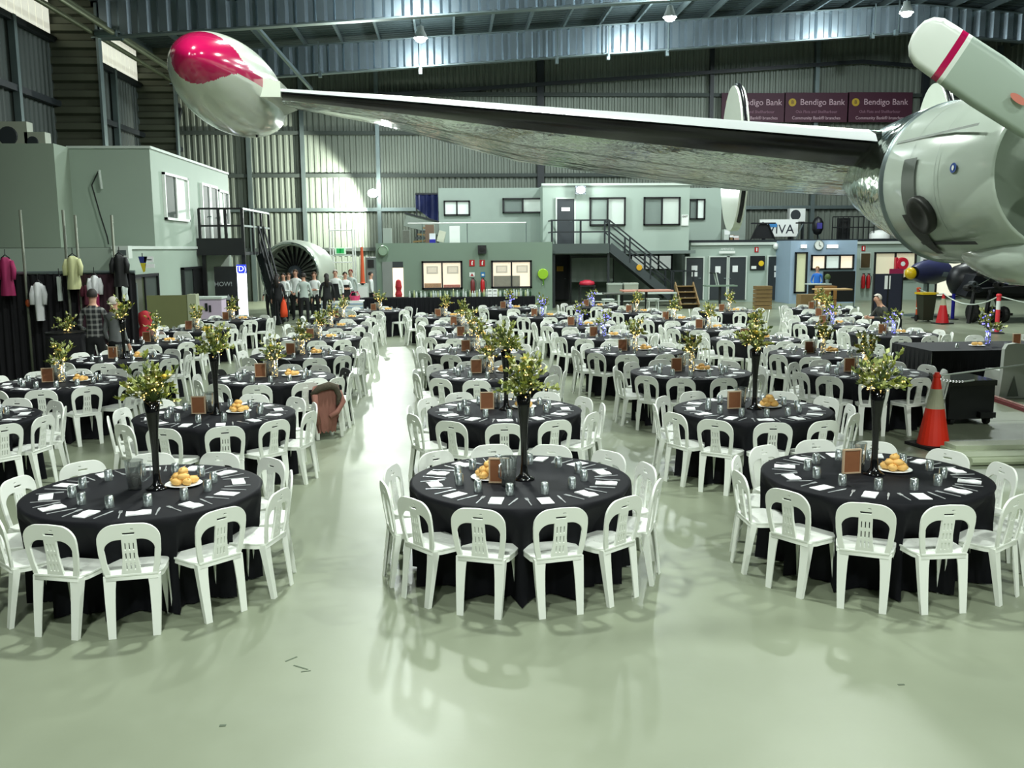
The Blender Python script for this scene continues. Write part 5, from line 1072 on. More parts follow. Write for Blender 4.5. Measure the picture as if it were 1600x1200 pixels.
def chair(x, y, rz, label, group, parts=True, black=False):
    if not parts or black:
        return obj('plastic_chair', C_oneblk if black else C_one, None, (x, y, 0), rz, label=label, cat='chair', group=group)
    t = thing('plastic_chair', label, 'chair', (x, y, 0), rz, group)
    obj('backrest', C_back, t); s_ = obj('seat', C_seat, t); obj('seat_rim', C_rim, s_)
    for l in C_legs: obj('leg', l, t)
    return t

# ================================================================== tables and tableware
def cloth_mesh(nch, off, seed, push=True, rad=.9, rowfar=False):
    r2 = random.Random(seed); n = 96 if not rowfar else 48; b = MB()
    ph = [r2.uniform(0, 6.28) for _ in range(3)]
    rings = [(0, .75), (rad * .5, .75), (rad * .97, .75), (rad, .742)]
    for r_, z in rings[1:]: b.add([(r_ * math.cos(2 * PI * k / n), r_ * math.sin(2 * PI * k / n), z) for k in range(n)], [])
    zs = [.68, .58, .5, .44, .3, .15, .012]
    for z in zs:
        q = (.742 - z) / .73
        for k in range(n):
            a = 2 * PI * k / n
            if push:
                d = (a - off) * nch / (2 * PI); fr = abs(d - round(d)) * 2   # 0 at chair, 1 between
                inn = .225 * min(1, q * 2.6) * (1 - max(0, (fr - .55) / .45) ** 1.2)
            else: inn = 0
            fold = (.028 * math.sin(a * 17 + ph[0]) + .018 * math.sin(a * 29 + ph[1])) * q
            r_ = rad + .012 - inn + fold + (.02 * q)
            b.v.append((r_ * math.cos(a), r_ * math.sin(a), z))
    m_ = 3 + len(zs)
    b.f = [(i * n + k, (i + 1) * n + k, (i + 1) * n + (k + 1) % n, i * n + (k + 1) % n) for i in range(m_ - 1) for k in range(n)]
    c = len(b.v); b.v.append((0, 0, .75)); b.f += [(c, k, (k + 1) % n)[::1] for k in range(n)]; b.mi = [0] * len(b.f)
    return b.mesh('tablecloth', M_cloth, True)
foot_me = MB().box(-.02, .02, -.06, .06, 0, .02).box(-.014, .014, -.014, .014, .02, .70).mesh('leg', M_galv)
# tumblers stand upside down
g = MB(); g.lathe([(.036, 0), (.034, .02), (.030, .085), (.026, .09), (.001, .09)], 12); g.lathe([(.033, .001), (.027, .075), (.001, .076)], 12); me_glass = g.mesh('tumbler', M_tumbler, True)
g = MB(); g.lathe([(.034, 0), (.028, .085), (.001, .088)], 7); me_glass_far = g.mesh('tumbler', M_tumbler, True)
me_card = MB().box(-.05, .05, -.085, .085, 0, .004).mesh('napkin_card', M_card); 
me_card2 = MB().add([(-.085, -.05, 0), (.085, -.05, 0), (.085, .05, 0), (-.085, .05, 0), (-.085, -.05, .005), (-.03, -.05, .012), (.03, -.05, .004), (.085, -.05, .009), (.085, .05, .008), (.03, .05, .013), (-.03, .05, .005), (-.085, .05, .01)], [(0, 3, 2, 1), (4, 5, 10, 11), (5, 6, 9, 10), (6, 7, 8, 9), (0, 1, 7, 6, 5, 4), (2, 3, 11, 10, 9, 8), (1, 2, 8, 7), (3, 0, 4, 11)]).mesh('napkin', M_card)
g = MB(); g.box(-.004, .004, -.1, .0, .0, .004); g.add([(-.008, 0, 0), (.008, 0, 0), (.009, .09, 0), (0, .11, 0), (-.006, .09, 0), (-.008, 0, .003), (.008, 0, .003), (.009, .09, .003), (0, .11, .003), (-.006, .09, .003)], [(4, 3, 2, 1, 0), (5, 6, 7, 8, 9), (0, 1, 6, 5), (1, 2, 7, 6), (2, 3, 8, 7), (3, 4, 9, 8), (4, 0, 5, 9)]); me_knife = g.mesh('knife', M_steel)
g = MB(); g.box(-.004, .004, -.1, .04, .0, .004); g.box(-.012, .012, .04, .055, 0, .004); [g.box(x - .002, x + .002, .055, .1, 0, .004) for x in (-.01, -.0035, .0035, .01)]; me_fork = g.mesh('fork', M_steel)
me_plate = MB().lathe([(.001, .004), (.09, .004), (.14, .014), (.145, .017), (.14, .02), (.09, .009), (.001, .009)], 24).mesh('plate', M_white, True)
g = MB(); g.ball((0, 0, .028), (.052, .038, .03), 12, 7); g.bar((-.04, 0, .057), (.04, 0, .057), .006, .004); me_roll = g.mesh('bread_roll', M_gold, True)
def frame_thing(x, y, rz, label, dark=False):
    t = thing('table_frame', label, 'picture frame', (x, y, .75), rz, 'table picture frames')
    if 'fr' not in TXT:
        TXT['fr'] = (MB().cbox((0, 0, .1), (.15, .012, .2)).mesh('board', mat('frame_brown', (138, 88, 56), .6, var=.12, scale=20)),
                     MB().box(-.082, -.07, -.012, .01, 0, .205).box(.07, .082, -.012, .01, 0, .205).box(-.07, .07, -.012, .01, .193, .205).box(-.07, .07, -.012, .01, 0, .012).mesh('frame_edge', mat('frame_edge', (196, 170, 140), .5)),
                     MB().bar((0, .01, .15), (0, .08, 0), .02, .008).mesh('easel_strut', M_wood))
    a, c, d_ = TXT['fr']; obj('board', a, t); obj('frame_edge', c, t); obj('easel_strut', d_, t); return t
jg = MB(); jg.lathe([(.001, 0), (.05, 0), (.055, .01), (.062, .12), (.07, .22), (.072, .235)], 18); me_jug = jg.mesh('jug_body', M_waterg, True)
me_jugh = MB().tube([(.066, 0, .2), (.12, 0, .19), (.125, 0, .1), (.062, 0, .06)], .008, 6).mesh('handle', M_tumbler, True); me_water = MB().lathe([(.001, .01), (.05, .012), (.058, .12), (.001, .12)], 16).mesh('water', mat('ice_water', (150, 150, 146), .1, alpha=.55), True)
def jug(x, y, rz, label):
    t = thing('water_jug', label, 'jug', (x, y, .75), rz, 'table water jugs'); obj('jug_body', me_jug, t); obj('handle', me_jugh, t); obj('water', me_water, t)
me_vbody = MB().lathe([(.001, 0), (.085, 0), (.088, .01), (.06, .02), (.034, .05), (.026, .14), (.026, .3), (.034, .46), (.05, .6), (.062, .7), (.056, .7), (.03, .5)], 20).mesh('vase_body', M_black, True)
me_cyl = MB().lathe([(.001, 0), (.045, 0), (.05, .01), (.05, .26), (.046, .26)], 16).mesh('vase_body', M_tumbler, True)
def arrangement_meshes(seed, near, blue=False):
    r2 = random.Random(seed); leaves = MB(); stems = MB(); lights = MB(); blos = []
    nst = 34 if near else 20; tips = []
    for i in range(nst):
        a = r2.uniform(0, 6.28); el = r2.uniform(.12, 1.35); L = r2.uniform(.13, .26) * (1.15 if el > .8 else .95)
        d = Vector((math.cos(a) * math.cos(el), math.sin(a) * math.cos(el), math.sin(el) * 1.2)); p0 = Vector((0, 0, 0)); p1 = d * L * .55 + Vector((0, 0, .02)); p2 = d * L + Vector((0, 0, -.03 * (1 - el)))
        stems.tube([p0, p1, p2], [.004, .003, .0015], 4 if near else 3, False); tips.append(p2)
        for k in range(20 if near else 10):
            q = r2.uniform(.3, 1.05); c = p1.lerp(p2, max(0, q * 2 - 1)) if q > .5 else p0.lerp(p1, q * 2); dd = (d + Vector((r2.uniform(-1, 1), r2.uniform(-1, 1), r2.uniform(-.6, 1)))).normalized()
            sz = r2.uniform(.03, .06) * (1 if near else 1.35); sd = dd.cross(Vector((r2.uniform(-1, 1), r2.uniform(-1, 1), r2.uniform(-1, 1)))).normalized() * sz * .28
            mid = c + dd * sz * .5; leaves.cur = r2.choice((0, 0, 0, 1, 1, 2, 2))
            leaves.add([c, mid + sd + Vector((0, 0, .003)), c + dd * sz, mid - sd], [(0, 1, 2), (0, 2, 3)])
    for i in range(12 if near else 9):
        p = tips[i] * r2.uniform(.7, 1.0); blos.append((p, r2.uniform(.028, .044), r2.random() < .25))
    for i in range(30 if near else 18):
        t_ = r2.choice(tips) * r2.uniform(.25, 1.0); t_ = t_ + Vector((r2.uniform(-.02, .02), r2.uniform(-.02, .02), r2.uniform(-.03, .02))); lights.ball(t_, .0052 if near else (.013 if blue else .0095), 5, 3)
    if not near:
        for i in range(12): a = i * 1.3; lights.ball((.035 * math.cos(a), .035 * math.sin(a), -.24 + .02 * i), .0075, 5, 3)
    me_l = leaves.mesh('foliage', [M_leaf, M_leaf2, M_leaf3]); me_s = stems.mesh('stems', M_leaf2); me_f = lights.mesh('fairy_lights', M_blue if blue else M_warm)
    bl_ = []
    for p, r_, yel in blos:
        b = MB(); 
        for k in range(6):
            a = 2 * PI * k / 6; e = Vector((math.cos(a), math.sin(a), .45)); f_ = Vector((-math.sin(a), math.cos(a), 0)); b.add([p, p + e * r_ * .7 + f_ * r_ * .4, p + e * r_ * 1.2, p + e * r_ * .7 - f_ * r_ * .4], [(0, 1, 2, 3)])
        b.ball(p + Vector((0, 0, r_ * .25)), r_ * .45, 6, 4); bl_.append(b.mesh('blossom', M_petaly if yel else M_petal))
    return me_l, me_s, me_f, bl_
ARR = {('n', 0): [arrangement_meshes(s, True) for s in (3, 5, 9)], ('f', 0): [arrangement_meshes(s, False) for s in (11, 12, 13, 14)], ('f', 1): [arrangement_meshes(s, False, True) for s in (21, 22, 23)]}
AI = [0]
def flowers(x, y, z, label, near, blue, sc_=1.0, rz=0):
    lst = ARR[('n' if near else 'f', 1 if (blue and not near) else 0)]; me_l, me_s, me_f, bl_ = lst[AI[0] % len(lst)]; AI[0] += 1
    t = thing('flower_arrangement', label, 'flowers', (x, y, z), rz, 'table flower arrangements'); t.scale = (sc_,) * 3
    obj('foliage', me_l, t, kind='stuff'); obj('stems', me_s, t); obj('fairy_lights', me_f, t, kind='stuff')
    for b_ in bl_: obj('blossom', b_, t)

# name, x, y, chairs, angle offset of the first chair (deg, from the near side), tall vase, blue lights, place words
TB = [
 ('L1', -2.42, 7.37, 12, 14, 1, 0), ('M1', .56, 7.43, 12, 11, 1, 0), ('R1', 3.47, 7.29, 12, 3, 1, 0),
 ('X2', -5.62, 10.85, 12, 18, 0, 0), ('L2', -2.70, 10.80, 12, 18, 1, 0), ('M2', .63, 10.73, 12, -3, 1, 0), ('R2', 3.49, 10.45, 12, -7, 1, 0),
 ('X3', -5.60, 13.75, 12, 10, 0, 0), ('L3', -2.6, 13.9, 12, 0, 0, 0), ('M3', .6, 13.95, 12, 18, 0, 0), ('R3', 3.62, 13.75, 12, 10, 0, 0), ('K3', 6.15, 13.4, 12, 14, 0, 0),
 ('X4', -5.70, 16.7, 12, 0, 1, 0), ('L4', -2.65, 16.9, 12, 18, 0, 0), ('M4', .5, 17.0, 12, 4, 0, 0), ('R4', 3.35, 16.7, 12, 14, 0, 0), ('K4', 6.5, 15.85, 12, 0, 0, 0),
 ('X5', -6.05, 19.7, 12, 14, 0, 0), ('L5', -2.75, 20.0, 12, 4, 0, 0), ('M5', .45, 20.0, 12, 10, 0, 0), ('R5', 3.25, 19.5, 12, 0, 0, 1), ('K5', 6.2, 18.55, 12, 12, 0, 0), ('N5', 9.4, 19.2, 12, 10, 0, 1),
 ('X6', -6.0, 22.7, 12, 0, 0, 0), ('L6', -2.87, 22.95, 12, 14, 0, 0), ('M6', .32, 22.95, 12, 0, 0, 0), ('R6', 3.15, 22.4, 12, 10, 0, 1), ('K6', 5.95, 21.1, 12, 4, 0, 0), ('N6', 9.15, 21.8, 12, 0, 0, 1),
 ('X7', -5.85, 25.8, 10, 0, 0, 0), ('L7', -2.9, 25.9, 10, 10, 0, 0), ('M7', -.1, 26.0, 10, 0, 0, 0), ('A7', 2.55, 25.6, 10, 4, 0, 1), ('K7', 5.8, 23.8, 12, 12, 0, 0), ('N7', 10.1, 24.4, 10, 4, 0, 0), ('K8', 5.4, 26.7, 10, 0, 0, 0), ('N8', 8.1, 26.6, 10, 0, 0, 0), ('S8', 11.0, 27.2, 10, 0, 0, 0),
 ('L8', -2.1, 28.9, 8, 0, 0, 0), ('U8', 1.9, 29.2, 8, 0, 0, 1), ('B8', 4.6, 29.7, 8, 0, 0, 1)]
COLN = {'X': 'far left column', 'L': 'left column', 'M': 'middle column', 'R': 'right-middle column', 'K': 'right column', 'N': 'far right column', 'A': 'blue-lit back pair', 'S': 'far right back corner', 'U': 'back row near bar', 'B': 'back row near landing'}
ORD = {1: 'front', 2: 'second', 3: 'third', 4: 'fourth', 5: 'fifth', 6: 'sixth', 7: 'seventh', 8: 'last'}
def tname(nm):
    c, r_ = nm[0], int(nm[1])
    if nm == 'A7': return 'seventh-row table right of middle column'
    if nm in ('U8', 'B8', 'S8'): return {'U8': 'last-row table nearest bar front', 'B8': 'last-row table nearest stair landing', 'S8': 'last-row table at far right'}[nm]
    return '%s table of %s' % (ORD[r_], COLN[c])
SP = {'M1': [(-.26, .04, 'roll'), (-.18, -.12, 'frame'), (-.11, -.22, 'jug'), (.03, -.02, 'vase')], 'L1': [(.27, .12, 'roll'), (-.08, .02, 'jug'), (.09, .02, 'vase')],
      'R1': [(.22, .1, 'roll'), (-.17, .05, 'frame'), (0, 0, 'vase'), (-.07, .16, 'jug')]}
def side_words(lst):           # lst of angles (from near side, +right) -> words
    res = {}
    near = sorted([a for a in lst if math.cos(a) >= -1e-6], key=lambda a: math.sin(a)); far = sorted([a for a in lst if math.cos(a) < -1e-6], key=lambda a: math.sin(a))
    nw = {1: ['only'], 2: ['left', 'right'], 3: ['left', 'middle', 'right'], 4: ['leftmost', 'centre-left', 'centre-right', 'rightmost'], 5: ['leftmost', 'centre-left', 'middle', 'centre-right', 'rightmost'], 6: ['leftmost', 'second-left', 'centre-left', 'centre-right', 'second-right', 'rightmost'], 7: ['leftmost', 'second-left', 'centre-left', 'middle', 'centre-right', 'second-right', 'rightmost']}
    for side, l in (('near side', near), ('far side', far)):
        ws = nw.get(len(l)) or ['number %d from left' % (i + 1) for i in range(len(l))]
        for a, w_ in zip(l, ws): res[a] = '%s %s' % (side, w_)
    return res
CHAIRS = []; CARDS = []; GLASS = []; CUT = []; ROLLS = []
NF = 0
for nm, tx, ty, nch, off, tall, blue in TB:
    tn = tname(nm); r2 = random.Random(nm); near = ty < 12; dist = math.hypot(tx, ty)
    angs = [R(off) + 2 * PI * k / nch for k in range(nch)]; sw = side_words(angs)
    t = thing('round_table', 'round table under black floor-length cloth, %s' % tn, 'table', (tx, ty, 0), 0, 'round banquet tables')
    obj('tablecloth', cloth_mesh(nch, R(off) - PI / 2, nm, True, .9, ty > 18), t)
    for k in range(4): a = R(45 + 90 * k); obj('leg', foot_me, t, (.5 * math.cos(a), .5 * math.sin(a), 0), a)
    for a in angs:
        jr = r2.uniform(-.025, .05) + (-.03 if nm == 'M1' else .03 if nm in ('L1', 'R1') else .02); ja = r2.uniform(-.05, .05); aa = a + r2.uniform(-.03, .03) * (1 if near else 1.6)
        dx, dy = math.sin(aa), -math.cos(aa); rr_ = .90 + jr * .6
        CHAIRS.append((dist - (0 if near else 0), tx + dx * rr_, ty + dy * rr_, aa + ja, 'white plastic chair at %s, %s' % (sw[a], tn), near or ty < 18.2, False))
        c_, s_ = math.sin(a), -math.cos(a)
        kx, ky = tx + c_ * .71, ty + s_ * .71
        CARDS.append((dist, kx, ky, a + r2.uniform(-.15, .15), 'white folded napkin at %s of %s' % (sw[a], tn), near))
        gx, gy = tx + math.sin(a + .1) * .52, ty - math.cos(a + .1) * .52
        GLASS.append((dist, gx, gy, 'upturned water glass at %s of %s' % (sw[a], tn), near))
        if ty < 14.5:
            for o_, w_ in ((-.17, 'fork'), (.17, 'knife')): 
                px_, py_ = tx + c_ * .70 + math.cos(a) * o_ * .75, ty + s_ * .70 + math.sin(a) * o_ * .75
                CUT.append((w_, px_, py_, a + r2.uniform(-.1, .1), 'steel %s beside the napkin at %s of %s' % (w_, sw[a], tn)))
    spots = SP.get(nm) or [(.24, .1 + .05 * r2.random(), 'roll'), (-.2, .06, 'frame'), (.02, 0, 'vase'), (-.1, .14, 'jug')]
    for sx, sy, kd in spots:
        x, y = tx + sx, ty + sy
        if kd == 'roll':
            pr = obj('bread_plate', me_plate, None, (x, y, .75), 0, label='white plate of bread rolls on %s' % tn, cat='plate', group='bread plates')
            nr = 8 if ty < 12 else 6 if ty < 19 else 4
            for k in range(nr):
                if k < min(nr, 5): a = 2 * PI * k / min(nr, 5) + .3; p = (.068 * math.cos(a), .068 * math.sin(a), .764 - .75)
                elif k < nr - 1 or nr < 7: a = 2 * PI * k / 2.0 + .9 + k; p = (.04 * math.cos(a * 1.9), .04 * math.sin(a * 1.9), .05)
                else: p = (0, 0, .088)
                w8 = 'topmost' if p[2] > .08 else (('upper ' if p[2] > .04 else 'lower ') + (('front' if p[1] < -.02 else 'back' if p[1] > .02 else 'middle') + ' ' + ('left' if p[0] < -.02 else 'right' if p[0] > .02 else 'centre')))
                ROLLS.append((dist, x + p[0], y + p[1], .75 + p[2], r2.uniform(0, 3), 'golden bread roll, %s of the pile on %s' % (w8, tn)))
        elif kd == 'frame' : frame_thing(x, y, r2.uniform(-.2, .2), 'brown picture frame back standing on %s' % tn)
        elif kd == 'jug': jug(x, y, r2.uniform(0, 6), 'clear water jug standing on %s' % tn)
        else:
            if tall: obj('tall_vase', me_vbody, None, (x, y, .75), 0, label='tall black trumpet vase on %s' % tn, cat='vase', group='tall black vases')
            else: obj('glass_vase', me_cyl, None, (x, y, .75), 0, label='clear glass cylinder vase on %s' % tn, cat='vase', group='clear glass vases')
            lit = 'blue-lit' if blue else 'warm-lit'
            flowers(x, y, 1.45 if tall else 1.01, '%s leafy flower arrangement on %s' % (lit, tn), near and tall, blue, {1: 1.08, 0: 1.05}[tall] if near else (1.1 if tall else 1.0), r2.uniform(0, 6))
CHAIRS.sort(key=lambda c: c[0]); CARDS.sort(key=lambda c: c[0]); GLASS.sort(key=lambda c: c[0]); ROLLS.sort(key=lambda c: c[0])
blk = 0
for i, (d, x, y, a, lab, parts, _) in enumerate(CHAIRS[:297]):
    black = ('fourth table of left' in lab and ('near side' in lab) and ('centre-left' in lab)) or ('third table of left' in lab and 'far side leftmost' in lab) or ('third table of left' in lab and 'far side rightmost' in lab)
    if black: lab = lab.replace('white', 'black')
    chair(x, y, a, lab, 'plastic chairs around the banquet tables', parts, black)
def tr(x, y, z, a): return Matrix.Translation((x, y, z)) @ Matrix.Rotation(a, 4, 'Z')
rest = CHAIRS[297:]
if rest: obj('distant_plastic_chairs', joinmesh('distant_chairs', [(C_one, tr(x, y, 0, a)) for d, x, y, a, *_ in rest], [M_chair]), None, label='crowded white plastic chairs around the furthest tables', cat='chairs', kind='stuff')
for k, (d, x, y, a, lab, nr_) in enumerate(CARDS[:290]): obj('napkin', me_card if k % 10 in (0, 4) else me_card2, None, (x, y, .751), a + (0 if k % 10 in (0, 4) else PI / 2 * (1 if nr_ and k % 3 else 0)), label=lab, cat='napkin', group='napkins at the place settings')
if CARDS[290:]: obj('distant_napkins', joinmesh('distant_napkins', [(me_card2, tr(x, y, .751, a)) for d, x, y, a, *_ in CARDS[290:]], [M_card]), None, label='white napkins on the furthest tables', cat='napkins', kind='stuff')
for d, x, y, lab, nr_ in GLASS[:290]: obj('water_glass', me_glass if d < 15 else me_glass_far, None, (x, y, .752), 0, label=lab, cat='glass', group='upturned water glasses')
if GLASS[290:]: obj('distant_glasses', joinmesh('distant_glasses', [(me_glass_far, tr(x, y, .752, 0)) for d, x, y, *_ in GLASS[290:]], [M_tumbler]), None, label='glassware on the furthest tables', cat='glasses', kind='stuff')
for w_, x, y, a, lab in CUT: obj(w_, me_knife if w_ == 'knife' else me_fork, None, (x, y, .751), a, label=lab, cat=w_, group='cutlery at the place settings')
for d, x, y, z, a, lab in ROLLS[:298]: obj('bread_roll', me_roll, None, (x, y, z), a, label=lab, cat='bread roll', group='bread rolls ' + lab.split(' pile ')[1])

# rectangular table at right with blue flowers and covered chairs
t = thing('trestle_table', 'long rectangular table under black cloth at right, with blue-lit flowers', 'table', (10.62, 16.65, 0)); b = MB(); b.box(-2.1, 2.2, -.75, .75, .735, .75); n = 120; vs = []
for k in range(n + 1):
    x = -2.1 + 4.3 * k / n; vs += [(x, -.77 + .02 * math.sin(k * 1.3), .01), (x, -.75, .74)]
b.add(vs, [(2 * k, 2 * k + 2, 2 * k + 3, 2 * k + 1) for k in range(n)]); vs = []
for k in range(41): y = -.75 + 1.5 * k / 40; vs += [(-2.12 + .02 * math.sin(k * 1.4), y, .01), (-2.1, y, .74)]
b.add(vs, [(2 * k, 2 * k + 1, 2 * k + 3, 2 * k + 2) for k in range(40)]); b.build('tablecloth', M_cloth, t)
for x in (-1.9, 2.0):
    for y in (-.6, .6): MB().box(x - .02, x + .02, y - .02, y + .02, 0, .73).build('leg', M_galv, t)
def covered_chair(x, y, rz, label):
    t = thing('covered_chair', label, 'chair', (x, y, 0), rz, 'grey covered banquet chairs'); M_cov = mat('grey_cover', (186, 192, 184), .75, var=.05)
    MB().add([(-.24, -.26, 0), (.24, -.26, 0), (.25, .24, 0), (-.25, .24, 0), (-.2, -.2, .47), (.2, -.2, .47), (.2, .2, .47), (-.2, .2, .47)], [(0, 1, 5, 4), (1, 2, 6, 5), (2, 3, 7, 6), (3, 0, 4, 7), (4, 5, 6, 7)]).build('seat_cover', M_cov, t)
    b = MB(); pr = [(-.24, 0), (-.21, .45), (-.2, .85), (-.15, .93), (0, .95), (.15, .93), (.2, .85), (.21, .45), (.24, 0)]; n = len(pr)
    b.add([(u, -.27 - .0 * v - (.02 if v > .4 else 0), v) for u, v in pr] + [(u * .95, -.19 - (.0 if v > .4 else .0), v) for u, v in pr], [tuple(range(n)), tuple(range(n, 2 * n))[::-1]] + [(i, n + i, n + i + 1, i + 1) for i in range(n - 1)]); b.build('back_cover', M_cov, t)
    MB().add([(-.1, -.3, .04), (.1, -.3, .04), (0, -.295, .4)], [(0, 1, 2)]).build('hem_fold', mat('grey_cover_dark', (104, 112, 104), .8), t)
for k, (x, lab) in enumerate(((9.58, 'grey fabric-covered chair nearest the black case, leftmost'), (10.16, 'grey fabric-covered chair, second along the trestle table front'), (10.9, 'grey fabric-covered chair, third along the trestle front at right edge'))): covered_chair(x, 15.45, 0.05, lab)
for k, (x, y, rz, lab) in enumerate(((10.55, 17.85, PI, 'white plastic chair behind the trestle table, left of orange-pink bollard base'), (11.6, 17.85, PI, 'white plastic chair behind the trestle table, right of bollard base'), (8.12, 16.6, -PI / 2, 'white plastic chair at the left end of the trestle table'))):
    chair(x, y, rz, lab, 'plastic chairs around the banquet tables', True)
x, y = 10.1, 16.85
obj('glass_vase', me_cyl, None, (x, y, .75), 0, label='clear glass vase with blue lights on the black trestle table', cat='vase', group='clear glass vases'); flowers(x, y, 1.02, 'blue-lit white flower arrangement on the black trestle table', False, True, 1.25, 1.0)
frame_thing(10.6, 16.75, .1, 'dark-looking picture frame back on the black trestle table'); obj('bread_plate', me_plate, None, (9.75, 16.6, .75), 0, label='white plate of bread on the black trestle table', cat='plate', group='bread plates')
for k in range(3): obj('bread_roll', me_roll, None, (9.75 + .06 * (k - 1), 16.6 + .03 * (k % 2), .764), k, label='bread roll on the black trestle table plate, %s one' % ('left', 'middle', 'right')[k], cat='bread roll', group='bread rolls on the trestle table')
for k in range(6): obj('water_glass', me_glass_far, None, (9.2 + .42 * k + (.5 if k > 0 else 0), 16.3, .752), 0, label='water glass in the row on the black trestle table', cat='glass', group='glasses on the trestle table')

# coat on a chair
cxx, cyy = G(540, 668); t = thing('draped_coat', 'dusty pink-brown coat with fur collar draped over aisle chair back', 'coat', (-1.72, 12.95, 0), R(35)); t.scale = (.86, .86, .92)
M_coat = mat('dusty_pink', (142, 96, 84), .85, var=.15, scale=6); M_fur = mat('dark_fur', (84, 78, 64), .95, var=.5, scale=30, bump=.6)
b = MB(); n = 22; rows = [(.83, .12, .05), (.815, .22, .08), (.70, .25, .10), (.5, .22, .09), (.32, .20, .10), (.2, .17, .08), (.12, .15, .07)]
n = 44
for z, hw_, dp in rows: q_ = (.83 - z) / .7; b.add([(hw_ * math.cos(2 * PI * k / n) * (1 + .10 * q_ * math.sin(k * 1.9)), dp * math.sin(2 * PI * k / n) * (1 + .3 * q_ * math.sin(k * 2.6)) + .02 * math.sin(k * 3.1 + z * 9), z + .025 * q_ * math.sin(k * 1.7)) for k in range(n)], [])
b.f = [(i * n + k, i * n + (k + 1) % n, (i + 1) * n + (k + 1) % n, (i + 1) * n + k) for i in range(len(rows) - 1) for k in range(n)] + [tuple(range(n))]; b.mi = [0] * len(b.f); b.build('coat_body', M_coat, t, smooth=True)
MB().tube([(-.26, -.02, .70), (-.16, -.10, .80), (.0, -.12, .83), (.12, -.10, .79), (.18, -.12, .66), (.12, -.14, .52)], [.035, .055, .06, .055, .045, .02], 10).build('fur_collar', M_fur, t, smooth=True)
MB().tube([(.20, -.06, .72), (.24, -.12, .56), (.12, -.15, .42), (-.02, -.15, .36)], [.05, .05, .042, .036], 8).build('sleeve', M_coat, t, smooth=True); MB().tube([(-.22, -.06, .70), (-.24, -.11, .5), (-.2, -.12, .26)], [.05, .046, .036], 8).build('sleeve', M_coat, t, smooth=True)
chair(-1.78, 13.12, R(35) + PI, 'white plastic chair under the draped dusty pink coat', 'plastic chairs around the banquet tables', True)

# ================================================================== curtain, poles and costumes on the left
CY = 19.6
def cx(px, y=CY): return P(px, 440, y)[0]
zc0 = P(60, 428, CY)[1]
t = thing('pipe_curtain', 'black drape hung from a pipe along the left side', 'curtain', (0, CY, 0)); M_cur = mat('black_drape', (20, 20, 24), .9, var=.2)
xa, xb = cx(-160) , cx(212); b = MB(); n = 220; vs = []
for k in range(n + 1):
    x = xa + (xb - xa) * k / n; y = .06 * math.sin(k * .9) + .03 * math.sin(k * 2.3); vs += [(x, y, .02), (x, y * .6, zc0)]
b.add(vs, [(2 * k, 2 * k + 2, 2 * k + 3, 2 * k + 1) for k in range(n)]); b.build('drape', M_cur, t, smooth=True)
MB().tube([(xa, 0, zc0 + .02), (xb, 0, zc0 + .02)], .035, 8).build('top_pipe', M_galv, t)
xm_, _ = P(132, 460, CY - .12), 0
b = MB(); vs = []; xp0, xp1 = cx(120, CY - .1), cx(178, CY - .1)
for k in range(31): x = xp0 + (xp1 - xp0) * k / 30; vs += [(x, -.14 + .03 * math.sin(k * 1.7), .02), (x, -.1, zc0 - .02)]
b.add(vs, [(2 * k, 2 * k + 2, 2 * k + 3, 2 * k + 1) for k in range(30)]); b.build('plum_drape', mat('plum_drape', (54, 30, 40), .9, var=.15), t, smooth=True)
for px, pt in ((31, 328), (98, 328), (117, 336), (174, 336)):
    x, z = P(px, pt, CY - .1); MB().tube([(x, -.1, 0), (x, -.1, z)], .028, 8).build('upright_pole', mat('pole_grey', (112, 118, 104), .5, .3), t, smooth=True)
def garment(px, py_top, py_bot, wpx, mt, label, Y=None, sleeves=True, lower=None, name='hanging_shirt', cat='clothing', lean=0, parts2=None):
    Y = Y or CY - .24; x, z1 = P(px, py_top, Y); _, z0 = P(px, py_bot, Y); w_ = wpx / 1460 * Y; h = z1 - z0
    t = thing(name, label, cat, (x, Y, z0), lean); n = 14
    prof = [(.12, 1.0), (.30, .95), (.46, .86), (.40, .66), (.36, .45), (.46, .22), (.5, 0)] if lower is None else [(.12, 1), (.32, .95), (.46, .88), (.34, .62), (.36, .45), (.34, .2), (.33, 0)]
    split = .48
    for nm_, m_, rows in (('garment_top', mt, [p for p in prof if p[1] >= (split if lower else 0) - .04]), ('garment_lower', lower, [p for p in prof if p[1] <= split])):
        if m_ is None: continue
        b = MB()
        for r_, q in rows: b.add([(r_ * w_ * math.cos(2 * PI * k / n), .09 * math.sin(2 * PI * k / n) * (1 + .3 * math.sin(k * 2)), q * h) for k in range(n)], [])
        m2 = len(rows); b.f = [(i * n + k, i * n + (k + 1) % n, (i + 1) * n + (k + 1) % n, (i + 1) * n + k) for i in range(m2 - 1) for k in range(n)]; b.mi = [0] * len(b.f); b.build(nm_, m_, t, smooth=True)
    if sleeves:
        for s in (-1, 1): MB().tube([(s * .36 * w_, 0, .9 * h), (s * .52 * w_, -.02, .68 * h), (s * .5 * w_, -.05, .42 * h)], [.05, .055, .045], 8).build('sleeve', mt, t, smooth=True)
    MB().tube([(-.3 * w_, 0, .97 * h), (0, 0, h + .05), (.3 * w_, 0, .97 * h)], .012, 6).tube([(0, 0, h + .05), (0, 0, h + .16)], .008, 6).build('hanger', M_frame, t)
    return t
M_sh1 = mat('magenta_shirt', (150, 30, 84), .7, var=.15, scale=8)
garment(8, 402, 462, 22, M_sh1, 'magenta shirt hanging at the left edge of the curtain')
garment(59, 441, 501, 18, mat('white_cotton', (232, 234, 236), .7), 'white short-sleeved uniform hanging on the black curtain', lower=mat('white_cotton', (232, 234, 236)))
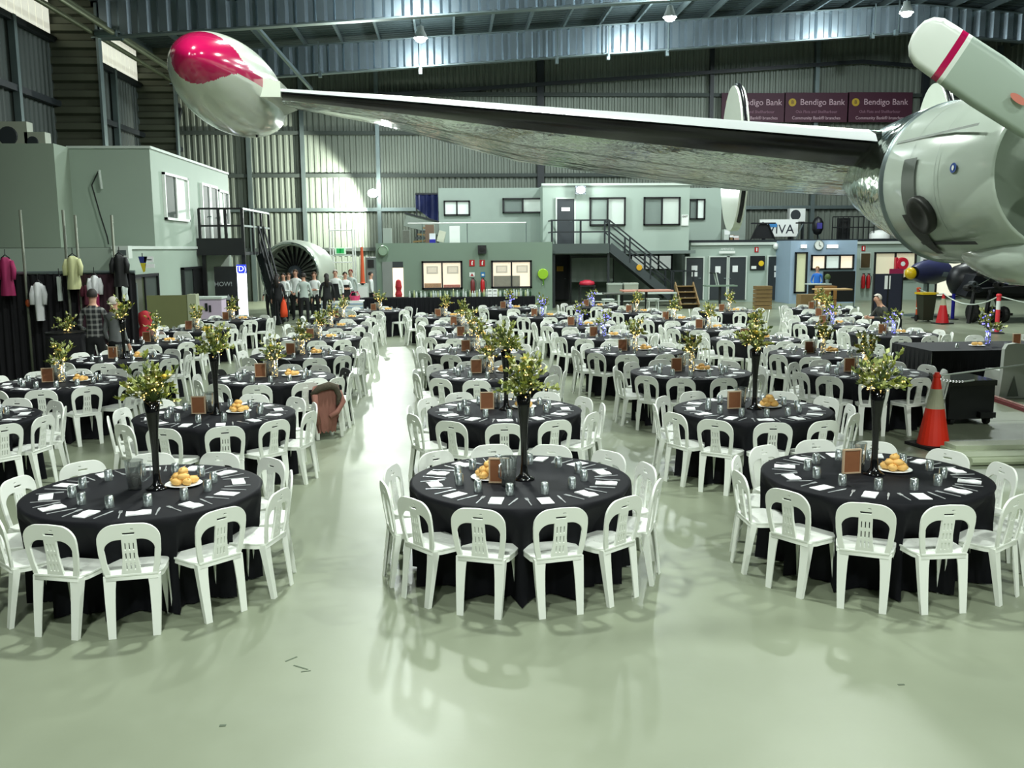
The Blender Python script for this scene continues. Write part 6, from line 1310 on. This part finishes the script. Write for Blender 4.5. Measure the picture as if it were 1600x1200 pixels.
garment(113, 400, 452, 22, mat('cream_jacket', (208, 212, 160), .7, var=.1, scale=8), 'cream yellow jacket hanging high on the curtain pole')
garment(147, 430, 482, 15, mat('white_cotton', (232, 234, 236)), 'white top with magenta skirt hanging by the plaid-shirted man', lower=M_sh1, lean=.3)
garment(186, 398, 448, 22, mat('black_jacket', (20, 22, 24), .6), 'black jacket with white sleeves hanging near the curtain end')
garment(194, 447, 470, 10, mat('pale_scarf', (180, 190, 184), .8), 'pale scarf-like garment under the black jacket', sleeves=False)
garment(92, 432, 470, 5, mat('pale_scarf', (180, 190, 184)), 'thin pale tie hanging between the uniform and cream jacket', sleeves=False, name='hanging_tie')
garment(136, 445, 476, 13, mat('maroon_cloth', (84, 26, 44), .8), 'dark maroon garment hanging left of the white and magenta outfit')
x, z = P(40, 474, CY - .3); t = thing('wall_ornament', 'small glowing amber ornament low on the curtain', 'ornament', (x, CY - .2, z)); MB().ball((0, 0, 0), (.05, .03, .08), 10, 6).build('ornament_body', mat('amber', (150, 66, 24), .5), t); MB().tube([(0, 0, .07), (0, 0, .2)], .006, 5).build('cord', M_frame, t)
# planter of flowers before the curtain
x = cx(97, 18.2); t = thing('black_pedestal', 'black cloth covered pedestal in front of the curtain', 'pedestal', (x, 18.2, 0)); MB().lathe([(.5, 0), (.4, .3), (.36, 1.0), (.36, 1.1), (.001, 1.1)], 24).build('drape', M_cur, t, smooth=True); MB().lathe([(.37, 1.09), (.37, 1.11), (.001, 1.11)], 24).build('pedestal_top', M_frame, t)
flowers(x, 18.2, 1.12, 'yellow-green flower ball with lights on the black pedestal', False, False, 1.0, 2)
# things right of the curtain
t = thing('office_partition', 'olive grey partition panel standing before the left block windows', 'partition', (P(268, 470, 24.6)[0], 24.6, 0)); MB().box(-.62, .40, 0, .05, .1, 1.48).build('panel', mat('olive_partition', (112, 116, 76), .8, var=.06), t); MB().box(.40, .62, -.02, .3, 0, 1.5).build('end_panel', mat('pale_partition', (160, 166, 138), .7), t); MB().box(-.62, .62, -.2, .25, 0, .1).build('foot', M_galv, t)
t = thing('low_cabinet', 'pale green low cupboard left of the olive partition', 'cabinet', (P(226, 490, 24)[0], 23.0, 0)); MB().box(-.5, .5, 0, .5, 0, 1.0).build('body', mat('pale_green_cab', (140, 158, 140), .6), t); MB().box(-.5, -.02, -.02, 0, .05, .95).box(.02, .5, -.02, 0, .05, .95).build('door_panel', mat('pale_green_cab2', (150, 168, 150), .6), t)
t = thing('info_stand', 'narrow stand of white leaflets beside the left block window', 'stand', (P(219, 460, 22.5)[0], 21.8, 0)); MB().box(-.16, .16, 0, .05, 0, 1.9).build('panel', mat('stand_grey', (96, 106, 104), .5), t)
for k in range(3): MB().box(-.12, .12, -.03, -.0, 1.2 + .22 * k, 1.38 + .22 * k).build('leaflet', M_paper, t)
t = thing('bunting_flag', 'blue and yellow pennant on the left block wall', 'flag', (P(221, 398, 23.5)[0], 23.55, 2.12)); MB().add([(-.1, 0, .36), (.12, 0, .36), (.08, 0, .2), (-.06, 0, .2)], [(3, 2, 1, 0)]).build('blue_cloth', mat('flag_blue', (30, 44, 110), .7), t); MB().add([(-.06, 0, .2), (.08, 0, .2), (.05, 0, 0), (0, 0, -.03)], [(3, 2, 1, 0)]).build('yellow_cloth', mat('flag_yellow', (190, 176, 40), .7), t); MB().tube([(0, 0, .36), (0, 0, .44)], .012, 5).build('cord', M_frame, t)
x, z = P(231, 411, 23.5); t = thing('wall_notice', 'white notices pinned beside the blue and yellow pennant', 'notice', (x, 23.56, z)); MB().box(-.1, .12, -.01, .0, .02, .16).box(-.08, .14, -.01, .0, -.12, -.02).build('sheet', M_paper, t); MB().box(-.06, .08, -.014, -.01, .07, .09).build('printing', M_galv, t)
x, z = P(196, 394, 23.4); t = thing('wall_projector', 'white wall unit above the black hanging jacket', 'wall unit', (x, 23.4, z - .15)); MB().box(-.2, .1, -.1, .18, 0, .3).build('casing', M_trim, t); MB().box(-.15, .05, -.11, -.1, .08, .2).build('grille', M_galv, t)
x = P(226, 490, 21.3)[0]; t = thing('red_sack_truck', 'red fire-hose cover on a stand left of the low cupboard', 'stand', (x, 21.3, 0)); MB().lathe([(.05, .5), (.17, .55), (.19, .8), (.12, .95), (.16, 1.1), (.13, 1.25), (.03, 1.3)], 12).build('red_bag', mat('red_cloth', (168, 34, 44)), t, smooth=True); MB().tube([(0, 0.05, 0), (0, .05, .6)], .03, 6).lathe([(.2, 0), (.2, .03)], 12, closed=True).build('stand', M_galv, t)
t = thing('pink_display', 'pale lilac draped display case left of the black booth', 'display case', (P(312, 470, 28)[0], 28.0, 0)); MB().box(-.72, .62, 0, .6, 0, 1.22).build('case', mat('lilac_case', (196, 178, 200), .6, var=.08), t)
b = MB(); vs = []
for k in range(25): x = -.72 + .6 * k / 24; vs += [(x, -.03 + .02 * math.sin(k * 1.6), .2), (x, -.02, 1.1)]
b.add(vs, [(2 * k, 2 * k + 2, 2 * k + 3, 2 * k + 1) for k in range(24)]); b.build('lilac_curtain', mat('lilac', (160, 124, 168), .8), t); MB().box(-.75, .65, -.05, .65, 1.2, 1.26).build('top_board', M_trim, t); MB().box(.15, .22, -.03, .0, .85, 1.08).box(.26, .32, -.03, .0, .82, 1.02).build('dark_motif', M_frame, t)

# ================================================================== people
def skin_body(joints, edges, name, mats, classify, levels=1):
    me = bpy.data.meshes.new(name); me.from_pydata([j[0] for j in joints], edges, []); o = bpy.data.objects.new(name, me); COL.objects.link(o)
    sm = o.modifiers.new('s', 'SKIN'); sm.use_smooth_shade = True
    if not me.skin_vertices: pass
    o.data.skin_vertices  # layer made with the modifier
    for i, j in enumerate(joints):
        sv = me.skin_vertices[0].data[i]; r_ = j[1]; sv.radius = r_ if isinstance(r_, tuple) else (r_, r_); sv.use_root = (i == 0)
    ss = o.modifiers.new('u', 'SUBSURF'); ss.levels = levels; ss.render_levels = levels
    bpy.context.view_layer.update(); dg = bpy.context.evaluated_depsgraph_get(); res = bpy.data.meshes.new_from_object(o.evaluated_get(dg)); bpy.data.objects.remove(o)
    res.name = name; res.materials.clear()
    for mm in mats: res.materials.append(mm)
    for p in res.polygons: p.material_index = classify(p.center); p.use_smooth = True
    return res
def person_mesh(pose):
    J = []; E_ = []
    def j(p, r_): J.append((tuple(p), r_)); return len(J) - 1
    def e(a, c): E_.append((a, c))
    sit = pose == 'sit'; hz = .50 if sit else .95
    pel = j((0, 0, hz), (.15, .11)); wa = j((0, .01 if not sit else .04, hz + .18), (.135, .10)); ch = j((0, .0 if not sit else .10, hz + .36), (.16, .115)); sh = j((0, -.01 if not sit else .14, hz + .47), (.13, .09)); nk = j((0, .0 if not sit else .18, hz + .56), .055); hd0 = j((0, .01 if not sit else .22, hz + .64), (.072, .082)); hd = j((0, .012 if not sit else .26, hz + .72), (.078, .095)); ht = j((0, .0 if not sit else .26, hz + .795), (.05, .06))
    for a, c in ((pel, wa), (wa, ch), (ch, sh), (sh, nk), (nk, hd0), (hd0, hd), (hd, ht)): e(a, c)
    nose = j((0, .115 if not sit else .36, hz + .69), .012); e(hd, nose)
    for s in (-1, 1):
        so = j((s * .17, 0 if not sit else .12, hz + .45), .058); e(sh, so)
        if pose == 'down': el, wr = (s * .245, -.02, hz + .17), (s * .25, .06, hz - .06)
        elif pose == 'fold': el, wr = (s * .24, .04, hz + .18), (s * .04, .2, hz + .20)
        elif pose == 'front': el, wr = (s * .25, .0, hz + .18), (s * .10, .22, hz + .05)
        else: el, wr = (s * .25, .24, hz + .26), (s * .08, .44, hz + .27)
        el = j(el, .042); wr_ = j(wr, .028); e(so, el); e(el, wr_); W = Vector(wr); D = (W - Vector(J[el][0])).normalized(); S_ = D.cross(Vector((s, 0, .2))).normalized()
        pm = j(W + D * .06, (.034, .018)); e(wr_, pm)
        for q, L in ((-.026, .058), (-.009, .07), (.009, .072), (.026, .06)): a = j(W + D * .10 + S_ * q, .0095); c = j(W + D * (.10 + L) + S_ * q * 1.2 - Vector((s * .02, 0, 0)), .008); e(pm, a); e(a, c)
        tb_ = j(W + D * .05 - S_ * .035 , .011); tb2 = j(W + D * .095 - S_ * .05, .009); e(wr_, tb_); e(tb_, tb2)
        if sit: kn, an = (s * .12, .42, hz + .02), (s * .13, .40, .09)
        else: kn, an = (s * .105, .02, .50), (s * .11, -.02, .09)
        hp = j((s * .09, .0, hz - .05), .095); k_ = j(kn, .062); a_ = j(an, .042); ft = j((an[0] * 1.15, an[1] + .14, .035), (.045, .03)); e(pel, hp); e(hp, k_); e(k_, a_); e(a_, ft)
    hipz = hz + .02
    wrs = [Vector(J[i][0]) for i in range(len(J)) if J[i][1] == .028]
    def cls(c):
        if c.z > hz + .53: return 0
        for w_ in wrs:
            if (c - w_).length < .2 and (abs(c.x) > .2 or c.y > .15) and not (c - w_).length > .2:
                if pose == 'down' and c.z < w_.z + .01 and abs(c.x) > .2: return 0
                if pose != 'down' and c.y > w_.y - .03 and c.z > .3: return 0
        if c.z < .07: return 3
        if sit: return 2 if c.z < hz + .1 and (c.y > -.2) and c.z < .62 else 1
        return 2 if c.z < hipz else 1
    me = skin_body(J, E_, 'person', [None] * 4, cls, 1); head = Vector(J[hd][0]); return me, head
PM = {p: person_mesh(p) for p in ('down', 'fold', 'front', 'sit')}
def hair_mesh(head, long_=False, bald=False):
    b = MB(); n, m_ = 14, 8; vs = []
    for i in range(m_ + 1):
        t_ = PI * .62 * i / m_
        for k in range(n):
            a = 2 * PI * k / n; fr = math.sin(a); lim = 1.0
            rx, ry, rz = .088, .108, .105
            tt = t_ * (1 if fr < .25 else .52) * (1 if not bald else .8)
            vs.append((head[0] + rx * math.sin(tt) * math.cos(a), head[1] + ry * math.sin(tt) * math.sin(a) - .008, head[2] + .01 + rz * math.cos(tt)))
    b.add(vs, [(i * n + k, (i + 1) * n + k, (i + 1) * n + (k + 1) % n, i * n + (k + 1) % n) for i in range(m_) for k in range(n)])
    if long_: b.tube([(head[0], head[1] - .07, head[2] + .02), (head[0], head[1] - .10, head[2] - .12), (head[0], head[1] - .09, head[2] - .36)], [.075, .085, .05], 10)
    return b
HM = {}
M_skin = mat('skin', (196, 150, 126), .55, var=.05)
def person(px, py, Y, pose, rz, shirt, trous, hair, label, long_=False, s_=1.0, x=None, z=0, extra=None, patterned=None):
    if x is None: x, _ = P(px, py, Y)
    me, head = PM[pose]; key = (pose, shirt.name, trous.name)
    if key not in HM:
        m2 = me.copy(); idx = [p.material_index for p in me.polygons]; m2.materials.clear()
        for mm in (M_skin, shirt, trous, M_frame): m2.materials.append(mm)
        m2.polygons.foreach_set('material_index', idx)
        HM[key] = m2
    t = thing('person', label, 'person', (x, Y, z), rz); t.scale = (s_,) * 3
    obj('body', HM[key], t); hair_mesh(head, long_).build('hair', hair, t, smooth=True)
    for s in (-1, 1): MB().ball((head[0] + s * .03, head[1] + .088, head[2] + .0), (.012, .008, .008), 6, 4).build('eye', M_frame, t); MB().ball((head[0] + s * .08, head[1], head[2] - .01), (.012, .02, .03), 6, 4).build('ear', M_skin, t)
    MB().box(head[0] - .022, head[0] + .022, head[1] + .083, head[1] + .093, head[2] - .052, head[2] - .044).build('mouth', mat('lip', (150, 84, 78), .6), t)
    if extra == 'apron': MB().add([(-.14, .145, .55), (.14, .145, .55), (.15, .15, .98), (.11, .155, 1.3), (-.11, .155, 1.3), (-.15, .15, .98), ], [(0, 1, 2, 3, 4, 5), (5, 4, 3, 2, 1, 0)]).build('apron', M_frame, t)
    return t
H_dk = mat('dark_hair', (34, 28, 24), .7); H_gr = mat('grey_hair', (186, 180, 170), .8); H_br = mat('brown_hair', (84, 60, 40), .7); H_bl = mat('blond_hair', (176, 140, 90), .7)
S_w = mat('white_shirt', (214, 220, 216), .8); S_w2 = mat('pale_grey_shirt', (176, 188, 182), .8); S_b = mat('black_top', (24, 26, 28), .8); T_b = mat('black_trousers', (18, 20, 22), .8); S_g = mat('grey_jumper', (104, 108, 108), .85, var=.1)
def plaid():
    m = bpy.data.materials.new('plaid_shirt'); m.use_nodes = True; nt = m.node_tree; b = nt.nodes['Principled BSDF']; tc = nt.nodes.new('ShaderNodeTexCoord'); sp = nt.nodes.new('ShaderNodeSeparateXYZ'); nt.links.new(tc.outputs['Object'], sp.inputs[0]); outs = []
    for ax, f_ in (('X', 11), ('Z', 11)):
        a = nt.nodes.new('ShaderNodeMath'); a.operation = 'MULTIPLY'; a.inputs[1].default_value = f_; nt.links.new(sp.outputs[ax], a.inputs[0])
        f2 = nt.nodes.new('ShaderNodeMath'); f2.operation = 'FRACT'; nt.links.new(a.outputs[0], f2.inputs[0]); g_ = nt.nodes.new('ShaderNodeMath'); g_.operation = 'GREATER_THAN'; g_.inputs[1].default_value = .62; nt.links.new(f2.outputs[0], g_.inputs[0]); outs.append(g_)
    ad = nt.nodes.new('ShaderNodeMath'); ad.operation = 'ADD'; nt.links.new(outs[0].outputs[0], ad.inputs[0]); nt.links.new(outs[1].outputs[0], ad.inputs[1]); dv = nt.nodes.new('ShaderNodeMath'); dv.operation = 'MULTIPLY'; dv.inputs[1].default_value = .5; nt.links.new(ad.outputs[0], dv.inputs[0])
    cr = nt.nodes.new('ShaderNodeValToRGB'); cr.color_ramp.elements[0].color = lin((34, 36, 38)); cr.color_ramp.elements[1].color = lin((138, 140, 136)); nt.links.new(dv.outputs[0], cr.inputs[0]); nt.links.new(cr.outputs[0], b.inputs['Base Color']); b.inputs['Roughness'].default_value = .85; return m
M_plaid = plaid()
person(148, 520, 16.9 + 1.1, 'front', .1, M_plaid, T_b, H_dk, 'man in grey plaid shirt seen from behind, by the left curtain', s_=1.08)
person(180, 520, 17.9, 'down', -.5, S_g, T_b, H_gr, 'grey-haired person in grey jumper beside the plaid-shirted man', s_=1.0)
person(1385, 480, 23.0, 'sit', R(100), mat('charcoal_jacket', (58, 60, 56), .85), T_b, H_gr, 'white-haired man in charcoal jacket seated leaning over table at right', s_=1.05)
xs_, ys_ = P(1388, 480, 23.0)[0], 23.0; chair(xs_, ys_, R(100), 'white plastic chair beneath the seated white-haired man', 'plastic chairs around the banquet tables', True)
person(1277, 430, 38.8, 'front', R(150), mat('blue_shirt', (40, 110, 200), .8), T_b, H_bl, 'woman in blue shirt standing at the booth desk', s_=.98)
WAIT = [(421, 36.0, 'down', 2.6, S_w, 'waiter in white shirt, leftmost of the group', H_dk, 0, .98), (434, 33.2, 'down', -.1, S_b, 'waitress in black seen from behind, second from left, near orange bag', H_dk, 1, 1.0), (444, 34.6, 'fold', 2.9, S_w, 'waiter in white shirt behind the black-clad waitress', H_dk, 0, 1.0), (452, 36.2, 'down', 3.3, S_w, 'waiter in white shirt under the fan left side', H_br, 0, .98),
        (463, 35.2, 'front', 3.0, S_w, 'tall waiter in white shirt in front of the fan hub', H_br, 0, 1.06), (475, 33.0, 'down', .1, S_w2, 'broad waiter in pale shirt seen from behind below the fan', H_dk, 0, 1.02), (492, 34.4, 'fold', 3.1, S_w, 'waiter with folded arms at right of the fan', H_br, 0, 1.02),
        (511, 33.5, 'down', .2, S_b, 'long-haired waitress in black seen from behind', H_dk, 1, 1.0), (525, 34.6, 'down', 3.1, S_w, 'waiter in white shirt and black apron facing the room', H_gr, 0, 1.06), (540, 35.5, 'fold', -2.8, S_w, 'waiter in white shirt right of the aproned one', H_dk, 0, 1.0), (549, 36.6, 'down', 2.9, S_w2, 'waitress with reddish hair behind the striped side table', mat('red_hair', (120, 50, 44), .7), 0, 1.04), (580, 36.9, 'down', -1.4, S_w, 'waiter in white shirt at the left end of the bar', H_dk, 0, .98)]
for px, Y, pose, rz, sh_, lab, hr, lg, s_ in WAIT: person(px, 460, Y, pose, rz, sh_, T_b, hr, lab, bool(lg), s_, extra='apron' if 'apron' in lab else None)
x = P(443, 470, 33.0)[0]; t = thing('orange_bag', 'bright orange cloth hanging beside the black-clad waitress', 'bag', (x, 33.0, .28)); MB().lathe([(.03, .62), (.09, .5), (.13, .2), (.12, .02), (.02, 0)], 12).build('bag_body', mat('bright_orange', (226, 74, 30), .7), t, smooth=True); MB().tube([(-.03, 0, .6), (0, 0, .72), (.03, 0, .6)], .01, 5).build('handle', mat('bright_orange', (226, 74, 30)), t)
